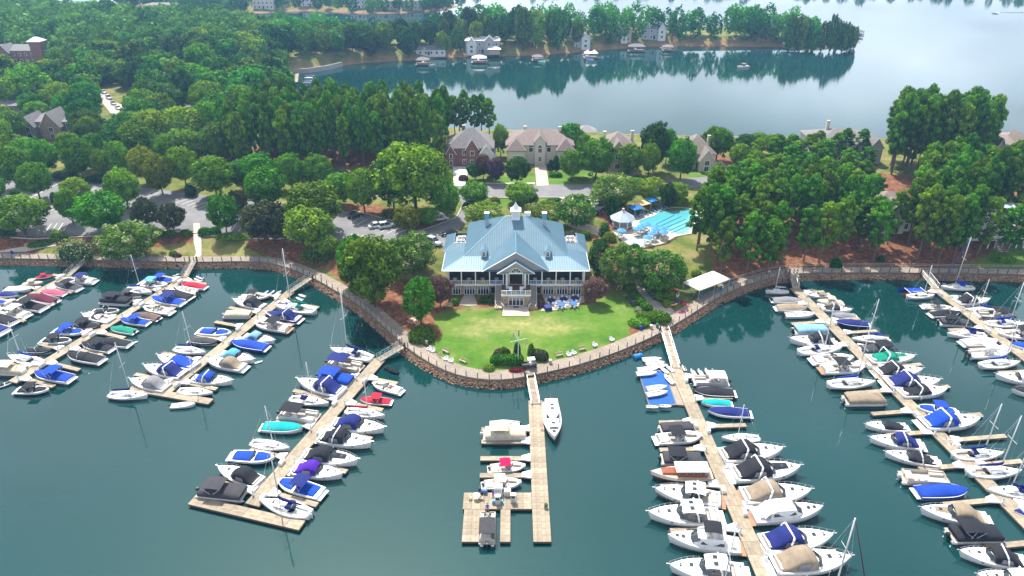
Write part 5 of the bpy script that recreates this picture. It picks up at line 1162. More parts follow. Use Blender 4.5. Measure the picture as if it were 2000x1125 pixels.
# porch posts, rails and coloured rail panels
PX = [-15.75, -12.55, -9.3, -6.05, -2.9, -1.6, 1.6, 2.9, 6.0, 9.25, 12.5, 15.75]
for x in PX: cb('porch_post', MB().box((x, -.12, (ZF+ZE)/2-.1), (.24, .24, ZE-ZF-.2)), trim_m)
for s in (-1, 1):
    for y in (3.2, 6.4): cb('porch_post', MB().box((s*15.75, y, (ZF+ZE)/2-.1), (.24, .24, ZE-ZF-.2)), trim_m)
    cb('screen_drape', MB().box((s*15.5, .1, 4.9), (.3, .06, 2.6), taper=.6), MATS['white_trim'])
PCOL = [mat('panel_gold', (.48, .36, .12), .8, .3, 3), mat('panel_blue', (.05, .24, .50), .8, .3, 3), mat('panel_purple', (.25, .16, .42), .8, .3, 3), mat('panel_olive', (.34, .34, .16), .8, .3, 3)]
pr = random.Random(5)
for i in range(len(PX)-1):
    a, b = PX[i], PX[i+1]
    if i in (4, 5, 6): continue
    m = MB().tube((a, -.14, ZF+1.08), (b, -.14, ZF+1.08), .05, 5).tube((a, -.14, ZF+.22), (b, -.14, ZF+.22), .04, 4)
    n = 8
    for k in range(1, n): m.box((a+(b-a)*k/n, -.14, ZF+.64), (.035, .035, .86))
    cb('porch_rail', m, trim_m)
    n = 4; w_ = (b-a-.5)/n
    for k in range(n):
        mm = PCOL[2] if i == 0 and k < 3 else (PCOL[1] if i in (3, 7) else pr.choice([PCOL[0], PCOL[0], PCOL[3], PCOL[1]]))
        cb('rail_panel', MB().box((a+.3+w_*(k+.5), -.09, ZF+.62), (w_*.78, .03, .62)), mm)
    # furniture glimpsed in the shade of the porch
    cb('porch_table', MB().tube(((a+b)/2, 1.3, ZF+.1), ((a+b)/2, 1.3, ZF+.8), .06, 5).prism([((a+b)/2+.55*math.cos(t), 1.3+.55*math.sin(t)) for t in np.linspace(0, 2*PI, 9)[:-1]], ZF+.8, ZF+.86), MATS['white_trim'])
# lower windows: white frames holding glass doors
def french(x0, x1, z0, z1, y, n, name='french_door'):
    f = MB(); fw = .10
    f.box(((x0+x1)/2, y, z1-fw/2), (x1-x0, .10, fw)).box(((x0+x1)/2, y, z0+fw/2), (x1-x0, .10, fw))
    for k in range(n+1): f.box((x0+fw/2+(x1-x0-fw)*k/n, y, (z0+z1)/2), (fw, .10, z1-z0-2*fw))
    f.box(((x0+x1)/2, y, z1-.55), (x1-x0, .09, .07))
    o = cb(name, f, trim_m)
    for k in range(n):
        xa = x0+fw+(x1-x0-fw)*k/n; xb = x0+(x1-x0-fw)*(k+1)/n
        MB().box(((xa+xb)/2, y+.02, (z0+z1)/2), (xb-xa, .03, z1-z0-2*fw)).build('pane', win_glass, o)
YW = .2
for x0, x1, n in ((-14.7, -12.8, 3), (-12.1, -9.5, 4), (-8.9, -6.3, 4), (6.3, 8.8, 4), (9.5, 12.0, 4), (12.7, 15.2, 4)): french(x0, x1, .06, 2.1, YW-.08, n)
for s in (-1, 1): cb('side_window', MB().box((s*5.3, YW-.06, 1.2), (1.0, .08, 1.5)), win_glass)
# centre balcony block, doors below, stairs each side
cb('balcony_wall', MB().box((0, -2.5, 1.3), (6.3, 5.2, 2.6)), stone_m)
cb('balcony_floor', MB().box((0, -2.55, ZF-.02), (6.6, 5.4, .24)), porch_floor)
cb('balcony_fascia', MB().box((0, -5.28, ZF-.06), (6.7, .10, .4)), trim_m)
french(-1.7, 1.75, .06, 2.1, -5.16, 4)
m = MB(); m.tube((-3.2, -5.15, ZF+1.1), (3.2, -5.15, ZF+1.1), .06, 5).tube((-3.2, -5.15, ZF+.22), (3.2, -5.15, ZF+.22), .05, 5)
for k in range(23): m.box((-3.2+6.4*k/22, -5.15, ZF+.65), (.05, .05, .9))
for k in range(7): m.box((-3.2+6.4*k/6, -5.15, ZF+.6), (.14, .14, 1.15))
cb('balcony_rail', m, trim_m)
for k in range(6): cb('rail_panel', MB().box((-2.65+k*1.06, -5.08, ZF+.64), (.75, .03, .6)), PCOL[pr.choice([0, 1, 1, 3])])
for s in (-1, 1):
    cb('entry_column', MB().box((s*2.1, -.6, (ZF+ZE)/2), (.5, .5, ZE-ZF)), trim_m)
    cb('lounge_chair', MB().box((s*1.9, -2.3, ZF+.45), (.7, .7, .35)).box((s*2.2, -2.3, ZF+.85), (.15, .7, .6)), trim_m)
    cb('lounge_chair', MB().box((s*1.2, -3.6, ZF+.45), (.7, .7, .35)).box((s*1.2, -3.3, ZF+.85), (.7, .15, .6)), trim_m)
    n = 15
    for k in range(n):
        cb('stair_tread', MB().box((s*3.95, -.3-k*.37, ZF-.09-k*ZF/n), (1.35, .40, .10)), mat('stair_board', (.50, .45, .38), .8, .15, 2))
    sm = MB()
    for xx in (3.25, 4.68):
        sm.add([(s*xx, 0, ZF+.1), (s*xx, -5.7, -.0), (s*xx, -5.7, .35), (s*xx, 0, ZF+.35), (s*(xx+.06), 0, ZF+.1), (s*(xx+.06), -5.7, 0), (s*(xx+.06), -5.7, .35), (s*(xx+.06), 0, ZF+.35)], [(0, 1, 2, 3), (7, 6, 5, 4), (3, 2, 6, 7), (0, 4, 5, 1), (1, 5, 6, 2)])
    cb('stair_stringer', sm, trim_m)
    rr = MB(); X4 = s*4.7
    rr.tube((X4, 0, ZF+1.1), (X4, -5.7, 1.1), .05, 5)
    for k in range(24): rr.tube((X4, -5.7*k/23, ZF*(1-k/23)), (X4, -5.7*k/23, ZF*(1-k/23)+1.1), .022, 4)
    X5 = s*3.3; rr.tube((X5, -5.7, 1.1), (X5-s*.6, -6.9, 1.0), .05, 5).tube((X4, -5.7, 1.1), (s*4.3, -6.9, 1.0), .05, 5)
    for k in range(6):
        t = k/5; rr.tube((X5-s*.6*t, -5.7-1.2*t, 0), (X5-s*.6*t, -5.7-1.2*t, 1.05), .03, 4); rr.tube((X4-s*.4*t, -5.7-1.2*t, 0), (X4-s*.4*t, -5.7-1.2*t, 1.05), .03, 4)
    cb('stair_rail', rr, trim_m)
    cb('stair_foot', MB().box((s*4.0, -6.2, .22), (1.7, 1.5, .44)), stone_m)
cb('door_mat', MB().box((0, -5.9, .10), (1.2, .6, .03)), float_m)
# roofs: slabs with standing seams
def plane_roof(name, poly, dirv, gap=.55, t=.14, parent=club):
    """poly: roof polygon in 3D, dirv: horizontal down-slope direction of the seams"""
    P = [Vector(p) for p in poly]; nrm = (P[1]-P[0]).cross(P[2]-P[0]).normalized()
    if nrm.z < 0: nrm = -nrm
    n = len(P); m = MB()
    m.add([tuple(p) for p in P]+[tuple(p-Vector((0, 0, t))) for p in P], [tuple(range(n)), tuple(range(2*n-1, n-1, -1))]+[(i, n+i, n+(i+1) % n, (i+1) % n) for i in range(n)])
    o = cb(name, m, roof_m, parent)
    d = Vector((dirv[0], dirv[1], 0)).normalized(); s = Vector((-d.y, d.x, 0)); lo = min(p.dot(s) for p in P); hi = max(p.dot(s) for p in P); sm = MB()
    k = lo+gap*.5
    while k < hi:
        hits = []
        for i in range(n):
            a, b = P[i], P[(i+1) % n]; da, db = a.dot(s)-k, b.dot(s)-k
            if da*db < 0: hits.append(a+(b-a)*(da/(da-db)))
        hits.sort(key=lambda q: q.dot(d))
        for j in range(0, len(hits)-1, 2):
            a, b = hits[j]+nrm*.005, hits[j+1]+nrm*.005; w_ = s*.035
            sm.add([tuple(a-w_), tuple(a+w_), tuple(b+w_), tuple(b-w_), tuple(a-w_+nrm*.07), tuple(a+w_+nrm*.07), tuple(b+w_+nrm*.07), tuple(b-w_+nrm*.07)], [(4, 5, 6, 7), (0, 4, 7, 3), (1, 2, 6, 5), (0, 1, 5, 4), (3, 7, 6, 2)])
        k += gap
    if sm.f:
        q = sm.build('seams', seam_m, o); q['kind'] = 'stuff'
    return o
def cap(pts, r=.10, parent=club, mt=None): cb('ridge_cap', MB().path(pts, r, 5), mt or seam_m, parent)
YF, YB0, YR, YBK = -.8, 4.4, 14.3, 24.2   # eave, break, ridge, rear break
ZB, ZR = 7.9, 13.9; XE, XB, XRg = 16.9, 12.2, 2.35
# skirt (front and sides)
plane_roof('skirt_roof', [(-XE, YF, ZE), (-7.4, YF, ZE), (-7.4, YB0, ZB), (-XB, YB0, ZB)], (0, -1))
plane_roof('skirt_roof', [(7.4, YF, ZE), (XE, YF, ZE), (XB, YB0, ZB), (7.4, YB0, ZB)], (0, -1))
plane_roof('skirt_roof', [(-7.4, YF, ZE), (7.4, YF, ZE), (7.4, YB0, ZB), (-7.4, YB0, ZB)], (0, -1), gap=9)
for s in (-1, 1):
    plane_roof('skirt_roof', [(s*XE, YF, ZE), (s*XE, 9.3, ZE), (s*XB, 9.3, ZB), (s*XB, YB0, ZB)], (s, 0))
    plane_roof('main_roof', [(s*XB, YB0, ZB), (s*XB, YBK, ZB), (s*XRg, YR, ZR)], (s, 0))
    cap([(s*XE, YF, ZE), (s*XB, YB0, ZB)]); cap([(s*XB, YB0, ZB), (s*XRg, YR, ZR)]); cap([(s*XB, YBK, ZB), (s*XRg, YR, ZR)])
    cap([(s*XE, YF, ZE-.07), (s*XE, 9.3, ZE-.07)], .12, mt=trim_m)
    # side wings with a sunken equipment well
    y0, y1, xo, xi = 9.2, 19.3, 17.4, 12.0; zt = ZE+1.35; wi, wo, wy0, wy1 = 11.8, 15.0, 11.6, 17.6
    plane_roof('wing_roof', [(s*xo, y0, ZE), (s*xi, y0, ZE), (s*xi, wy0, zt), (s*wo, wy0, zt)], (0, -1))
    plane_roof('wing_roof', [(s*xo, y1, ZE), (s*xi, y1, ZE), (s*xi, wy1, zt), (s*wo, wy1, zt)], (0, 1))
    plane_roof('wing_roof', [(s*xo, y0, ZE), (s*xo, y1, ZE), (s*wo, wy1, zt), (s*wo, wy0, zt)], (s, 0))
    cb('equipment_well', MB().box((s*13.4, 14.6, ZE+.55), (3.2, 6.0, .1)), mat('roof_membrane', (.42, .37, .33), .9, .2, 1))
    for k, (dx, dy) in enumerate(((-.5, -1.2), (.5, -1.2), (-.4, 1.0), (.6, 1.1))):
        u_ = cb('air_unit', MB().box((s*13.4+dx, 14.6+dy, ZE+1.0), (.8, .9, .8)), mat('air_unit', (.6, .6, .58), .5, .1, 3))
        MB().prism([(s*13.4+dx+.28*math.cos(t), 14.6+dy+.28*math.sin(t)) for t in np.linspace(0, 2*PI, 9)[:-1]], ZE+1.4, ZE+1.43).build('fan_grille', float_m, u_)
    cap([(s*xo, y0, ZE), (s*wo, wy0, zt), (s*wo, wy1, zt), (s*xo, y1, ZE)], .08); cap([(s*wo, wy0, zt), (s*xi, wy0, zt)], .08)
    # chimneys
    ch = cb('chimney', MB().box((s*7.0, 15.2, 12.1), (1.0, 1.0, 3.2)), mat('chimney_grey', (.42, .43, .45), .7, .1, 2))
    MB().box((s*7.0, 15.2, 13.65), (1.12, 1.12, 1.5)).build('chimney_cowl', mat('cowl_blue', (.10, .30, .44), .45), ch)
    MB().box((s*7.0, 15.2, 14.46), (1.2, 1.2, .1)).build('chimney_cap', trim_m, ch)
    # dormers
    dx, dz = s*7.45, ZB
    d_ = cb('dormer', MB().box((dx, 5.3, dz+.62), (1.15, 2.2, 1.5)), trim_m)
    pl = [(dx-.85, 4.0, dz+1.25), (dx, 4.0, dz+2.0), (dx, 7.6, dz+2.0), (dx-.85, 6.2, dz+1.25)]; pr_ = [(dx+.85, 4.0, dz+1.25), (dx, 4.0, dz+2.0), (dx, 7.6, dz+2.0), (dx+.85, 6.2, dz+1.25)]
    mm = MB()
    for q in (pl, pr_): mm.add(q+[(a, b, c-.1) for a, b, c in q], [(0, 1, 2, 3), (7, 6, 5, 4), (0, 4, 5, 1), (1, 5, 6, 2), (2, 6, 7, 3), (3, 7, 4, 0)])
    mm.build('dormer_roof', roof_m, d_)
    MB().add([(dx-.55, 4.19, dz+1.37), (dx+.55, 4.19, dz+1.37), (dx, 4.19, dz+1.9)], [(0, 1, 2)]).build('dormer_gable', trim_m, d_)
    MB().box((dx, 4.17, dz+.62), (.62, .05, 1.0)).build('dormer_window', win_glass, d_)
    mb = MB().box((dx, 4.13, dz+.62), (.06, .03, 1.0)).box((dx, 4.13, dz+.75), (.62, .03, .05)); mb.build('muntin', trim_m, d_)
plane_roof('main_roof', [(-XB, YB0, ZB), (XB, YB0, ZB), (XRg, YR, ZR), (-XRg, YR, ZR)], (0, -1))
plane_roof('main_roof', [(-XB, YBK, ZB), (XB, YBK, ZB), (XRg, YR, ZR), (-XRg, YR, ZR)], (0, 1))
cap([(-XRg, YR, ZR), (XRg, YR, ZR)])
# centre gables
def gable(y, hw, ze, za, ydepth, face_y, name):
    zmain = lambda yy: ZB+(yy-YB0)*(ZR-ZB)/(YR-YB0)
    yr = YB0+(za-ZB)*(YR-YB0)/(ZR-ZB) if za > ZB else 3.0
    if ydepth: yr = ydepth
    for s in (-1, 1):
        ye = YB0 if not ydepth else ydepth
        plane_roof('gable_roof', [(s*hw, y, ze), (0, y, za), (0, yr, za), (s*hw*(1 if ydepth else .985), max(ye-.2 if not ydepth else yr, y+.5), ze+(.0 if ydepth else .0))], (s, 0), gap=.5)
        cap([(s*(hw+.02), y-.03, ze-.04), (0, y-.03, za-.04)], .13, mt=trim_m)
    cap([(0, y, za+.02), (0, yr, za+.02)], .09)
    cb(name, MB().add([(-hw+.35, face_y, ze-.02), (hw-.35, face_y, ze-.02), (0, face_y, za-.28)], [(0, 1, 2)]), gable_m)
gable(-1.2, 7.65, ZE+.02, 11.5, None, -.8, 'gable_wall')
gable(-2.4, 4.25, ZE+.08, 9.65, -.85, -2.0, 'entry_gable_wall')
cb('entry_beam', MB().box((0, -2.0, ZE-.05), (7.6, .2, .28)), trim_m)
for s in (-1, 1):
    cb('entry_return', MB().box((s*2.9, -1.6, ZE+.08), (2.6, 1.3, .16)), roof_m)
    cb('gable_return', MB().box((s*5.6, -1.0, ZE+.12), (3.2, .7, .12)), roof_m)
arc = [(1.15*math.cos(t), -2.06, ZE+.12+1.15*math.sin(t)) for t in np.linspace(0, PI, 13)]
aw = cb('arch_window', MB().add(arc, [tuple(range(13))]), mat('arch_glass', (.14, .11, .08), .2, .4, 2))
mm = MB().path(arc, .07, 5)
for t in (PI/4, PI/2, 3*PI/4): mm.tube((0, -2.08, ZE+.12), (1.15*math.cos(t), -2.08, ZE+.12+1.15*math.sin(t)), .04, 4)
mm.tube((-1.2, -2.08, ZE+.12), (1.2, -2.08, ZE+.12), .06, 5); mm.build('arch_frame', trim_m, aw)
cb('eave_gutter', MB().tube((-XE, YF-.03, ZE-.08), (-7.6, YF-.03, ZE-.08), .10, 5).tube((7.6, YF-.03, ZE-.08), (XE, YF-.03, ZE-.08), .10, 5), trim_m)
# cupola with a flared roof
cu = cb('cupola', MB().box((0, YR, 14.0), (2.05, 2.05, 3.0)), trim_m)
for k in range(5): MB().box((0, YR-1.035, 14.1+k*.24), (1.4, .03, .10)).build('louvre', mat('louvre_grey', (.55, .56, .58), .6), cu)
prof = [(1.32, 15.45), (1.30, 15.62), (.85, 15.95), (.50, 16.45), (.22, 17.1), (.03, 17.6)]
MB().loft([[(r*sx, YR+r*sy, z_) for sx, sy in ((-1, -1), (1, -1), (1, 1), (-1, 1))] for r, z_ in prof], close=True, cap0=True).build('cupola_roof', mat('white_copper', (.78, .79, .8), .35), cu)
MB().tube((0, YR, 17.5), (0, YR, 18.2), .04, 5).build('finial', steel, cu)
cb('roof_hatch', MB().box((2.9, YR+1.5, 13.9), (1.4, 1.0, .9)), trim_m)
# patios and front steps
pat_m = mat('patio', (.47, .41, .36), .85, .2, .7)
sheet('left_patio', pxpoly([(906, 577), (925, 577), (931, 590), (932, 597), (915, 598), (896, 596)], 2.0), pat_m, flat=2.09)
sheet('right_patio', pxpoly([(1060, 577), (1100, 576), (1140, 578), (1142, 590), (1120, 600), (1090, 606), (1056, 608), (1062, 594)], 2.0), pat_m, flat=2.09)
sheet('stair_patio', pxpoly([(986, 593), (1028, 593), (1034, 612), (981, 612)], 2.0), pat_m, flat=2.09)
sheet('lawn_step', pxpoly([(981, 612.6), (1034, 612.6), (1034, 617.5), (981, 617.5)], 2.0), concrete, flat=2.10)
# patio tables with white chairs
blue_cloth = mat('table_blue', (.02, .13, .42), .7, .2, 3)
navy_cloth = mat('table_navy', (.01, .02, .19), .7, .2, 3)
tb = [(1077, 586), (1101, 584), (1123, 582), (1095, 594), (1119, 592)]
for i, (px, py) in enumerate(tb):
    x, y = G(px, py, 2.8); c = [navy_cloth, navy_cloth, navy_cloth, blue_cloth, blue_cloth][i]
    t = thing('patio_table', f'round {"navy" if i < 3 else "blue"} patio table, {ORD[i if i < 3 else i-3]} from the left in the {"back" if i < 3 else "front"} row', 'table', (x, y, 2.09), 0, 'round patio tables')
    MB().prism([(.95*math.cos(a), .95*math.sin(a)) for a in np.linspace(0, 2*PI, 19)[:-1]], .70, .76).build('table_top', c, t)
    MB().tube((0, 0, 0), (0, 0, .7), .06, 6).prism([(.35*math.cos(a), .35*math.sin(a)) for a in np.linspace(0, 2*PI, 9)[:-1]], 0, .04).build('pedestal', alu_d, t)
    for k in range(8):
        a = 2*PI*k/8+.2; ct = thing('patio_chair', f'white chair at the round {"navy" if i < 3 else "blue"} patio table {ORD[i if i < 3 else i-3]} from left, {"back" if i < 3 else "front"} row', 'chair', (x+1.25*math.cos(a), y+1.25*math.sin(a), 2.09), a+PI, 'white patio chairs')
        if 'chair_me' not in globals():
            chair_me = [('seat', MB().box((0, 0, .44), (.42, .42, .05)).mesh('seat', trim_m)), ('backrest', MB().box((-.20, 0, .70), (.05, .42, .45)).mesh('backrest', trim_m))]
            leg_me = MB().box((0, 0, .21), (.04, .04, .42)).mesh('leg', trim_m)
        for n_, me in chair_me: link(n_, me, ct)
        for lx in (-.18, .18):
            for ly in (-.18, .18): link('leg', leg_me, ct, (lx, ly, 0))
x, y = G(1070, 600, 2.6); t = thing('covered_table', 'square table draped in a navy cover at the patio corner', 'table', (x, y, 2.09), .3)
MB().prism([(-.8, -.8), (.8, -.8), (.8, .8), (-.8, .8)], .05, .74, taper=.93).build('cover', navy_cloth, t); MB().box((0, 0, .76), (1.5, 1.5, .05)).build('table_top', navy_cloth, t)
# ---------------------------------------------------------------- houses
shing_grey = mat('shingle_grey', (.20, .19, .195), .9, .25, 1.2, bump=.3, bscale=6)
shing_brown = mat('shingle_brown', (.24, .20, .175), .9, .25, 1.2, bump=.3, bscale=6)
tile_pink = mat('tile_mauve', (.215, .17, .155), .85, .2, 1.2, bump=.4, bscale=5)
roof_white = mat('roof_underlay', (.62, .62, .62), .7, .12, .5)
stucco = mat('cream_stucco', (.60, .55, .46), .85, .1, 1)
brick_m = mat('red_brick', (.28, .13, .10), .9, .3, 2.5)
tan_w = mat('tan_siding', (.50, .40, .27), .85, .1, 1)
stone_h = mat('brown_stone', (.36, .27, .22), .9, .35, 1.6)
white_w = mat('white_siding', (.70, .70, .68), .8, .08, 1)
grey_w = mat('grey_siding', (.40, .41, .42), .8, .1, 1)
def hip(m, cx, cy, w, d, z0, hgt, ov=.5, rid=None, mi=0):
    """hipped roof, long axis along x unless d > w"""
    w2, d2 = w/2+ov, d/2+ov
    if w >= d: r = (w2-d2)+(d2*.25 if w == d else 0); A, B = (cx-r, cy), (cx+r, cy)
    else: r = d2-w2; A, B = (cx, cy-r), (cx, cy+r)
    V = [(cx-w2, cy-d2, z0), (cx+w2, cy-d2, z0), (cx+w2, cy+d2, z0), (cx-w2, cy+d2, z0), (*A, z0+hgt), (*B, z0+hgt)]
    F = [(0, 1, 5, 4), (1, 2, 5), (2, 3, 4, 5), (3, 0, 4)] if w >= d else [(0, 1, 4), (1, 2, 5, 4), (2, 3, 5), (3, 0, 4, 5)]
    m.add(V+[(p[0], p[1], z0-.22) for p in V[:4]], F+[(0, 6, 7, 1), (1, 7, 8, 2), (2, 8, 9, 3), (3, 9, 6, 0), (9, 8, 7, 6)], mi)
def gab(m, cx, y0, y1, w, z0, hgt, ov=.4, mi=0, t=.18):
    """gable roof whose ridge runs along y (gable faces the viewer at y0)"""
    for s in (-1, 1):
        q = [(cx+s*(w/2+ov), y0-ov, z0-ov*hgt/(w/2)), (cx, y0-ov, z0+hgt), (cx, y1, z0+hgt), (cx+s*(w/2+ov), y1, z0-ov*hgt/(w/2))]
        m.add(q+[(a, b, c-t) for a, b, c in q], [(0, 1, 2, 3), (7, 6, 5, 4), (0, 4, 5, 1), (1, 5, 6, 2), (2, 6, 7, 3), (3, 7, 4, 0)], mi)
def window(parent, x, y, z, w_, h_, n=2, fm=None, arch=False):
    fm = fm or trim_m
    o = MB().box((x, y, z), (w_+.24, .10, h_+.24)).build('window', fm, parent)
    for k in range(n):
        xx = x-w_/2+w_*(k+.5)/n; MB().box((xx, y-.055, z), (w_/n-.07, .03, h_-.05)).build('pane', win_glass, o)
    if arch:
        a_ = [(x+(w_/2+.1)*math.cos(t), y-.03, z+h_/2+(w_/2+.1)*math.sin(t)) for t in np.linspace(0, PI, 9)]
        MB().add(a_+[(p[0], y+.05, p[2]) for p in a_], [tuple(range(9))]+[(i+1, i, 9+i, 10+i) for i in range(8)]).build('arch_light', win_glass, o)
def house(px, py, wpx, ypk, label, wallm, roofm, d=11, eave=6.0, rz=0.0, wings=(), gables=(), chim=(), wins=True, cat='house', storeys=2, ground=None, rows=None, name='house'):
    x, y, z = GP(px, py)
    if y > 420:
        x, y = G(px, py, 2.6); y += 4; z = max(H(x, y), 2.0)
    w_ = wpx/PPM(y, z); yc = y+d/2
    peak = min(max(HG(yc, ypk)-z, eave+1.5), eave+.55*min(w_, d)+.5)
    t = thing(name, label, cat, (x, y, z-.05), rz)
    MB().box((0, d/2, eave/2-.5), (w_, d, eave+1.0)).build('wall', wallm, t)
    m = MB(); hip(m, 0, d/2, w_, d, eave, peak-eave); roof = m.build('roof', roofm, t)
    for (gx, gw, gd, ge, gp, wm) in wings:      # projecting front blocks with hipped roofs
        MB().box((gx*w_, -gd/2, ge/2-.5), (gw*w_, gd, ge+1.0)).build('wing', wm or wallm, t)
        mm = MB(); hip(mm, gx*w_, -gd/2+gw*w_*.5, gw*w_, gd+gw*w_, ge, gp); mm.build('wing_roof', roofm, t)
        if wins: window(t, gx*w_, -gd-.03, ge*.55, min(1.6, gw*w_*.35), 1.4)
    for (gx, gw, gd, ge, gp, wm) in gables:     # projecting front gables
        MB().box((gx*w_, -gd/2+.5, ge/2-.5), (gw*w_, gd+1, ge+1.0)).add([(gx*w_-gw*w_/2, -gd, ge), (gx*w_+gw*w_/2, -gd, ge), (gx*w_, -gd, ge+gp)], [(0, 1, 2)]).build('gable_front', wm or wallm, t)
        mm = MB(); gab(mm, gx*w_, -gd, d*.45, gw*w_, ge, gp); mm.build('gable_roof', roofm, t)
        ed = MB()
        for s in (-1, 1): ed.tube((gx*w_+s*(gw*w_/2+.4), -gd-.42, ge-.4*gp/(gw*w_/2)-.1), (gx*w_, -gd-.42, ge+gp-.1), .10, 4)
        ed.build('bargeboard', trim_m, t)
        if wins: window(t, gx*w_, -gd-.03, ge*.72, min(1.5, gw*w_*.3), 1.5); window(t, gx*w_, -gd-.03, ge*.25, min(1.5, gw*w_*.3), 1.6)
    if wins:
        n = max(2, int(w_/3.2))
        for r in range(storeys):
            for k in range(n):
                xx = -w_/2+w_*(k+.5)/n
                if any(abs(xx-g[0]*w_) < g[1]*w_/2+.6 for g in list(wings)+list(gables)): continue
                window(t, xx, -.03, 1.5+r*eave/storeys, 1.2, 1.5)
    if wins and not any(abs(g[0]) < .05 for g in list(wings)+list(gables)):
        dr = MB().box((0, -.05, 1.1), (1.3, .10, 2.3)).build('door', mat('dark_door', (.06, .03, .025), .5), t); MB().box((.45, -.12, 1.1), (.08, .05, .08)).build('handle', steel, dr)
    for (cx, cy, ctop, cm) in chim:
        c_ = MB().box((cx*w_, cy*d, (eave+ctop)/2), (1.0, .9, ctop-eave+2)).build('chimney', cm, t); MB().box((cx*w_, cy*d, ctop+1.05), (1.15, 1.05, .14)).build('chimney_cap', concrete, c_)
    return t, w_, peak
house(919, 324, 88, 249, 'brick house with steep grey roof at the white driveway', brick_m, shing_grey, 13, 6.2, gables=((.05, .26, 1.2, 6.6, 3.2, None), (.36, .34, 2.4, 4.6, 3.2, white_w), (-.42, .2, .9, 5.0, 2.6, None)), chim=((-.16, .62, 10.6, brick_m),))
mt_, mw, mp = house(1054, 320, 128, 251, 'cream stucco mansion with mauve tiled roof and arched windows', stucco, tile_pink, 14, 6.6, wings=((-.36, .26, 3.0, 5.6, 3.2, None), (.38, .24, 3.0, 5.6, 3.2, None)), gables=((0, .16, 1.0, 8.4, 2.0, None),), chim=((-.22, .6, 9.6, stucco), (.32, .6, 9.4, stucco)))
for k in (-1, 0, 1): window(mt_, k*3.0, -1.08 if k == 0 else -.06, 5.0, 1.3, 1.5, 1, trim_m, True)
house(1207, 332, 62, 256, 'tan house with brown gabled roof between tall chimneys', tan_w, shing_brown, 11, 7.5, gables=((-.05, .5, 1.2, 6.8, 3.6, None),), chim=((-.42, .5, 10.4, stucco), (.45, .5, 10.6, stucco)))
house(1362, 330, 62, 262, 'beige house with brown roof and front gable, right of the tall pine', stucco, shing_brown, 12, 5.2, gables=((.2, .45, 3.0, 4.2, 3.4, None),), chim=((.4, .5, 8.6, stucco),))
house(1650, 318, 120, 250, 'large hip roofed grey house showing above the right pine grove', grey_w, shing_grey, 16, 6.6, gables=((.42, .22, 1.5, 6.0, 3, None),), chim=((-.2, .6, 10.8, stucco),))
house(1970, 322, 108, 265, 'stone house with broad brown roof at the right edge', stone_h, shing_brown, 15, 6.8, gables=((-.28, .16, 1.0, 6.4, 3, None), (.12, .2, 1.2, 6.4, 4, None)), chim=((-.42, .6, 10, stucco),))
house(1738, 452, 84, 372, 'beige lakeside villa behind the pine trunks', stucco, shing_brown, 11, 6.2, gables=((.0, .5, 1.2, 5.8, 3.0, None),), rows=2)
ct_, cw, cp = house(1952, 470, 130, 405, 'white villa with pale blue roof and deck at the right edge', white_w, mat('pale_blue_roof', (.42, .50, .60), .6, .1, .6), 12, 6.0, gables=((.25, .35, 1.6, 5.6, 2.6, None),))
dk_ = MB().box((0, -2.2, 2.6), (cw*.9, 4.0, .25)).build('deck', trim_m, ct_)
for k in range(9): MB().box((-cw*.42+cw*.84*k/8, -4.1, 1.7), (.2, .2, 3.8)).build('deck_post', trim_m, ct_)
MB().tube((-cw*.45, -4.1, 3.7), (cw*.45, -4.1, 3.7), .06, 5).tube((-cw*.45, -4.1, 3.2), (cw*.45, -4.1, 3.2), .04, 5).build('deck_rail', trim_m, ct_)
for k in range(8): MB().box((-cw*.18, -4.4-.35*k, 2.4-.32*k), (2.6, .38, .08)).build('deck_step', wood_grey, ct_)
house(95, 268, 106, 219, 'brown stone house with grey gabled roofs among the left trees', stone_h, shing_grey, 15, 6.0, gables=((.18, .36, 3.0, 5.2, 5.0, None), (-.25, .24, 2.5, 5.0, 3.6, None)))
house(12, 235, 90, 196, 'grey roofed house cut by the left edge', stone_h, shing_grey, 14, 6.0)
bt_, bw_, bp_ = house(38, 124, 140, 86, 'red brick lodge with grey roofs and square tower at upper left', brick_m, shing_grey, 16, 7.0, gables=((-.15, .16, 2, 6.4, 4, None),))
MB().box((bw_*.30, 2, 6), (6, 6, 12)).build('tower', brick_m, bt_); mm = MB(); hip(mm, bw_*.30, 2, 6, 6, 12, 2.2, .8); mm.build('tower_roof', roof_white, bt_)
house(376, 235, 34, 212, 'small grey roofed house with tall brick chimney deep in the wood', stone_h, shing_grey, 9, 5.5, chim=((.5, .5, 10, brick_m),))
ft_, fw_, fp_ = house(942, 104, 66, 70, 'large grey house under construction with pale roof on the far shore', grey_w, roof_white, 14, 7.5, gables=((-.32, .28, 2.0, 5.6, 4.0, white_w), (.2, .3, 1.0, 7.4, 3.0, None)), chim=((-.2, .5, 12, brick_m),))
MB().box((fw_*.35, -3, 1.6), (7, 5, 3.0), taper=.9).build('porch', tan_w, ft_); mm = MB(); hip(mm, fw_*.35, -3, 7.5, 5.5, 3.2, 1.4); mm.build('porch_roof', roof_white, ft_)
house(836, 108, 64, 93, 'low white cottage with grey roof behind trees on the far shore', white_w, shing_grey, 9, 3.4, storeys=1)
house(1138, 94, 32, 68, 'narrow pale grey house with tall roof on the far shore', grey_w, shing_brown, 12, 7.0, gables=((.2, .5, 1, 6.4, 3, white_w),))
house(1216, 86, 36, 53, 'cream house with brown roof and arched gable on the far shore', tan_w, shing_brown, 13, 8.0, gables=((.1, .34, 1.5, 6.0, 4, white_w),))
house(1279, 82, 46, 51, 'slate blue house with steep dark roofs on the far shore', grey_w, mat('slate_roof', (.13, .15, .19), .8, .2, .8), 13, 7.0, gables=((.3, .3, 1.5, 6.5, 4, white_w),))
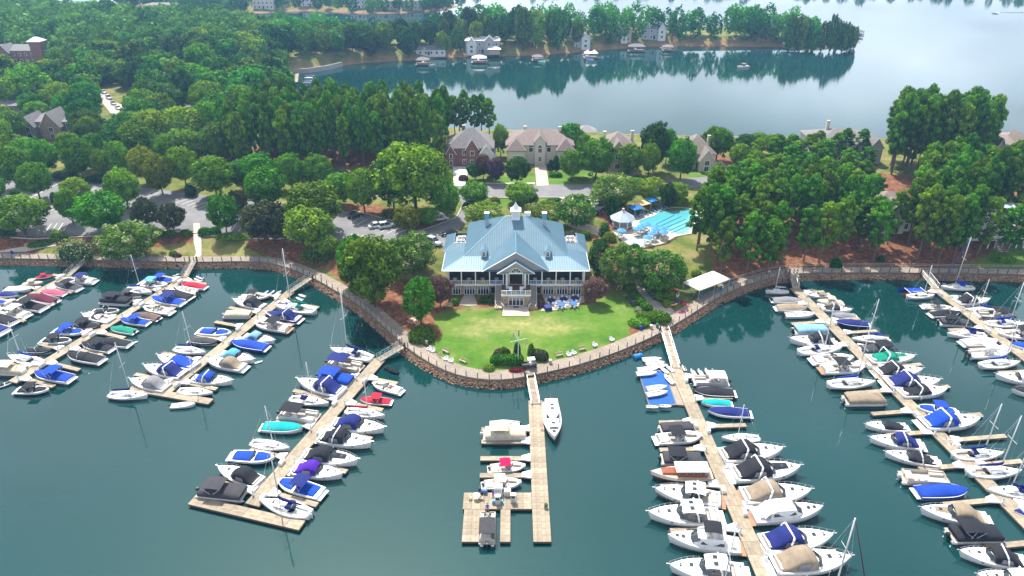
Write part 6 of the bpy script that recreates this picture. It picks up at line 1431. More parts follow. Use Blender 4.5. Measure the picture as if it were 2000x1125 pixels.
house(1325, 78, 20, 44, 'brick red roofed house half hidden on the far shore', brick_m, mat('red_roof', (.30, .15, .13), .85, .2, 1), 10, 7.0)
house(1499, 82, 34, 58, 'red brick house with red roof near the peninsula tip', mat('salmon_brick', (.45, .20, .14), .9, .2, 1), MATS['red_roof'], 10, 6.5)
for px, py, w_, pk, lb in ((306, 30, 60, 7, 'large cream house with tower beyond the woods, top left'), (236, 52, 24, 38, 'small grey roofed house in the woods, top left'), (512, 18, 40, 3, 'pale house behind lawn on the farthest shore, left'), (604, 14, 34, 1, 'pale house with lawn on the farthest shore'), (700, 18, 38, 0, 'long pale house on the farthest shore'), (752, 19, 46, 0, 'wide cream house on the farthest shore'), (803, 18, 40, -2, 'cream house nearest the point of the farthest shore')):
    house(px, py, w_, pk, lb, stucco if 'cream' in lb else white_w, shing_brown, 13, 7.0)

# ---------------------------------------------------------------- boathouses on the lake shore
def boathouse(px, py, w_, label, roofm, h=3.2, tent=False, ln=6.0, pier=None):
    x, y = G(px, py, .8); t = thing('boathouse', label, 'boathouse', (x, y, 0))
    n = 4
    for k in range(n): MB().box((-w_/2-.6+(w_+1.2)*(k+.5)/n, 0, .62), ((w_+1.2)/n-.04, ln+1.5, .14)).build('deck_panel', wood_grey, t)
    for sx in (-1, 1):
        for sy in (-1, 0, 1): MB().box((sx*w_/2*.92, sy*ln/2*.92, h/2), (.22, .22, h+1.6)).build('post', wood_side, t)
    m = MB()
    if tent:
        for k in (-.5, .5):
            m.loft([[(k*w_/2+r*sx, r*1.2*sy, z_) for sx, sy in ((-1, -1), (1, -1), (1, 1), (-1, 1))] for r, z_ in ((w_*.28, h), (w_*.14, h+.7), (.05, h+1.9))], close=True)
        m.add([(-w_/2, -ln/2, h+.02), (w_/2, -ln/2, h+.02), (w_/2, ln/2, h+.02), (-w_/2, ln/2, h+.02)], [(0, 1, 2, 3)])
    else: hip(m, 0, 0, w_, ln, h, h*.45, .4)
    m.build('roof', roofm, t)
    if pier:
        q = G(*pier, 1.2); d = np.array(q)-np.array((x, y)); L_ = np.hypot(*d); n = max(1, int(L_/3)); a_ = math.atan2(d[1], d[0])
        for k in range(n): MB().box((d[0]*(k+.5)/n, d[1]*(k+.5)/n, .72), (L_/n-.05, 1.3, .12), a_).build('pier_board', wood_grey, t)
    hm, hx, hb, hz = hull(6.5, 2.3, .8, 1.0); hm.v = [(p[0]*.9+.3, p[1]-.4, p[2]+.1) for p in hm.v]
    return t
boathouse(826, 124, 7, 'grey roofed boathouse on the left of the far shore', shing_grey, pier=(826, 116))
boathouse(936, 120, 8, 'open pale roofed boathouse below the house under construction', roof_white, pier=(932, 110))
boathouse(1050, 116, 6, 'small grey boathouse with a moored boat, far shore', shing_grey, 2.6, pier=(1044, 108))
boathouse(1154, 111, 8, 'white tented boathouse with peaked tops on the far shore', mat('tent_white', (.82, .82, .82), .6), 3.2, True, pier=(1138, 104))
boathouse(1243, 98, 10, 'grey double roofed boathouse on the far shore', shing_grey, 3.4, pier=(1240, 92))
boathouse(1304, 97, 6, 'brown roofed boathouse at the end of a pier', shing_brown, 2.8, pier=(1290, 91))
boathouse(1545, 92, 8, 'cream roofed boathouse near the peninsula tip', roof_white, 2.8, pier=(1540, 88))
boathouse(1678, 66, 4, 'small dark boathouse behind the peninsula tip', shing_grey, 2.6)
boathouse(1143, 276, 8, 'tall grey roofed boathouse behind the mansion', mat('boathouse_roof', (.27, .25, .25), .8, .1, 1), 5.0, ln=7)
boathouse(1010, 268, 9, 'flat boat dock behind the mansion', shing_grey, 2.6, ln=8)
boathouse(892, 270, 9, 'white roofed boat dock behind the brick house', roof_white, 2.4, ln=8)
boat('bow', (1440, 130), (1461, 128), 'small pontoon style boat drifting on the open lake', 'boats on the lake', dict(bim='tan', stripe='white'))
boat('bow', (1938, 24), (1950, 25), 'speedboat trailing a wake on the distant lake', 'boats on the lake', dict(bim=None, stripe='navy'))
boat('run', (1066, 120), (1052, 118), 'small turquoise covered boat at a far boathouse', 'boats on the lake', dict(cover='turq'))
boat('run', (850, 124), (838, 126), 'small grey covered boat beside the left far boathouse', 'boats on the lake', dict(cover='grey'))
boat('run', (1160, 115), (1146, 113), 'blue boat under the white tented boathouse', 'boats on the lake', dict(cover='blue'))
boat('pon', (1556, 94), (1540, 93), 'white pontoon boat at the peninsula boathouse', 'boats on the lake', dict(bim='ltgrey'))
wk = MB(); 
for i in range(14):
    x, y = G(1952+i*7, 24.6+i*.09, 0); wk.add([(x-3, y-1.2-i*.12, .03), (x+5, y-1.3-i*.12, .03), (x+5, y+1.3+i*.12, .03), (x-3, y+1.2+i*.12, .03)], [(0, 1, 2, 3)])
wk.build('boat_wake', mat('foam', (.75, .78, .8), .7, .3, .3), kind='stuff', label='white foam wake behind the distant speedboat', category='wake')
# community dock in the cove, upper left
cd = thing('cove_dock', 'small community dock with fingers in the far left cove', 'dock')
strip(cd, G(580, 142, .6), G(578, 160, .6), 2.0, 3)
for i, (px, py) in enumerate(((606, 145), (604, 150), (602, 155), (600, 159))):
    boat('run', (px-10, py+.5), (px+6, py), f'covered runabout at the cove dock, {ORD[i]} from the far end', 'boats at the cove dock', dict(cover=['navy', 'white', 'blue', 'grey'][i]))
cw_ = MB()
for a, b in zip(resample([G(x, y, 1) for x, y in ((560, 141), (600, 139), (640, 133), (668, 126))], 3)[:-1], resample([G(x, y, 1) for x, y in ((560, 141), (600, 139), (640, 133), (668, 126))], 3)[1:]):
    c = (a+b)/2; d = b-a; cw_.box((c[0], c[1], 1.2), (np.hypot(*d)+.1, .8, 2.6), math.atan2(d[1], d[0]))
cw_.build('cove_seawall', mat('pale_wall', (.42, .40, .38), .9, .2, 1), label='low pale seawall along the cove shore', category='wall')

# ---------------------------------------------------------------- cars
def car_meshes(c, suv):
    L, W, h = (4.8, 1.9, 1.75) if suv else (4.6, 1.82, 1.45)
    body = mat('car_'+c, {'white': (.75, .75, .75), 'black': (.015, .015, .018), 'silver': (.45, .47, .5), 'red': (.4, .03, .03), 'grey': (.12, .13, .14)}[c], .2, coat=.6)
    B = MB(); zb = .95 if suv else .85
    prof = [(-L/2, .45, .80), (-L/2+.1, zb-.05, .92), (-L*.25, zb, .98), (L*.15, zb, .98), (L*.42, zb-.16, .94), (L/2, .55, .78)]
    B.loft([[(x, -W/2*w, .28), (x, -W/2*w, z*.75), (x, -W/2*w*.92, z), (x, W/2*w*.92, z), (x, W/2*w, z*.75), (x, W/2*w, .28)] for x, z, w in prof]); B.f += [(5, 4, 3, 2, 1, 0), tuple(range(30, 36))]; B.m += [0, 0]
    x0, x1, x2, x3 = (-L*.46, -L*.40, L*.02, L*.22) if suv else (-L*.38, -L*.20, L*.04, L*.24)
    Cb = MB(); Cb.loft([[(x0, -W*.44, zb-.02), (x1, -W*.37, h-.06), (x2, -W*.37, h-.04), (x3, -W*.44, zb-.04)], [(x0, W*.44, zb-.02), (x1, W*.37, h-.06), (x2, W*.37, h-.04), (x3, W*.44, zb-.04)]])
    Cb.add([(x0, -W*.44, zb-.02), (x3, -W*.44, zb-.04), (x2, -W*.37, h-.04), (x1, -W*.37, h-.06)], [(0, 1, 2, 3)]); Cb.add([(x0, W*.44, zb-.02), (x3, W*.44, zb-.04), (x2, W*.37, h-.04), (x1, W*.37, h-.06)], [(3, 2, 1, 0)])
    Rf = MB().box(((x1+x2)/2, 0, h), (x2-x1+.12, W*.74, .07), taper=.94)
    Pl = MB()
    for s in (-1, 1): Pl.tube((x0, s*W*.445, zb), (x1, s*W*.375, h-.03), .04, 4).tube((x3, s*W*.445, zb), (x2, s*W*.375, h-.03), .04, 4).tube(((x1+x2)/2, s*W*.45, zb), ((x1+x2)/2, s*W*.375, h-.03), .04, 4)
    out = [('body', B.mesh('body', body, True)), ('cabin_glass', Cb.mesh('cabin_glass', win_glass)), ('car_roof', Rf.mesh('car_roof', body)), ('pillars', Pl.mesh('pillars', body))]
    wh = MB().loft([[(.33*k*math.cos(a), yy, .33*k*math.sin(a)) for a in np.linspace(0, 2*PI, 13)[:-1]] for yy, k in ((-.11, .9), (-.09, 1), (.09, 1), (.11, .9))], close=True, cap0=True, cap1=True).mesh('wheel', float_m)
    rim = MB().loft([[(.2*math.cos(a), yy, .2*math.sin(a)) for a in np.linspace(0, 2*PI, 9)[:-1]] for yy in (-.125, .125)], close=True, cap0=True, cap1=True).mesh('rim', alu)
    li = [('headlight', MB().box((L/2-.08, s*W*.36, .68), (.12, .3, .14)).mesh('headlight', mat('lamp_glass', (.6, .62, .65), .1))) for s in (-1, 1)]+[('tail_light', MB().box((-L/2+.06, s*W*.38, .78), (.12, .24, .2)).mesh('tail_light', mat('tail_red', (.35, .01, .01), .3))) for s in (-1, 1)]
    return out+li, wh, rim, L, W
_cars = {}
def car(px, py, rz, c, suv, label):
    if (c, suv) not in _cars: _cars[(c, suv)] = car_meshes(c, suv)
    parts, wh, rim, L, W = _cars[(c, suv)]; x, y, z = GP(px, py)
    t = thing('parked_car', label, 'car', (x, y, z+.08), rz, 'parked cars')
    for n, me in parts: link(n, me, t)
    for sx in (-.31, .30):
        for sy in (-1, 1):
            w_ = link('wheel', wh, t, (sx*L, sy*W*.44, .33)); link('rim', rim, w_)
car(736, 444, R(28), 'white', False, 'white hatchback parked left of the white estate car')
car(756, 444, R(28), 'white', True, 'white estate car parked beside the white hatchback in the lot')
car(860, 430, R(20), 'white', False, 'white saloon parked under the roadside tree behind the lot')
car(852, 424, R(20), 'white', True, 'white car mostly hidden behind the roadside tree')
car(848, 476, R(-40), 'silver', True, 'silver minivan parked left of the clubhouse')
car(878, 460, R(190), 'black', False, 'black car half hidden by a shrub left of the clubhouse')
car(1158, 412, R(25), 'white', False, 'white car in the row behind the clubhouse, farthest left')
car(1168, 408, R(25), 'white', True, 'white suv in the row behind the clubhouse')
car(1175, 404, R(25), 'black', False, 'black car at the back of the row behind the clubhouse')
car(1160, 420, R(25), 'black', False, 'black car at the front of the row behind the clubhouse')
car(694, 424, R(30), 'black', False, 'black car in shade at the lot edge under trees')
for i, (px, py) in enumerate(((203, 182), (213, 193), (222, 204), (231, 213))): car(px, py, R(-52), ['white', 'white', 'silver', 'white'][i], i == 1, f'{["white", "white", "silver", "white"][i]} vehicle on the woodland road, {ORD[i]} from the far end')
car(252, 190, R(170), 'black', True, 'dark trailer truck on the red clay beside the woodland road')
car(286, 184, R(200), 'grey', True, 'grey van under trees beyond the clay patch')
# ---------------------------------------------------------------- pool terrace
ZP = 4.75
pd = pxpoly([(1196, 452), (1210, 444), (1232, 428), (1262, 412), (1290, 402), (1335, 400), (1380, 408), (1385, 430), (1350, 456), (1318, 462), (1300, 474), (1262, 482), (1240, 484), (1215, 470)], ZP)
deck_pool = mat('pool_deck', (.60, .54, .46), .85, .12, .4)
sheet('pool_deck', pd, deck_pool, flat=ZP, thick=2.2)
pool_m = mat('pool_water', (.09, .38, .43), .05, .12, .15, spec=.5)
pw = thing('swimming_pool', 'turquoise swimming pool with lane lines on the terrace', 'pool', (0, 0, 0))
pool_px = catmull([(1248, 432), (1262, 426), (1280, 420), (1290, 410), (1304, 407), (1330, 406), (1352, 410), (1362, 424), (1352, 444), (1338, 456), (1320, 456), (1290, 447), (1262, 443), (1248, 437), (1248, 432)], 5)[:-1]
pp_ = [G(x, y, ZP) for x, y in pool_px]
o = sheet('pool_water', pp_, pool_m, flat=ZP+.012, kind=None); o.parent = pw
def rim(pts, parent, mt, name='coping', r=.14, z=ZP+.04):
    m = MB()
    for a, b in zip(pts, pts[1:]+pts[:1]): m.tube((*a, z), (*b, z), r, 5)
    return m.build(name, mt, parent)
rim(pp_, pw, mat('coping', (.68, .64, .58), .8))
inner = [tuple(np.array(p)*.9+np.mean(pp_, axis=0)*.1) for p in pp_]
for a, b in (((1272, 443), (1316, 421)), ((1284, 445), (1330, 423)), ((1296, 447), (1340, 428)), ((1302, 453), (1346, 433)), ((1310, 456), (1350, 438))):
    pa, pb = G(*a, ZP), G(*b, ZP); MB().tube((*pa, ZP+.05), (*pb, ZP+.05), .10, 4).build('lane_line', mat('lane_rope', (.05, .20, .26), .6), pw)
kp = thing('kids_pool', 'small round pale wading pool at the front of the terrace', 'pool')
kc = np.array(G(1242, 474, ZP)); kr = [tuple(kc+np.array((2.4*math.cos(a), 2.9*math.sin(a)))) for a in np.linspace(0, 2*PI, 21)[:-1]]
o = sheet('pool_water', kr, mat('wading_water', (.40, .62, .66), .1, .1, .3), flat=ZP+.012, kind=None); o.parent = kp
rim(kr, kp, MATS['coping'])
# retaining wall and fence
rw = MB()
for a, b in (((1240, 484), (1262, 483)), ((1262, 483), (1298, 475)), ((1298, 475), (1320, 462))):
    p, q = np.array(G(*a, ZP)), np.array(G(*b, ZP)); c = (p+q)/2; d = q-p; rw.box((c[0], c[1]-.25, ZP-1.0), (np.hypot(*d)+.2, .4, 2.3), math.atan2(d[1], d[0]))
rw.build('retaining_wall', mat('terrace_brick', (.34, .20, .14), .9, .3, 1.5), label='low brick retaining wall at the front of the pool terrace', category='wall')
fn = thing('pool_fence', 'thin white fence round the front of the pool terrace', 'fence')
fp = resample([G(x, y, ZP) for x, y in ((1198, 455), (1216, 470), (1241, 483), (1262, 481), (1299, 473), (1318, 461), (1352, 455))], 1.6)
for a, b in zip(fp[:-1], fp[1:]):
    MB().box((a[0], a[1], ZP+.6), (.07, .07, 1.2)).build('fence_post', trim_m, fn)
    MB().tube((*a, ZP+1.15), (*b, ZP+1.15), .025, 4).tube((*a, ZP+.2), (*b, ZP+.2), .025, 4).build('fence_rail', trim_m, fn)
# gazebo
x, y = G(1216, 448, ZP); gz = thing('gazebo', 'octagonal poolside pavilion with pale blue roof', 'gazebo', (x, y+1.5, ZP))
oc = lambda r: [(r*math.cos(PI/8+k*PI/4), r*math.sin(PI/8+k*PI/4)) for k in range(8)]
MB().prism(oc(2.75), 0, .8).build('base_wall', brick_m, gz)
for k, (a, b) in enumerate(oc(2.7)): MB().box((a, b, 1.6), (.22, .22, 2.6), PI/8+k*PI/4).build('post', trim_m, gz)
MB().prism(oc(2.5), .8, 2.75).build('screen', mat('gazebo_screen', (.25, .26, .27), .6, .3, 1), gz)
for z_ in (.82, 2.75): MB().path([(*p, z_) for p in oc(2.72)]+[(*oc(2.72)[0], z_)], .09, 4).build('rail', trim_m, gz)
g8 = oc(3.5)
for k in range(8):
    a, b = g8[k], g8[(k+1) % 8]; MB().add([(*a, 2.75), (*b, 2.75), (0, 0, 5.0), (*a, 2.62), (*b, 2.62)], [(0, 1, 2), (3, 4, 1, 0)]).build('roof_facet', mat('gazebo_roof', (.36, .45, .56), .5, .08, 1, rand=.1), gz)
    MB().tube((*a, 2.78), (0, 0, 5.03), .05, 4).build('hip_cap', trim_m, gz)
MB().prism(oc(.35), 4.8, 5.5).build('roof_lantern', mat('lantern_pink', (.60, .42, .38), .7), gz)
# square shade canopies
for i, (px, py, c, lb) in enumerate(((1240, 421, (.01, .15, .55), 'bright blue square shade canopy nearest the pavilion'), (1254, 412, (.62, .48, .22), 'cream yellow square shade canopy between two blue ones'), (1272, 405, (.01, .20, .60), 'bright blue square shade canopy farthest from the pavilion'))):
    x, y = G(px, py, ZP); t = thing('shade_canopy', lb, 'canopy', (x, y, ZP), .55, 'square pool canopies')
    MB().loft([[(-1.7, -1.7, 2.5), (1.7, -1.7, 2.5), (1.7, 1.7, 2.5), (-1.7, 1.7, 2.5)], [(-.05, -.05, 3.1), (.05, -.05, 3.1), (.05, .05, 3.1), (-.05, .05, 3.1)]], close=True).build('canopy_cloth', mat(f'canopy_cloth_{i}', c, .8), t)
    for sx in (-1, 1):
        for sy in (-1, 1): MB().box((sx*1.6, sy*1.6, 1.25), (.1, .1, 2.5)).build('post', alu_d, t)
umb_cloth = mat('umbrella_blue', (.05, .27, .60), .8, .15, 2)
def lounger_set(x, y, i):
    pass
for i, (px, py) in enumerate(((1262, 451), (1252, 455), (1279, 455), (1244, 460), (1279, 461), (1293, 460), (1273, 469), (1295, 467), (1213, 464), (1264, 477))):
    x, y = G(px, py, ZP); t = thing('pool_umbrella', f'sky blue pool umbrella, {ORD[i]} counting from the back of the terrace', 'umbrella', (x, y, ZP), i*.4, 'pool umbrellas')
    for k in range(8):
        a0, a1 = 2*PI*k/8, 2*PI*(k+1)/8
        MB().add([(1.35*math.cos(a0), 1.35*math.sin(a0), 2.05), (1.35*math.cos(a1), 1.35*math.sin(a1), 2.05), (0, 0, 2.6), (1.35*math.cos(a0), 1.35*math.sin(a0), 1.93), (1.35*math.cos(a1), 1.35*math.sin(a1), 1.93)], [(0, 1, 2), (3, 4, 1, 0)]).build('gore', umb_cloth, t)
    MB().tube((0, 0, 0), (0, 0, 2.7), .035, 5).build('pole', trim_m, t)
    t2 = thing('pool_table', f'white pool table under the sky blue umbrella {ORD[i]} from the back', 'table', (x+.02, y-.02, ZP), 0, 'pool tables')
    MB().prism([(.55*math.cos(a), .55*math.sin(a)) for a in np.linspace(0, 2*PI, 11)[:-1]], .66, .71).build('table_top', trim_m, t2)
    for k in range(3): MB().tube((.12*math.cos(k*2.1), .12*math.sin(k*2.1), .68), (.4*math.cos(k*2.1), .4*math.sin(k*2.1), 0), .03, 4).build('leg', trim_m, t2)
    for k in range(4):
        a = k*PI/2+.5; ct = thing('pool_chair', f'white chair under the sky blue umbrella {ORD[i]} from the back', 'chair', (x+.95*math.cos(a), y+.95*math.sin(a), ZP), a+PI, 'white pool chairs')
        for n_, me in chair_me: link(n_, me, ct)
        for lx in (-.18, .18):
            for ly in (-.18, .18): link('leg', leg_me, ct, (lx, ly, 0))
# sun loungers along the back of the pool
lg = [('frame', MB().box((0, 0, .3), (1.9, .62, .06)).mesh('frame', trim_m)), ('sling', MB().box((.25, 0, .36), (1.3, .56, .04)).mesh('sling', mat('sling_blue', (.05, .12, .3), .8)))]
lb_ = MB().add([(-.4, -.28, .36), (-.4, .28, .36), (-1.0, .28, .85), (-1.0, -.28, .85), (-.4, -.28, .32), (-.4, .28, .32), (-1.0, .28, .81), (-1.0, -.28, .81)], [(0, 1, 2, 3), (7, 6, 5, 4), (0, 3, 7, 4), (1, 5, 6, 2)]).mesh('backrest', MATS['sling_blue'])
for i in range(9):
    x, y = G(1238+i*8.2, 427-i*2.6, ZP); t = thing('sun_lounger', f'blue sling sun lounger by the pool, {ORD[i]} from the pavilion', 'lounger', (x, y, ZP), R(-60), 'sun loungers behind the pool')
    for n_, me in lg: link(n_, me, t)
    link('backrest', lb_, t)
    for lx in (-.7, .7):
        for ly in (-.25, .25): link('leg', MB().box((0, 0, .15), (.05, .05, .3)).mesh('leg', trim_m) if 'll_me' not in globals() else ll_me, t, (lx, ly, 0))

# ---------------------------------------------------------------- lawn furniture and shore things
adk_w = mat('adirondack_white', (.80, .80, .79), .5)
adk = [('seat', MB().add([(.35, -.3, .38), (.35, .3, .38), (-.25, .3, .25), (-.25, -.3, .25), (.35, -.3, .34), (.35, .3, .34), (-.25, .3, .21), (-.25, -.3, .21)], [(0, 1, 2, 3), (7, 6, 5, 4), (0, 4, 5, 1), (1, 5, 6, 2), (2, 6, 7, 3), (3, 7, 4, 0)]).mesh('seat', adk_w)), ('armrest', MB().box((.05, .38, .58), (.75, .14, .04)).mesh('armrest', adk_w)), ('armrest', MB().box((.05, -.38, .58), (.75, .14, .04)).mesh('armrest', adk_w))]
adk_slat = MB().box((0, 0, .38), (.04, .10, .80)).mesh('back_slat', adk_w); adk_leg = MB().box((0, 0, .28), (.09, .06, .56)).mesh('leg', adk_w)
def adirondack(px, py, rz, label):
    x, y = G(px, py, 2.0); t = thing('adirondack_chair', label, 'chair', (x, y, H(x, y)+.02), rz, 'white adirondack chairs')
    for n_, me in adk: link(n_, me, t)
    for k in range(5):
        o = link('back_slat', adk_slat, t, (-.24, -.24+k*.12, .22)); o.rotation_euler = (0, R(-24), 0)
    for lx, ly in ((.36, .33), (.36, -.33), (-.3, .33), (-.3, -.33)): link('leg', adk_leg, t, (lx, ly, 0))
for px, py, rz, lb in ((838, 681, R(-120), 'left one of the white pair by the hedge'), (845, 684, R(-120), 'right one of the white pair by the hedge'), (871, 700, R(-120), 'left one of the pair by the bicycle'), (881, 704, R(-118), 'right one of the pair by the bicycle'), (1111, 692, R(-62), 'left one of the pair between the two benches'), (1121, 689, R(-62), 'right one of the pair between the two benches'), (1162, 674, R(-60), 'single one right of the benches'), (1195, 663, R(-60), 'single one farthest right on the lawn')):
    adirondack(px, py, rz, 'white adirondack chair, '+lb)
bench_w = mat('bench_wood', (.48, .40, .28), .8, .2, 3)
bs_me = MB().box((0, 0, 0), (1.6, .10, .04)).mesh('slat', bench_w); bl_me = MB().box((0, 0, .21), (.08, .5, .42)).mesh('leg', bench_w); bb_me = MB().box((0, .22, .62), (.08, .07, .5)).mesh('back_post', bench_w)
def bench(px, py, rz, label, z=2.02):
    x, y = G(px, py, 2.0); t = thing('garden_bench', label, 'bench', (x, y, H(x, y)+.02), rz, 'wooden garden benches')
    for k in range(4): link('slat', bs_me, t, (0, -.2+k*.13, .44))
    for k in range(3):
        o = link('slat', bs_me, t, (0, .25, .56+k*.13)); o.rotation_euler = (PI/2, 0, 0)
    for s in (-.68, .68): link('leg', bl_me, t, (s, 0, 0)); link('back_post', bb_me, t, (s, 0, 0))
bench(871, 687, R(-35), 'wooden bench on the left lawn near the white chairs'); bench(904, 705, R(-35), 'wooden bench on the left lawn nearest the boardwalk curve')
bench(1092, 693, R(20), 'wooden bench on the right lawn nearest the flagpole bed'); bench(1137, 681, R(22), 'wooden bench on the right lawn between white chairs'); bench(877, 599, R(10), 'pale stone bench by the lawn edge left of the clubhouse')
# flagpole with yardarm and gaff
x, y = G(1012, 708, 2.0); fpole = thing('flagpole', 'white nautical flagpole with yardarm in the lawn bed', 'flagpole', (x, y, 2.0))
hp = HG(y, 645)-2.0
MB().tube((0, 0, 0), (0, 0, hp), .085, 8, .05).build('pole', trim_m, fpole); yz = hp*.70
MB().tube((-1.55, -.25, yz-.25), (1.65, .25, yz+.25), .045, 6).build('yardarm', trim_m, fpole); MB().tube((0, 0, yz+.1), (-1.0, .35, yz+1.75), .05, 6).build('gaff', trim_m, fpole)
MB().ball((0, 0, hp+.05), (.14, .14, .14)).build('truck', mat('gilt', (.6, .5, .08), .3), fpole)
hm_ = MB()
for sx in (-1.4, 1.5): hm_.tube((sx, 0, yz), (sx*.15, 0, .4), .012, 3)
hm_.build('halyard', rope_m, fpole)
flag_x = MB().loft([[(0, 0, 0), (0, 0, -1.2)], [(.12, .1, -.05), (.1, .1, -1.3)], [(.18, -.05, -.15), (.2, 0, -1.45)]])
def flag(name, c1, c2, loc, label):
    m = bpy.data.materials.new(name); N, L = nodes_of(m); b = N['Principled BSDF']; b.inputs['Roughness'].default_value = .9; wv = N.new('ShaderNodeTexWave'); wv.bands_direction = 'Z'; wv.inputs['Scale'].default_value = 1.3; tc = N.new('ShaderNodeTexCoord'); r = N.new('ShaderNodeValToRGB'); r.color_ramp.interpolation = 'CONSTANT'; r.color_ramp.elements[0].color = (*c1, 1); r.color_ramp.elements[1].position = .5; r.color_ramp.elements[1].color = (*c2, 1)
    L.new(tc.outputs['Object'], wv.inputs[0]); L.new(wv.outputs['Fac'], r.inputs[0]); L.new(r.outputs[0], b.inputs['Base Color'])
    q = link('flag', flag_x.mesh('flag', m), None, loc, 0, label, 'flag')
flag('flag_stripe', (.5, .05, .08), (.7, .7, .72), (x-1.0, y+.35, 2+yz+1.7), 'limp striped flag hanging from the gaff of the flagpole'); flag('flag_red', (.55, .02, .03), (.75, .75, .75), (x+1.45, y+.2, 2+yz+.1), 'red and white pennant below the right yardarm'); flag('flag_navy', (.03, .04, .2), (.05, .06, .25), (x+.02, y-.08, 2+hp), 'small navy burgee at the top of the flagpole')
# golf cart
x, y = G(1035, 718, 1.66); gc = thing('golf_cart', 'dark utility golf cart with white roof on the boardwalk', 'golf cart', (x, y+.2, 1.68), R(8))
gm = mat('cart_dark', (.03, .035, .045), .4)
MB().box((.35, 0, .5), (1.7, 1.15, .45), taper=.9).box((1.15, 0, .72), (.4, 1.0, .4), taper=.7).build('body', gm, gc)
MB().box((-1.0, 0, .62), (1.2, 1.2, .1)).box((-1.0, .58, .8), (1.2, .06, .3)).box((-1.0, -.58, .8), (1.2, .06, .3)).box((-1.58, 0, .8), (.06, 1.2, .3)).build('cargo_bed', gm, gc)
MB().box((.05, 0, .85), (.5, 1.0, .18)).box((-.22, 0, 1.1), (.12, 1.0, .5)).build('seat', vinyl, gc); MB().box((.25, 0, 1.95), (1.5, 1.2, .07), taper=.95).build('roof', trim_m, gc)
for sx in (-.35, .85):
    for sy in (-.5, .5): MB().tube((sx, sy, .7), (sx*.9, sy, 1.92), .025, 4).build('roof_post', alu_d, gc); 
for sx in (-1.0, .95):
    for sy in (-.52, .52):
        MB().loft([[(sx+.25*k*math.cos(a), sy+yy, .25+.25*k*math.sin(a)) for a in np.linspace(0, 2*PI, 11)[:-1]] for yy, k in ((-.09, .9), (-.07, 1), (.07, 1), (.09, .9))], close=True, cap0=True, cap1=True).build('wheel', float_m, gc)
# bicycle leaning by the bed, and one by the chairs
def bicycle(px, py, rz, c, label):
    x, y = G(px, py, 1.66); t = thing('bicycle', label, 'bicycle', (x, y, max(1.67, H(x, y))), rz)
    for sx in (-.52, .52):
        ring = [(sx+.33*math.cos(a), 0, .34+.33*math.sin(a)) for a in np.linspace(0, 2*PI, 17)]; w_ = MB().path(ring, .028, 4).build('wheel', float_m, t)
        sp = MB()
        for k in range(6): sp.tube((sx, 0, .34), (sx+.32*math.cos(k*PI/3), 0, .34+.32*math.sin(k*PI/3)), .006, 3)
        sp.build('spokes', steel, w_)
    m = MB()
    for a, b in (((-.52, 0, .34), (-.12, 0, .32)), ((-.12, 0, .32), (-.22, 0, .85)), ((-.22, 0, .8), (.38, 0, .82)), ((-.12, 0, .32), (.38, 0, .76)), ((.52, 0, .34), (.36, 0, .95)), ((-.52, 0, .34), (-.2, 0, .75))): m.tube(a, b, .026, 5)
    m.build('frame', mat('bike_'+c, COL[c], .3), t); MB().box((-.24, 0, .9), (.26, .14, .06), taper=.7).build('saddle', motor_m, t); MB().tube((.34, -.28, 1.0), (.34, .28, 1.0), .02, 5).build('handlebar', steel, t)
bicycle(950, 724, R(5), 'pink', 'pink bicycle parked at the edge of the flagpole bed'); bicycle(857, 696, R(-50), 'grey', 'grey bicycle beside the white chairs on the boardwalk')
# bins, planters
def lathe(prof, n=12): return MB().loft([[(r*math.cos(a), r*math.sin(a), z_) for a in np.linspace(0, 2*PI, n+1)[:-1]] for r, z_ in prof], close=True, cap0=True, cap1=True)
def bin_(px, py, c, label, z=2.15):
    x, y = G(px, py, z); t = thing('litter_bin', label, 'bin', (x, y, max(1.66, H(x, y)))); m = mat('bin_'+c, {'tan': (.45, .32, .24), 'blue': (.01, .05, .32), 'green': (.02, .2, .1)}[c], .7, .15, 3)
    lathe([(.26, 0), (.31, .1), (.33, .75), (.30, .8)]).build('drum', m, t, True); lathe([(.34, .8), (.34, .9), (.12, 1.02)]).build('lid', trim_m if c == 'tan' else m, t, True)
for px, py, c, lb in ((833, 668, 'tan', 'tan litter bin by the clipped hedge'), (827, 667, 'blue', 'navy recycling bin by the clipped hedge'), (1075, 706, 'tan', 'tan litter bin beside the right flagpole bed'), (1272, 638, 'tan', 'tan litter bin at the right lawn corner'), (1252, 640, 'blue', 'navy bin in the right lawn corner bed'), (1284, 636, 'green', 'green bin by the right hedge'), (23, 493, 'blue', 'blue bin on the shore path at far left'), (211, 499, 'blue', 'blue bin beside the flowering shrub at left')): bin_(px, py, c, lb)
# dark picnic tables on the right lawn
pt_m = mat('picnic_dark', (.05, .055, .07), .7, .2, 2)
for i, (px, py) in enumerate(((1228, 584), (1237, 594), (1247, 610))):
    x, y = G(px, py, 2.0); t = thing('picnic_table', f'dark picnic table by the sloping hedge, {ORD[i]} from the clubhouse', 'table', (x, y, 2.02), .5, 'dark picnic tables')
    for k in range(5): MB().box((0, -.32+k*.16, .74), (1.6, .14, .05)).build('plank', pt_m, t)
    for s in (-1, 1): MB().box((0, s*.78, .44), (1.6, .26, .05)).build('bench_plank', pt_m, t)
    for s in (-.6, .6): MB().tube((s, -.75, 0), (s, .2, .73), .05, 4).tube((s, .75, 0), (s, -.2, .73), .05, 4).box((s, 0, .4), (.08, 1.6, .08)).build('leg', pt_m, t)
x, y = G(806, 630, 2.0); t = thing('picnic_table', 'pale wooden picnic table under the left tree', 'table', (x, y, 2.02), R(-40))
for k in range(5): MB().box((0, -.32+k*.16, .74), (1.8, .14, .05)).build('plank', bench_w, t)
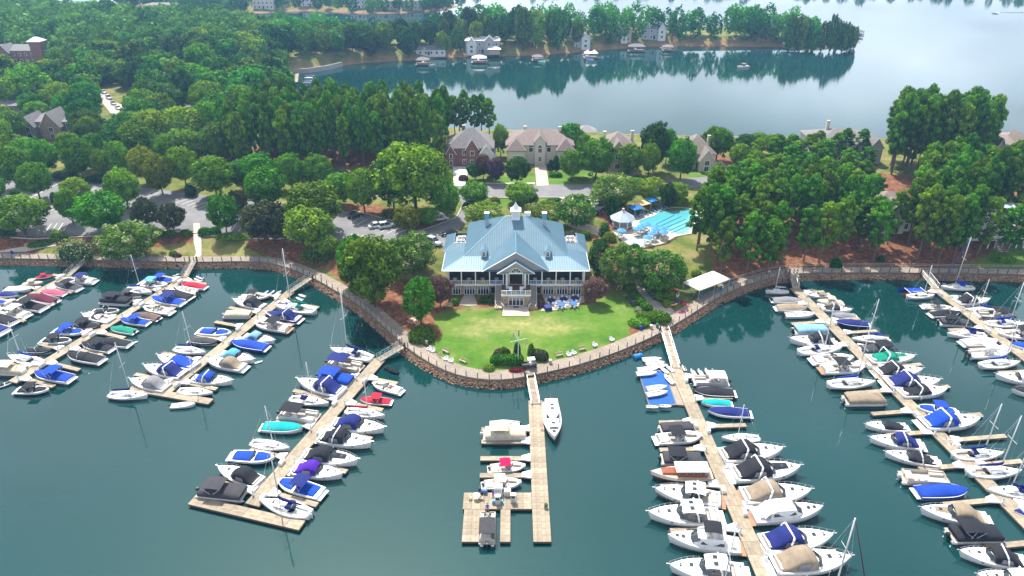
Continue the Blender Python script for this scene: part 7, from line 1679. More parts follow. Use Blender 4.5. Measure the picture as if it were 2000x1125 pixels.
for s in (-1, 1): MB().box((0, s*.78, .44), (1.8, .26, .05)).build('bench_plank', bench_w, t)
for s in (-.6, .6): MB().tube((s, -.75, 0), (s, .2, .73), .05, 4).tube((s, .75, 0), (s, -.2, .73), .05, 4).build('leg', bench_w, t)
# white marquee, kayaks, paddle gear
tq = [G(1334, 551, 4.6), G(1366, 567, 4.6), G(1427, 544, 4.6), G(1393, 529, 4.6)]
c_ = np.mean(tq, axis=0); tent = thing('marquee', 'white flat topped marquee by the boardwalk under the pines', 'tent', (c_[0], c_[1], 0))
lq = [np.array(p)-c_ for p in tq]; zt0 = H(*c_)
apex = lambda k: tuple(k)
MB().add([(*p, 4.6) for p in lq]+[(*((lq[0]+lq[1])/2*.55), 5.5), (*((lq[2]+lq[3])/2*.55), 5.5)]+[(*p, 4.35) for p in lq], [(0, 1, 4), (1, 2, 5, 4), (2, 3, 5), (3, 0, 4, 5), (6, 7, 1, 0), (7, 8, 2, 1), (8, 9, 3, 2), (9, 6, 0, 3)]).build('canopy', mat('tent_cloth', (.80, .80, .80), .6, .05, .4), tent)
for p in lq+[(lq[0]+lq[3])/2, (lq[1]+lq[2])/2]: MB().box((p[0]*.97, p[1]*.97, 3.2), (.1, .1, 2.6)).build('pole', alu, tent)
def kayak(px, py, rz, c, label, L=3.2, z=None, stand=False):
    x, y = G(px, py, 2.2); z = (H(x, y) if z is None else z)+.02
    t = thing('kayak', label, 'kayak', (x, y, z), rz, 'kayaks on the grass')
    hm, hx, hb, hz = hull(L, .75, .32, .36, .5, 1.8); b2 = hb*np.sin(PI*np.clip(tt*.96+.04, 0, 1))**.6
    rg = [[(hx[i], b2[i]*math.cos(a), .2+.19*math.sin(a)*max(.15, math.sin(PI*min(.97, tt[i]+.02)))) for a in np.linspace(0, 2*PI, 9)[:-1]] for i in range(13)]
    MB().loft(rg, close=True, cap0=True, cap1=True).build('hull', mat('kayak_'+c, COL[c], .35), t, True)
    MB().prism([(.5*math.cos(a), .22*math.sin(a)) for a in np.linspace(0, 2*PI, 11)[:-1]], .36, .41).build('cockpit', float_m, t); MB().box((-.42, 0, .46), (.06, .3, .16)).build('seat_back', motor_m, t)
COL['orange'] = (.65, .10, .03); COL['magenta'] = (.55, .03, .35)
for px, py, rz, c, lb in ((1280, 576, R(-35), 'orange', 'orange kayak by the curved garden path'), (1275, 580, R(-35), 'green', 'dark green kayak beside the orange one'), (1333, 588, R(85), 'crimson', 'crimson kayak left of its twin on the grass'), (1341, 588, R(95), 'pink', 'coral red kayak right of its twin on the grass'), (1324, 587, R(80), 'teal', 'teal kayak beside the paddle rack'), (1335, 606, R(8), 'magenta', 'magenta kayak lying nearest the boardwalk'), (1344, 603, R(60), 'yellow', 'yellow kayak nearest the boardwalk'), (1315, 594, R(20), 'yellow', 'pale yellow kayak by the grass tufts'), (1324, 575, R(70), 'white', 'white kayak upright by the paddle rack')):
    kayak(px, py, rz, c, lb)
for i, (px, py) in enumerate(((1369, 577), (1384, 571), (1398, 565), (1409, 561), (1427, 553))):
    x, y = G(px, py, 2.2); t = thing('marquee_barrel', f'blue plastic barrel at the marquee front, {ORD[i]} from the left', 'barrel', (x, y, H(x, y)), 0, 'blue barrels by the marquee')
    lathe([(.26, 0), (.30, .1), (.31, .45), (.30, .8), (.26, .88)]).build('drum', mat('drum_blue', (.02, .18, .45), .5), t, True); lathe([(.27, .88), (.27, .93)]).build('lid', MATS['drum_blue'], t)
x, y = G(1348, 573, 2.2); t = thing('trestle_table', 'pale trestle table at the left end of the marquee', 'table', (x, y, H(x, y)), R(-25))
MB().box((0, 0, .74), (2.4, .75, .05)).build('table_top', mat('pale_top', (.66, .58, .46), .7), t)
for s in (-.9, .9): MB().tube((s, -.3, 0), (s, .1, .72), .03, 4).tube((s, .3, 0), (s, -.1, .72), .03, 4).build('trestle', alu_d, t)
# bay lamp on a pole by the shore path
x, y = G(553, 535, 2.0)
# fuel pumps and dock clutter
def pump(px, py, label, blue):
    x, y = G(px, py, DZ); t = thing('fuel_pump', label, 'fuel pump', (x, y, DZ))
    MB().box((0, 0, .75), (.75, .55, 1.5), taper=.94).build('cabinet', mat('pump_grey', (.45, .46, .48), .4), t); MB().box((0, 0, 1.56), (.82, .62, .12)).build('cap', trim_m, t); MB().box((0, -.29, 1.15), (.5, .04, .35)).build('display', win_glass, t)
    MB().path([(.4, 0, 1.2), (.6, 0, .8), (.62, 0, .3), (.45, -.1, .15)], .04, 5).build('hose', float_m, t)
    if blue:
        for s in (-1, 1): MB().box((s*.65, -.05, .35), (.4, .4, .7)).build('waste_bin', mat('bin_cyan', (.03, .30, .50), .5), t)
pump(972, 983, 'grey fuel pump flanked by blue bins on the fuel dock', True); pump(1002, 980, 'single grey fuel pump on the fuel dock', False)
x, y = G(973, 964, DZ); t = thing('fuel_kiosk', 'white fuel service kiosk on the fuel dock', 'kiosk', (x, y, DZ)); MB().box((0, 0, .8), (1.3, 1.2, 1.6)).build('cabinet', trim_m, t); MB().box((0, -.2, 1.65), (1.0, .8, .12)).build('grey_top', alu_d, t); MB().box((0, -.61, 1.1), (.9, .04, .5)).build('panel', mat('pump_panel', (.5, .5, .52), .4), t)
x, y = G(991, 966, DZ); t = thing('storage_locker', 'pale dock locker beside the fuel kiosk', 'locker', (x, y, DZ)); MB().box((0, 0, .45), (1.0, .8, .9)).build('body', mat('locker_beige', (.55, .52, .48), .6), t); MB().box((0, 0, .93), (1.06, .86, .07)).build('lid', MATS['locker_beige'], t)
x, y = G(931, 974, DZ); t = thing('cafe_table', 'round pink white table on the fuel dock', 'table', (x, y, DZ)); lathe([(.02, .74), (.58, .74), (.58, .78), (.02, .78)], 16).build('table_top', mat('blush_top', (.70, .58, .54), .6), t); MB().tube((0, 0, 0), (0, 0, .74), .05, 6).build('stem', alu, t); lathe([(.3, 0), (.3, .03)], 10).build('foot', alu, t)
for i, (px, py, rz) in enumerate(((919, 975, 0.1), (941, 976, PI))):
    x, y = G(px, py, DZ); t = thing('dock_chair', f'brown slatted dock chair {"left" if i == 0 else "right"} of the round table', 'chair', (x, y, DZ), rz, 'fuel dock chairs')
    for k in range(4): MB().box((-.18+k*.12, 0, .42), (.10, .46, .03)).build('seat_slat', bench_w, t)
    for k in range(3): MB().box((-.26, 0, .55+k*.14), (.03, .46, .09)).build('back_slat', bench_w, t)
    for lx in (-.22, .2):
        for ly in (-.2, .2): MB().box((lx, ly, .21), (.04, .04, .42)).build('leg', alu_d, t)
x, y = G(946, 963, DZ); t = thing('dock_cart', 'blue covered cart beside the person on the fuel dock', 'cart', (x, y, DZ)); MB().box((0, 0, .5), (1.0, .6, .5), taper=.8).build('blue_tarp', mat('tarp_blue', (.12, .22, .5), .7, .4, 4), t); MB().tube((-.4, -.3, .2), (-.4, .3, .2), .2, 8).build('wheel', float_m, t)
x, y = G(1066, 992, DZ); t = thing('planter', 'small green planter at the right edge of the fuel dock', 'planter', (x, y, DZ)); lathe([(.25, 0), (.33, .4), (.3, .4)]).build('pot', mat('pot_grey', (.3, .3, .3), .8), t); MB().ball((0, 0, .6), (.32, .32, .3), 8, 5, 0, .3).build('foliage', mat('planter_green', (.06, .16, .05), .8, .5, 5), t)
x, y = G(1058, 837, DZ); t = thing('life_ring', 'red and white life ring on the fuel dock edge', 'life ring', (x, y, DZ)); MB().path([(.3*math.cos(a), 0, .95+.3*math.sin(a)) for a in np.linspace(0, 2*PI, 13)], .08, 6).build('ring', mat('ring_red', (.6, .05, .05), .5, .6, 5, col2=(.8, .8, .8)), t); MB().box((0, .1, .6), (.1, .06, 1.2)).build('stand', trim_m, t)
# three people by the pumps
def person(px, py, z, rz, shirt, trousers, label, seated=False):
    x, y = G(px, py, z); t = thing('person', label, 'person', (x, y, z), rz)
    V = [(0, 0, .95), (0, 0, 1.15), (0, 0, 1.40), (0, .01, 1.52), (0, .02, 1.66), (.17, 0, 1.40), (.27, .06, 1.14), (.20, .26, 1.02), (-.17, 0, 1.40), (-.26, .05, 1.14), (-.22, .22, .96), (.10, 0, .90), (.12, .03, .50), (.12, -.01, .08), (.12, .14, .04), (-.10, 0, .90), (-.13, -.02, .50), (-.14, -.06, .08), (-.14, .10, .04), (0, .01, 1.78)]
    E = [(0, 1), (1, 2), (2, 3), (3, 4), (4, 19), (2, 5), (5, 6), (6, 7), (2, 8), (8, 9), (9, 10), (0, 11), (11, 12), (12, 13), (13, 14), (0, 15), (15, 16), (16, 17), (17, 18)]
    RR = [.16, .14, .16, .06, .095, .07, .05, .04, .07, .05, .04, .09, .065, .045, .04, .09, .065, .045, .04, .07]
    me = bpy.data.meshes.new('body'); me.from_pydata(V, E, []); o = link('body', me, t)
    sk = o.modifiers.new('skin', 'SKIN')
    for i, r in enumerate(RR): me.skin_vertices[0].data[i].radius = (r, r*.8 if i < 3 else r); me.skin_vertices[0].data[i].use_root = (i == 0)
    sb = o.modifiers.new('sub', 'SUBSURF'); sb.levels = sb.render_levels = 1
    m = bpy.data.materials.new('person_'+shirt); N, L = nodes_of(m); b = N['Principled BSDF']; b.inputs['Roughness'].default_value = .8
    tc = N.new('ShaderNodeTexCoord'); sp = N.new('ShaderNodeSeparateXYZ'); L.new(tc.outputs['Object'], sp.inputs[0]); mr = N.new('ShaderNodeMapRange'); mr.inputs[2].default_value = 2.0; L.new(sp.outputs[2], mr.inputs[0]); r = N.new('ShaderNodeValToRGB'); r.color_ramp.interpolation = 'CONSTANT'; e = r.color_ramp.elements; e[0].color = (.03, .03, .03, 1); e[1].position = .06; e[1].color = (*COL[trousers], 1)
    for p_, c in ((.47, COL[shirt]), (.745, (.50, .29, .20)), (.87, (.22, .09, .03))): q = e.new(p_); q.color = (*c, 1)
    L.new(mr.outputs[0], r.inputs[0]); L.new(r.outputs[0], b.inputs['Base Color']); me.materials.append(m)
    hr = MB().ball((0, -.015, 1.77), (.105, .115, .10), 8, 5); hr.build('hair', mat('hair_brown', (.20, .08, .03), .7), t, True)
person(937, 967, DZ, R(200), 'navy', 'black', 'person in dark blue top standing at the fuel dock edge')
person(963, 973, DZ, R(120), 'purple', 'grey', 'person in purple top beside the fuel kiosk')
person(952, 1000, .73, R(180), 'blue', 'tan', 'person in blue top standing on the bow of the pontoon boat')
# lamp posts along the shore
lp_m = mat('lamp_post', (.05, .06, .055), .5)
for i, (px, py) in enumerate(((30, 500), (480, 502), (628, 545), (1620, 520), (1780, 518))):
    x, y, z = GP(px, py); t = thing('path_lamp', f'short dark path lamp on the shore grass, {ORD[i]} from the left', 'lamp post', (x, y, z), 0, 'path lamps')
    MB().tube((0, 0, 0), (0, 0, 1.1), .05, 6).build('post', lp_m, t); lathe([(.06, 1.1), (.16, 1.2), (.16, 1.35), (.05, 1.45)], 8).build('lamp_head', lp_m, t)
# ---------------------------------------------------------------- trees
bark = mat('bark', (.10, .075, .055), .95, .35, 4); bark_pine = mat('bark_pine', (.17, .115, .085), .95, .35, 4)
LM = dict(
 redflower=leafmat('leaf_redflower', (0.060, 0.014, 0.011), (0.201, 0.049, 0.030), flower=(.55, .03, .03), hue=.01),
 maple=leafmat('leaf_maple', (0.020, 0.091, 0.004), (0.138, 0.368, 0.009)),
 light=leafmat('leaf_light', (0.052, 0.148, 0.008), (0.209, 0.423, 0.022)),
 dark=leafmat('leaf_dark', (0.008, 0.048, 0.008), (0.054, 0.179, 0.020), transl=.25),
 magnolia=leafmat('leaf_magnolia', (0.024, 0.042, 0.015), (0.119, 0.129, 0.044), transl=.15),
 crape=leafmat('leaf_crape', (0.049, 0.125, 0.009), (0.183, 0.345, 0.033), flower=(.62, .55, .40)),
 pinkcrape=leafmat('leaf_pinkcrape', (0.034, 0.108, 0.008), (0.158, 0.334, 0.026), flower=(.60, .33, .32)),
 plum=leafmat('leaf_plum', (0.060, 0.034, 0.067), (0.217, 0.145, 0.198), hue=.01),
 rust=leafmat('leaf_rust', (0.067, 0.031, 0.033), (0.199, 0.123, 0.089), hue=.01),
 pine=leafmat('leaf_pine', (0.024, 0.096, 0.005), (0.150, 0.368, 0.012), transl=.32),
 wood=leafmat('leaf_wood', (0.017, 0.091, 0.011), (0.112, 0.305, 0.022), rand=.38, hue=.05),
 hedge=leafmat('leaf_hedge', (0.017, 0.080, 0.004), (0.117, 0.290, 0.009), transl=.25, rand=.1),
 redtip=leafmat('leaf_autumn', (0.065, 0.118, 0.007), (0.242, 0.312, 0.016)))
def leaf_mesh(name, pts, nrm, size, mt, rs, tone=None, aspect=1.0):
    """one quad per leaf clump, set roughly tangent to the crown surface"""
    n = len(pts); nrm = nrm+rs.normal(0, .55, (n, 3)); nrm /= np.linalg.norm(nrm, axis=1)[:, None]+1e-9
    a = np.cross(nrm, rs.normal(0, 1, (n, 3))); a /= np.linalg.norm(a, axis=1)[:, None]+1e-9; b = np.cross(nrm, a)
    s = size*rs.uniform(.6, 1.35, n)[:, None]
    V = np.empty((n, 4, 3)); V[:, 0] = pts-a*s-b*s*.55; V[:, 1] = pts+a*s*.2-b*s; V[:, 2] = pts+a*s+b*s*.45; V[:, 3] = pts-a*s*.3+b*s
    me = bpy.data.meshes.new(name); me.vertices.add(4*n); me.vertices.foreach_set('co', V.reshape(-1)); me.loops.add(4*n); me.loops.foreach_set('vertex_index', np.arange(4*n, dtype=np.int32))
    me.polygons.add(n); me.polygons.foreach_set('loop_start', np.arange(0, 4*n, 4, dtype=np.int32)); me.polygons.foreach_set('loop_total', np.full(n, 4, dtype=np.int32)); me.update(calc_edges=True)
    t = tone if tone is not None else rs.uniform(0, 1, n)
    at = me.attributes.new('tone', 'FLOAT', 'FACE'); at.data.foreach_set('value', t.astype(np.float32))
    me.materials.append(mt); return me
def blobs_to_leaves(blobs, n, rs, lo=.62, hi=1.22):
    """points on the union of ellipsoid lobes (drop those buried in another lobe)"""
    B = np.array(blobs); ar = B[:, 3]*B[:, 4]; k = rs.choice(len(B), n*2, p=ar/ar.sum())
    d = rs.normal(0, 1, (n*2, 3)); d /= np.linalg.norm(d, axis=1)[:, None]
    r = rs.uniform(lo, hi, n*2)[:, None]
    P = B[k, :3]+d*r*np.c_[B[k, 3], B[k, 3], B[k, 4]]
    bur = np.zeros(len(P), bool)
    for b in B: bur |= (((P-b[:3])/np.array((b[3], b[3], b[4])))**2).sum(1) < .52
    keep = np.where(~bur)[0][:n]
    tone = rs.uniform(0, 1, len(B))[k[keep]]*.5+rs.uniform(0, 1, len(keep))*.5
    return P[keep], d[keep]/np.c_[B[k[keep], 3], B[k[keep], 3], B[k[keep], 4]]*.2, tone
def round_proto(seed, n=3600, size=.030, base=.16, lob=64, squash=1.0, egg=.0):
    rs = np.random.RandomState(seed); blobs = []; zc = (base+1)/2; hz = (1-base)/2
    blobs.append((0, 0, zc, .38, hz*.80))
    for i in range(lob):
        u = (i+.5)/lob; ph = math.asin(np.clip(2*u-1, -1, 1)); th = i*2.39996+rs.uniform(-.5, .5)
        rr = rs.uniform(.055, .125); k = rs.uniform(.74, 1.03)*(1+.13*math.sin(3*th+seed)*math.cos(2*ph+seed*.7)+.08*math.sin(2*th+seed*1.3))
        w = math.cos(ph)*(1-egg*math.sin(ph))
        blobs.append((math.cos(th)*w*(.5-rr*.8)*k, math.sin(th)*w*(.5-rr*.8)*k, zc+math.sin(ph)*(hz-rr*hz*1.6)*k, rr, rr*hz*2.0))
    P, D, T = blobs_to_leaves(blobs, n, rs); return P, D, T, rs
def pine_proto(seed, n=5200, base=.30):
    rs = np.random.RandomState(seed); blobs = []; nb = rs.randint(50, 60)
    for i in range(nb):
        t = (i+.3)/nb; z = base+(1-base)*t**.9; th = i*2.39996+rs.uniform(-.6, .6)
        R_ = (.50*math.sin(PI*(.16+.74*t))**.8)*rs.uniform(.45, 1.05); rr = rs.uniform(.06, .115)
        blobs.append((math.cos(th)*R_*.85, math.sin(th)*R_*.85, z-.02, rr, rr*.34))
    blobs.append((0, 0, .97, .12, .05)); blobs.append((0.03, 0, .9, .16, .06))
    P, D, T = blobs_to_leaves(blobs, n, rs, .45, 1.4); return P, D, T, rs, blobs
def trunk_mb(base, top, r, blobs=None, lean=.02, rs=None):
    m = MB(); pts = [(0, 0, -.03), (lean*.3, 0, base*.5), (lean, lean*.4, base), (lean*.8, -lean*.3, (base+top)/2), (0, 0, top)]
    rad = [r*1.25, r, r*.82, r*.55, r*.2]
    for i in range(4): m.tube(pts[i], pts[i+1], rad[i], 7, rad[i+1], cap=False)
    if blobs is None:
        for k in range(6): a = k*2.4; m.tube(pts[2], (.30*math.cos(a), .30*math.sin(a), base+.25+.07*k), rad[2]*.55, 5, rad[2]*.18, cap=False)
    else:
        for b in blobs[::6]: m.tube((0, 0, max(base*.8, b[2]-.05)), (b[0], b[1], b[2]), r*.28, 4, r*.1, cap=False)
    return m
PROTO = {}
def proto(kind, mkey):
    """crown and trunk meshes, shared by all trees of a kind; unit height and unit width"""
    key = (kind, mkey)
    if key in PROTO: return PROTO[key]
    L_ = []; nv = {'round': 4, 'pine': 5, 'far': 5, 'dome': 3, 'cone': 2, 'ball': 1, 'egg': 3}[kind]
    for s in range(nv):
        if kind == 'round': P, D, T, rs = round_proto(10+s, 7000); tr = trunk_mb(.2, .75, .022)
        elif kind == 'egg': P, D, T, rs = round_proto(30+s, 6000, base=.18, egg=.28); tr = trunk_mb(.2, .75, .020)
        elif kind == 'far': P, D, T, rs = round_proto(50+s, 2600, base=.10, lob=40); tr = trunk_mb(.2, .6, .025)
        elif kind == 'dome': P, D, T, rs = round_proto(70+s, 7000, base=.06, lob=80); tr = trunk_mb(.12, .6, .018)
        elif kind == 'cone': P, D, T, rs = round_proto(90+s, 2600, base=.02, lob=40, egg=.55); tr = trunk_mb(.05, .7, .03)
        elif kind == 'ball': P, D, T, rs = round_proto(95+s, 2200, .035, .12, 1); tr = trunk_mb(.15, .6, .03)
        elif kind == 'pine': P, D, T, rs, bl = pine_proto(110+s); tr = trunk_mb(.40, .97, .032 if s % 2 else .028, bl, rs=rs)
        sz = {'round': .0195, 'egg': .021, 'far': .032, 'dome': .018, 'cone': .045, 'ball': .05, 'pine': .03}[kind]
        if kind == 'pine': sz = .0235
        L_.append((leaf_mesh('crown', P, D, sz, LM[mkey], rs, T), tr.mesh('trunk', bark_pine if kind == 'pine' else bark, True)))
    PROTO[key] = L_; return L_
trr = random.Random(21)
def tree(x, y, z, h, w, kind, mkey, label, group, name='tree', cat='tree', base_off=0.0, lean=0.0):
    c, tk = trr.choice(proto(kind, mkey)); t = thing(name, label, cat, (x, y, z+base_off), trr.uniform(0, 6.28), group, (w, w, h))
    if lean: t.rotation_euler = (trr.uniform(-lean, lean), trr.uniform(-lean, lean), t.rotation_euler[2])
    link('crown', c, t); link('trunk', tk, t); return t
TREES = [  # area, kind, leaf, x, base y, top y, crown width (survey units of the photograph)
 *[('around the left car park', 'round', 'maple', *q) for q in ((35, 368, 285, 70), (95, 345, 272, 56), (79, 389, 318, 62), (163, 348, 268, 62), (238, 348, 275, 50), (364, 366, 285, 52), (424, 386, 305, 80), (250, 408, 331, 64), (143, 437, 369, 46), (206, 454, 376, 94), (443, 456, 378, 58), (510, 372, 300, 70), (571, 370, 300, 54), (622, 366, 302, 60), (525, 408, 327, 82), (713, 416, 330, 64), (-12, 402, 345, 60), (12, 330, 262, 60), (475, 372, 312, 50), (335, 330, 262, 50), (290, 316, 255, 50))],
 *[('around the left car park', 'round', 'redtip', *q) for q in ((288, 360, 286, 56), (319, 381, 302, 54), (797, 456, 402, 52))],
 *[('around the left car park', 'round', 'light', *q) for q in ((205, 350, 292, 38), (155, 398, 347, 52), (50, 456, 384, 98), (665, 402, 338, 64), (60, 330, 268, 56))],
 *[('beside the left car park', 'egg', 'magnolia', *q) for q in ((292, 448, 386, 48), (341, 454, 397, 52), (535, 478, 394, 92), (505, 468, 400, 60), (470, 430, 372, 40))],
 *[('left of the clubhouse', 'round', 'maple', *q) for q in ((812, 414, 282, 140), (770, 412, 310, 70), (873, 428, 352, 54), (835, 442, 408, 42), (620, 452, 356, 108), (700, 555, 466, 80), (733, 600, 462, 118), (640, 500, 462, 50), (823, 634, 543, 64))],
 ('left of the clubhouse', 'round', 'light', 608, 484, 400, 96),
 *[('on the slope left of the clubhouse', 'dome', 'crape', *q) for q in ((256, 500, 438, 108), (806, 532, 459, 92))],
 *[('behind the clubhouse', 'dome', 'crape', *q) for q in ((945, 442, 398, 80), (1063, 438, 396, 76), (1125, 442, 383, 80), (1198, 404, 342, 90))],
 *[('along the road behind the clubhouse', 'round', 'light', *q) for q in ((927, 404, 356, 58), (1015, 398, 358, 60), (1270, 394, 348, 56), (1320, 396, 356, 44), (1245, 372, 348, 34))],
 *[('right of the clubhouse', 'dome', m_, *q) for m_, q in (('dark', (1170, 540, 466, 46)), ('pinkcrape', (1208, 560, 480, 80)), ('pinkcrape', (1285, 570, 490, 92)), ('light', (1240, 530, 486, 50)), ('light', (1322, 545, 508, 36)))],
 *[('among the lakeside houses', 'round', m_, *q) for m_, q in (('dark', (1010, 360, 307, 48)), ('maple', (1115, 354, 292, 46)), ('maple', (1163, 350, 272, 74)), ('maple', (1228, 343, 281, 48)), ('light', (1266, 345, 278, 42)), ('dark', (1275, 335, 238, 54)), ('maple', (1328, 350, 270, 56)), ('maple', (1398, 315, 248, 60)), ('maple', (1113, 302, 240, 56)), ('light', (978, 305, 243, 32)), ('dark', (928, 352, 318, 34)), ('maple', (1440, 330, 280, 40)), ('dark', (1452, 305, 262, 44)), ('light', (1478, 300, 258, 40)), ('maple', (1505, 306, 262, 46)), ('maple', (1545, 312, 268, 44)), ('maple', (1300, 320, 250, 40)), ('light', (1140, 320, 262, 34)), ('dark', (960, 345, 322, 26)))],
 *[('on the peninsula tip', 'far', 'wood', *q) for q in ((1560, 86, 30, 34), (1590, 87, 44, 24), (1606, 86, 40, 20), (1622, 87, 28, 20), (1634, 86, 38, 22), (1646, 87, 42, 22), (1656, 86, 48, 20), (1665, 86, 52, 18), (1576, 85, 36, 24), (1540, 86, 28, 26))],
 ('among the lakeside houses', 'round', 'plum', 968, 356, 308, 38), ('among the lakeside houses', 'round', 'rust', 944, 350, 300, 34),
 ('left of the clubhouse doors', 'round', 'rust', 860, 600, 538, 50), ('right of the patio', 'round', 'rust', 1161, 592, 543, 46),
 *[('beside the pool', 'cone', 'dark', *q) for q in ((1195, 430, 383, 26), (1303, 404, 357, 28), (1086, 336, 304, 14), (1076, 336, 312, 12))],
]
KN = dict(wood='shore tree', maple='round green tree', redtip='green tree with yellow red tips', light='light green tree', magnolia='dark bronze magnolia', crape='cream flowering crape myrtle', pinkcrape='pink flowering crape myrtle', dark='dark green tree', plum='purple leaved plum tree', rust='dark red Japanese maple')
def wordcase(s): return s.replace('Japanese ', '')
cnt = {}
for a, kd, mk, px, pb, ptp, wp in sorted(TREES, key=lambda q: q[3]):
    x, y, z = GP(px, pb); k = (a, mk); cnt[k] = cnt.get(k, 0)+1
    tree(x, y, z, (HG(y, ptp)-z)*1.02, wp/PPM(y, z)*1.07, kd, mk, f'{wordcase(KN[mk])}, {ORD[min(cnt[k]-1, 21)]} from the left {a}', f'{wordcase(KN[mk])}s {a}')
# pines: groves with bare trunks
def scatter(poly_px, z, n, mind, seed, excl=()):
    poly = [G(x, y, z) for x, y in poly_px]; r = random.Random(seed); xs = [p[0] for p in poly]; ys = [p[1] for p in poly]; out = []; tries = 0
    ex = [[G(x, y, z) for x, y in e] for e in excl]
    cand = np.array([(r.uniform(min(xs), max(xs)), r.uniform(min(ys), max(ys))) for _ in range(n*40)]); ok = inpoly(cand, poly)
    for e in ex: ok &= ~inpoly(cand, e)
    grid = {}
    for p in cand[ok]:
        g = (int(p[0]//mind), int(p[1]//mind))
        if any((p[0]-q[0])**2+(p[1]-q[1])**2 < mind*mind for i in (-1, 0, 1) for j in (-1, 0, 1) for q in grid.get((g[0]+i, g[1]+j), ())): continue
        grid.setdefault(g, []).append(p); out.append(p)
        if len(out) >= n: break
    return out
def grove(poly, n, mind, seed, hr, wr, label, group, excl=(), kind='pine', mk='pine'):
    P = sorted(scatter(poly, 4.6, n, mind, seed, excl), key=lambda q: q[0]/q[1]); Z = terrain_h(P); r = random.Random(seed+1)
    for i, (p, z) in enumerate(zip(P, Z)):
        if z < .8: continue
        tree(p[0], p[1], z, r.uniform(*hr), r.uniform(*wr), kind, mk, (f'{label}, {ORD[i]} from the left' if len(P) < 16 else label), group, 'pine_tree' if kind == 'pine' else 'tree', lean=.03)
grove([(1350, 490), (1400, 522), (1480, 528), (1600, 505), (1690, 480), (1672, 430), (1560, 400), (1440, 380), (1395, 420), (1372, 460)], 50, 3.2, 1, (13, 17), (5.4, 7.6), 'tall pine with bare trunk in the grove right of the marquee', 'pines right of the marquee')
grove([(1440, 375), (1600, 400), (1700, 420), (1690, 350), (1560, 330), (1460, 330)], 26, 4.2, 2, (9.5, 12.0), (5.5, 7.0), 'tall pine at the back of the right hand grove', 'pines at the back of the right grove')
grove([(1762, 500), (1860, 498), (1950, 470), (1960, 400), (1800, 380), (1770, 430)], 36, 3.5, 3, (16, 20.5), (5.8, 8.0), 'tall pine in the grove before the lakeside villas', 'pines before the lakeside villas', excl=([(1880, 500), (2010, 500), (2010, 440), (1900, 440)],))
grove([(1700, 500), (1760, 500), (1765, 470), (1700, 465)], 3, 3.5, 13, (14, 17), (5, 6.5), 'slim pine in front of the beige villa', 'slim pines before the beige villa')
grove([(1735, 345), (1900, 345), (1920, 312), (1730, 312)], 26, 3.8, 4, (21, 26), (7, 9.5), 'very tall pine on the lake shore at right', 'very tall pines on the right shore')
grove([(1940, 430), (2060, 440), (2060, 370), (1960, 370)], 10, 5.0, 5, (15, 19), (6, 8), 'pine at the right edge behind the white villa', 'pines at the right edge')
grove([(470, 345), (640, 340), (860, 338), (872, 300), (860, 275), (700, 272), (600, 262), (500, 275), (440, 310)], 115, 3.5, 6, (18, 22.5), (5.2, 7.2), 'tall pine in the dense wood behind the car park', 'pines in the wood behind the car park')
grove([(868, 272), (958, 272), (955, 266), (872, 264)], 9, 3.0, 7, (14, 16.5), (5.5, 7), 'tall pine on the lake shore behind the brick house', 'shore pines behind the brick house')
grove([(1585, 330), (1700, 330), (1700, 318), (1585, 318)], 4, 5, 17, (10, 13), (5, 6.5), 'pine before the large grey roofed house', 'pines before the grey roofed house')
grove([(1895, 492), (2010, 486), (2010, 476), (1895, 480)], 6, 4.5, 23, (13, 17), (6, 8), 'pine standing before the white villa deck', 'pines before the white villa deck')
# the woods: broadleaved trees by the hundred
EX = [[(155, 258), (30, 258), (25, 330), (165, 325)], [(-40, 225), (60, 225), (60, 275), (-40, 275)], [(-80, 110), (118, 110), (115, 168), (-80, 172)], [(180, 168), (262, 172), (300, 180), (300, 205), (272, 285), (188, 285)],
      [(352, 222), (405, 222), (408, 285), (350, 285)], [(905, 90), (985, 90), (990, 125), (895, 125)], [(1120, 86), (1158, 86), (1190, 108), (1100, 110)], [(1195, 78), (1300, 75), (1310, 100), (1195, 104)], [(1478, 74), (1525, 74), (1525, 92), (1478, 92)], [(1395, 70), (1440, 72), (1440, 92), (1395, 92)],
      [(265, 15), (350, 15), (350, 52), (265, 52)], [(800, 100), (872, 100), (872, 112), (800, 112)], [(560, 120), (660, 115), (660, 140), (560, 150)]]
WOOD = [[(-260, 330), (20, 318), (160, 330), (330, 325), (440, 330), (440, 260), (560, 215), (560, 160), (600, 135), (700, 120), (790, 115), (900, 103), (960, 103), (1060, 100), (1130, 95), (1200, 86), (1320, 80), (1390, 84), (1400, 68), (1370, 66), (1200, 64), (960, 70), (860, 80), (780, 86), (640, 80), (540, 64), (400, 50), (330, 42), (100, 30), (-300, 22), (-420, 120)],
        [(1430, 86), (1520, 87), (1672, 85), (1670, 80), (1540, 70), (1440, 64), (1420, 70)]]
wp_ = []
for k, (w_, n, md) in enumerate(((WOOD[0], 2200, 7.6), (WOOD[1], 140, 5.0))): wp_ += [(p[0], p[1]) for p in scatter(w_, 5, n, md, 40+k, EX)]
wp_ = np.array(wp_); wz = terrain_h(wp_); wp_ = wp_[wz > 1.2]; wz = wz[wz > 1.2]
print('woodland trees', len(wp_))
dist = np.hypot(wp_[:, 0], wp_[:, 1]); ordr = np.argsort(dist); fr_ = random.Random(77); rest = []
inview = np.abs(wp_[:, 0]) < (wp_[:, 1]*CT+78*ST)*(1000/FOC)*1.03
ni = 0
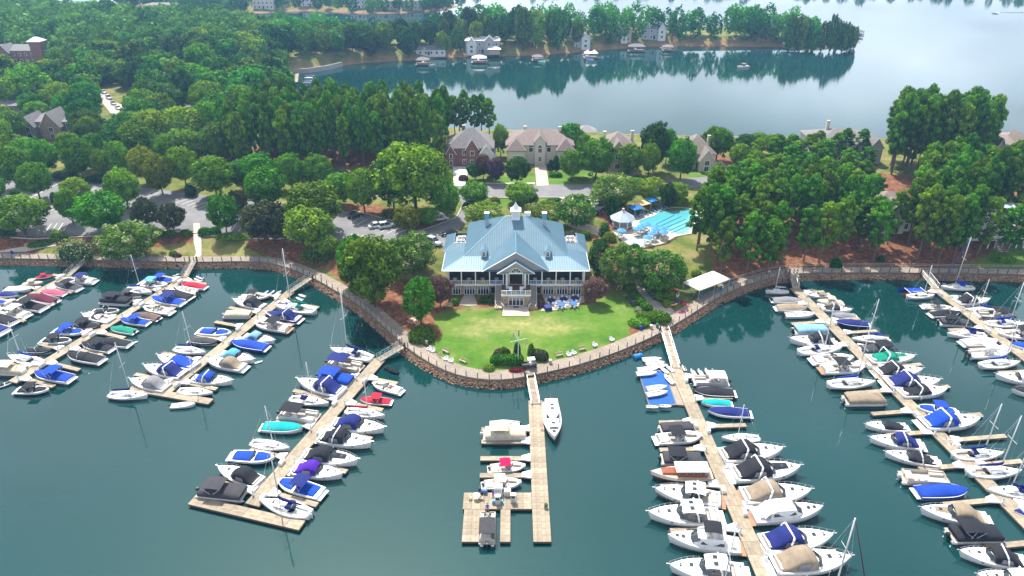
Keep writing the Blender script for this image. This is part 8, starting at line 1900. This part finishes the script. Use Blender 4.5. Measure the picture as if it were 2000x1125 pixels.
for i in ordr:
    x, y = wp_[i]; z = wz[i]; pen = y > 440 and x > -60
    h = fr_.uniform(11, 16) if not pen else fr_.uniform(14, 22)
    if fr_.random() < .12: h *= 1.2
    w_ = h*fr_.uniform(.70, 1.08) if not pen else h*fr_.uniform(.45, .7); mk = fr_.choice(['wood', 'wood', 'wood', 'maple', 'light', 'dark'])
    if ni < 290 and inview[i]:
        ni += 1
        lb = {'wood': 'broadleaved tree in the continuous woods at upper left', 'maple': 'bright green broadleaved tree in the woods at upper left', 'light': 'yellow green broadleaved tree in the woods at upper left', 'dark': 'dark green broadleaved tree in the woods at upper left'}[mk]
        tree(x, y, z, h, w_, 'far' if y > 300 else 'round', mk, lb, 'trees of the upper left woods', 'woodland_tree')
    else: rest.append((x, y, z, h, w_, mk))
# trees past the first few hundred: one mass of far woodland
r2 = np.random.RandomState(5)
def mass(name, items, mt, label, n=380, size=.062):
    PP, DD, TT = [], [], []; prot = [round_proto(200+s, n, base=.06, lob=26)[:3] for s in range(6)]
    Ss = []
    for (x, y, z, h, w_, mk) in items:
        P, D, T = prot[r2.randint(6)]; a = r2.uniform(0, 6.28); c, s = math.cos(a), math.sin(a)
        Q = np.c_[(P[:, 0]*c-P[:, 1]*s)*w_+x, (P[:, 0]*s+P[:, 1]*c)*w_+y, P[:, 2]*h+z]; E = np.c_[D[:, 0]*c-D[:, 1]*s, D[:, 0]*s+D[:, 1]*c, D[:, 2]]
        PP.append(Q); DD.append(E); TT.append(T*.45+r2.uniform(0, .7)); Ss.append(np.full(len(P), size*w_))
    me = leaf_mesh(name, np.concatenate(PP), np.concatenate(DD), np.concatenate(Ss)[:, None], mt, r2, np.concatenate(TT))
    link(name, me, kind='stuff', label=label, category='woodland')
print('rest', len(rest))
PER = [q for q in rest if q[1] > 440 and q[0] > -150]; LEFT = [q for q in rest if not (q[1] > 440 and q[0] > -150)]
mass('peninsula_woodland', PER, LM['wood'], 'dense woodland massed along the far peninsula'); mass('far_woodland', LEFT, LM['wood'], 'continuous distant woodland filling the upper left')
# farthest shores
far = []
for poly, n, md, sd in ((FAR_PX, 190, 9, 61), (FAR2_PX, 420, 10, 62)):
    for p in scatter(poly, 3, n, md, sd, [[(480, 26), (830, 26), (830, 12), (480, 12)]]):
        far.append((p[0], p[1], 2.5, fr_.uniform(10, 17), fr_.uniform(8, 13), 'wood'))
for px, py in ((548, 14), (580, 20), (640, 14), (662, 18), (680, 20), (725, 17), (778, 19), (828, 19), (850, 17), (868, 13), (622, 20), (740, 22), (800, 23)):
    x, y = G(px, py, 3); far.append((x, y, 3, fr_.uniform(9, 14), fr_.uniform(8, 12), 'wood'))
mass('distant_shore_woodland', far, LM['wood'], 'hazy woodland on the farthest lake shores')

# ---------------------------------------------------------------- shrubs, hedges, beds
def clipped(name, px, py, wpx, dpt, h, mk, label, rz=0.0, kind='box', n=1500, cat='hedge', z=None, group=None):
    """clipped hedge or shrub: leafy shell over a rounded block"""
    x, y, zz = GP(px, py); z = zz if z is None else z; w_ = wpx/PPM(y, z); rs = np.random.RandomState(int(px*7+py) % 9999)
    d = rs.normal(0, 1, (n, 3)); d[:, 2] = np.abs(d[:, 2]); d /= np.linalg.norm(d, axis=1)[:, None]; p = {'box': 5.0, 'ball': 2.0, 'soft': 2.6}[kind]
    k = (np.abs(d)**p).sum(1)**(-1/p); P = d*k[:, None]*rs.uniform(.93, 1.05 if kind == 'box' else 1.12, n)[:, None]
    P = P*np.array((w_/2, dpt/2, h)); me = leaf_mesh('foliage', P, d, min(.16, .10+.01*w_), LM[mk], rs)
    t = thing(name, label, cat, (x, y, z), rz, group); link('foliage', me, t)
    MB().ball((0, 0, h*.42), (w_*.44, dpt*.44, h*.5), 10, 6).build('stem_mass', mat('shrub_core', (.015, .035, .008), .95), t)
clipped('hedge', 825, 660, 48, 4.4, 2.3, 'hedge', 'large clipped round hedge by the boardwalk left of the lawn', kind='soft', n=2600)
clipped('hedge', 990, 707, 62, 1.9, 1.5, 'hedge', 'wavy light green hedge in front of the flagpole bed', n=2600); clipped('hedge', 980, 695, 32, 2.2, 1.5, 'rust', 'bronze clipped mound left in the flagpole bed', .5, 'soft'); clipped('hedge', 1053, 697, 34, 2.2, 1.5, 'magnolia', 'dark clipped mound right in the flagpole bed', -.3, 'soft')
for px, py, h, lb in ((983, 697, 2.2, 'round topped topiary left of the flagpole'), (1010, 690, 2.4, 'dark topiary behind the flagpole'), (1037, 694, 2.6, 'egg shaped topiary right of the flagpole')): clipped('topiary', px, py, 13, 1.5, h, 'hedge' if px != 1010 else 'dark', lb, kind='ball', n=900, cat='shrub')
clipped('shrub', 955, 718, 22, 2.0, 1.2, 'light', 'pale green shrub left of the flagpole bed', kind='ball', cat='shrub')
clipped('flower_bed', 1010, 722, 30, 1.6, .45, 'redflower', 'red flower bed at the foot of the flagpole', kind='soft', n=900, cat='flower bed')
clipped('hedge', 1288, 626, 42, 3.6, 2.0, 'hedge', 'large rounded hedge at the right lawn corner', -.5, 'soft', 2600); clipped('hedge', 1262, 622, 36, 2.6, 1.3, 'hedge', 'low clipped hedge beside the large corner hedge', -.2, 'soft', 1600); clipped('shrub', 1248, 632, 40, 3.0, 1.1, 'light', 'loose shrubs in the right corner bed', kind='soft', cat='shrub')
for i, (px, py, w_) in enumerate(((1262, 603, 24), (1250, 592, 22), (1240, 580, 20), (1230, 568, 18), (1222, 556, 18))): clipped('hedge', px, py, w_, 2.2, 1.3, 'hedge', f'sloping hedge beside the garden path, {ORD[i]} clump from the boardwalk', -.9, 'soft', 1100, group='sloping hedge clumps')
for i, (px, py, w_, dp, h, mk, lb) in enumerate(((149, 500, 74, 6, 6.0, 'crape', 'large loose olive shrub by the shore path'), (115, 466, 30, 3, 2.5, 'light', 'pale shrub by the shore path'), (338, 494, 14, 1.6, 1.2, 'light', 'small pale shrub cluster near the flowering shrub'), (345, 498, 16, 1.4, 1.0, 'rust', 'small reddish shrub beside the pale cluster'), (12, 458, 34, 3, 2.2, 'dark', 'dark shrub at the far left above the shore'), (312, 458, 20, 1.8, 1.6, 'hedge', 'left clipped ball by the garden path'), (333, 459, 20, 1.8, 1.6, 'hedge', 'middle clipped ball by the garden path'), (364, 458, 22, 1.8, 1.6, 'hedge', 'right clipped ball by the garden path'), (402, 456, 28, 2.0, 1.8, 'hedge', 'clipped hedge right of the garden path'), (420, 455, 22, 2, 1.8, 'hedge', 'second clipped hedge right of the garden path'), (455, 462, 60, 3, 1.2, 'light', 'low planting along the lot edge'), (34, 392, 22, 2.2, 3.2, 'dark', 'dark column shrub at the left lot island'), (108, 396, 12, 1.6, 3.0, 'dark', 'left of two dark column shrubs on the lot island'), (115, 398, 12, 1.6, 2.8, 'dark', 'right of two dark column shrubs on the lot island'), (130, 350, 60, 3, 2.5, 'dark', 'dark hedge behind the left lot'), (200, 356, 60, 3, 2.2, 'dark', 'second dark hedge behind the left lot'), (375, 383, 22, 2.4, 4.0, 'dark', 'dark conical shrub by the lot island'), (620, 505, 60, 4, 3.2, 'maple', 'green undergrowth below the light green tree'), (690, 480, 40, 3, 2.6, 'maple', 'leafy shrub at the lot corner'), (765, 425, 40, 3, 2.5, 'redtip', 'yellow brown shrub behind the parked cars'), (1040, 393, 22, 2.2, 2.4, 'hedge', 'clipped ball behind the clubhouse cupola'), (1085, 396, 36, 2, 1.2, 'dark', 'dark low hedge behind the clubhouse'), (930, 403, 50, 3, 1.4, 'dark', 'dark low hedge along the road left'), (966, 396, 20, 2, 1.6, 'redtip', 'brownish shrub by the road'), (1180, 459, 20, 2.6, 3.4, 'hedge', 'clipped ball topiary left of the pool terrace'), (1145, 466, 18, 2.2, 2.0, 'hedge', 'clipped ball behind the clubhouse roof corner'), (1190, 470, 24, 3, 2.2, 'light', 'shrub below the pool pavilion'), (1240, 492, 20, 2.4, 2.0, 'dark', 'dark shrub below the wading pool'), (1330, 400, 30, 3, 2.0, 'light', 'shrub at the far right of the pool'), (1360, 536, 18, 2, 1.3, 'light', 'pale grass clump behind the marquee'), (1302, 596, 16, 1.6, 1.2, 'light', 'pale grass tuft by the kayaks'), (1306, 582, 22, 2, 1.4, 'light', 'feathery grass clump by the paddle rack'), (1285, 584, 16, 2, 1.6, 'maple', 'green shrub beside the orange kayak'), (888, 594, 14, 1.2, 1.3, 'maple', 'small shrub left of the patio door'), (950, 590, 24, 1.6, 1.4, 'dark', 'dark shrub left of the stairs'), (1056, 596, 14, 2.4, 1.6, 'rust', 'bronze shrub right of the stairs'), (1633, 516, 22, 2.4, 2.4, 'dark', 'dark round bush among the pine trunks'), (1720, 508, 12, 1.4, 1.2, 'dark', 'small bush on the pine straw'), (1960, 508, 40, 2.4, 1.4, 'maple', 'low shrub before the white villa deck'), (905, 352, 18, 2, 1.6, 'rust', 'reddish shrub by the white driveway'), (1085, 345, 24, 2, 1.4, 'maple', 'shrub by the mansion driveway'), (1130, 352, 40, 2, 1.0, 'redtip', 'low bed along the street'), (1250, 355, 40, 3, 2.0, 'dark', 'dark shrubs by the tan house'))): clipped('shrub', px, py, w_, dp, h, mk, lb, kind='soft', n=1100, cat='shrub')
# vine-clad trunks at the villa, low ground cover beside the shore path
clipped('ground_cover', 80, 474, 44, 4.0, .5, 'hedge', 'low green ground cover beside the shore path', .35, 'soft', 900, cat='ground cover')
# ---------------------------------------------------------------- air
hz = MB(); hz.box((0, 640, 43.5), (3600, 1700, 92))
hm = bpy.data.materials.new('haze'); N, L = nodes_of(hm)
for n_ in list(N): N.remove(n_)
ho = N.new('ShaderNodeOutputMaterial'); hv = N.new('ShaderNodeVolumePrincipled'); hv.inputs['Color'].default_value = (.30, .60, 1.0, 1); hv.inputs['Density'].default_value = .00022; hv.inputs['Anisotropy'].default_value = .25
L.new(hv.outputs[0], ho.inputs['Volume'])
hz.build('haze', hm, kind='stuff', label='thin pale summer haze over the lake', category='haze')
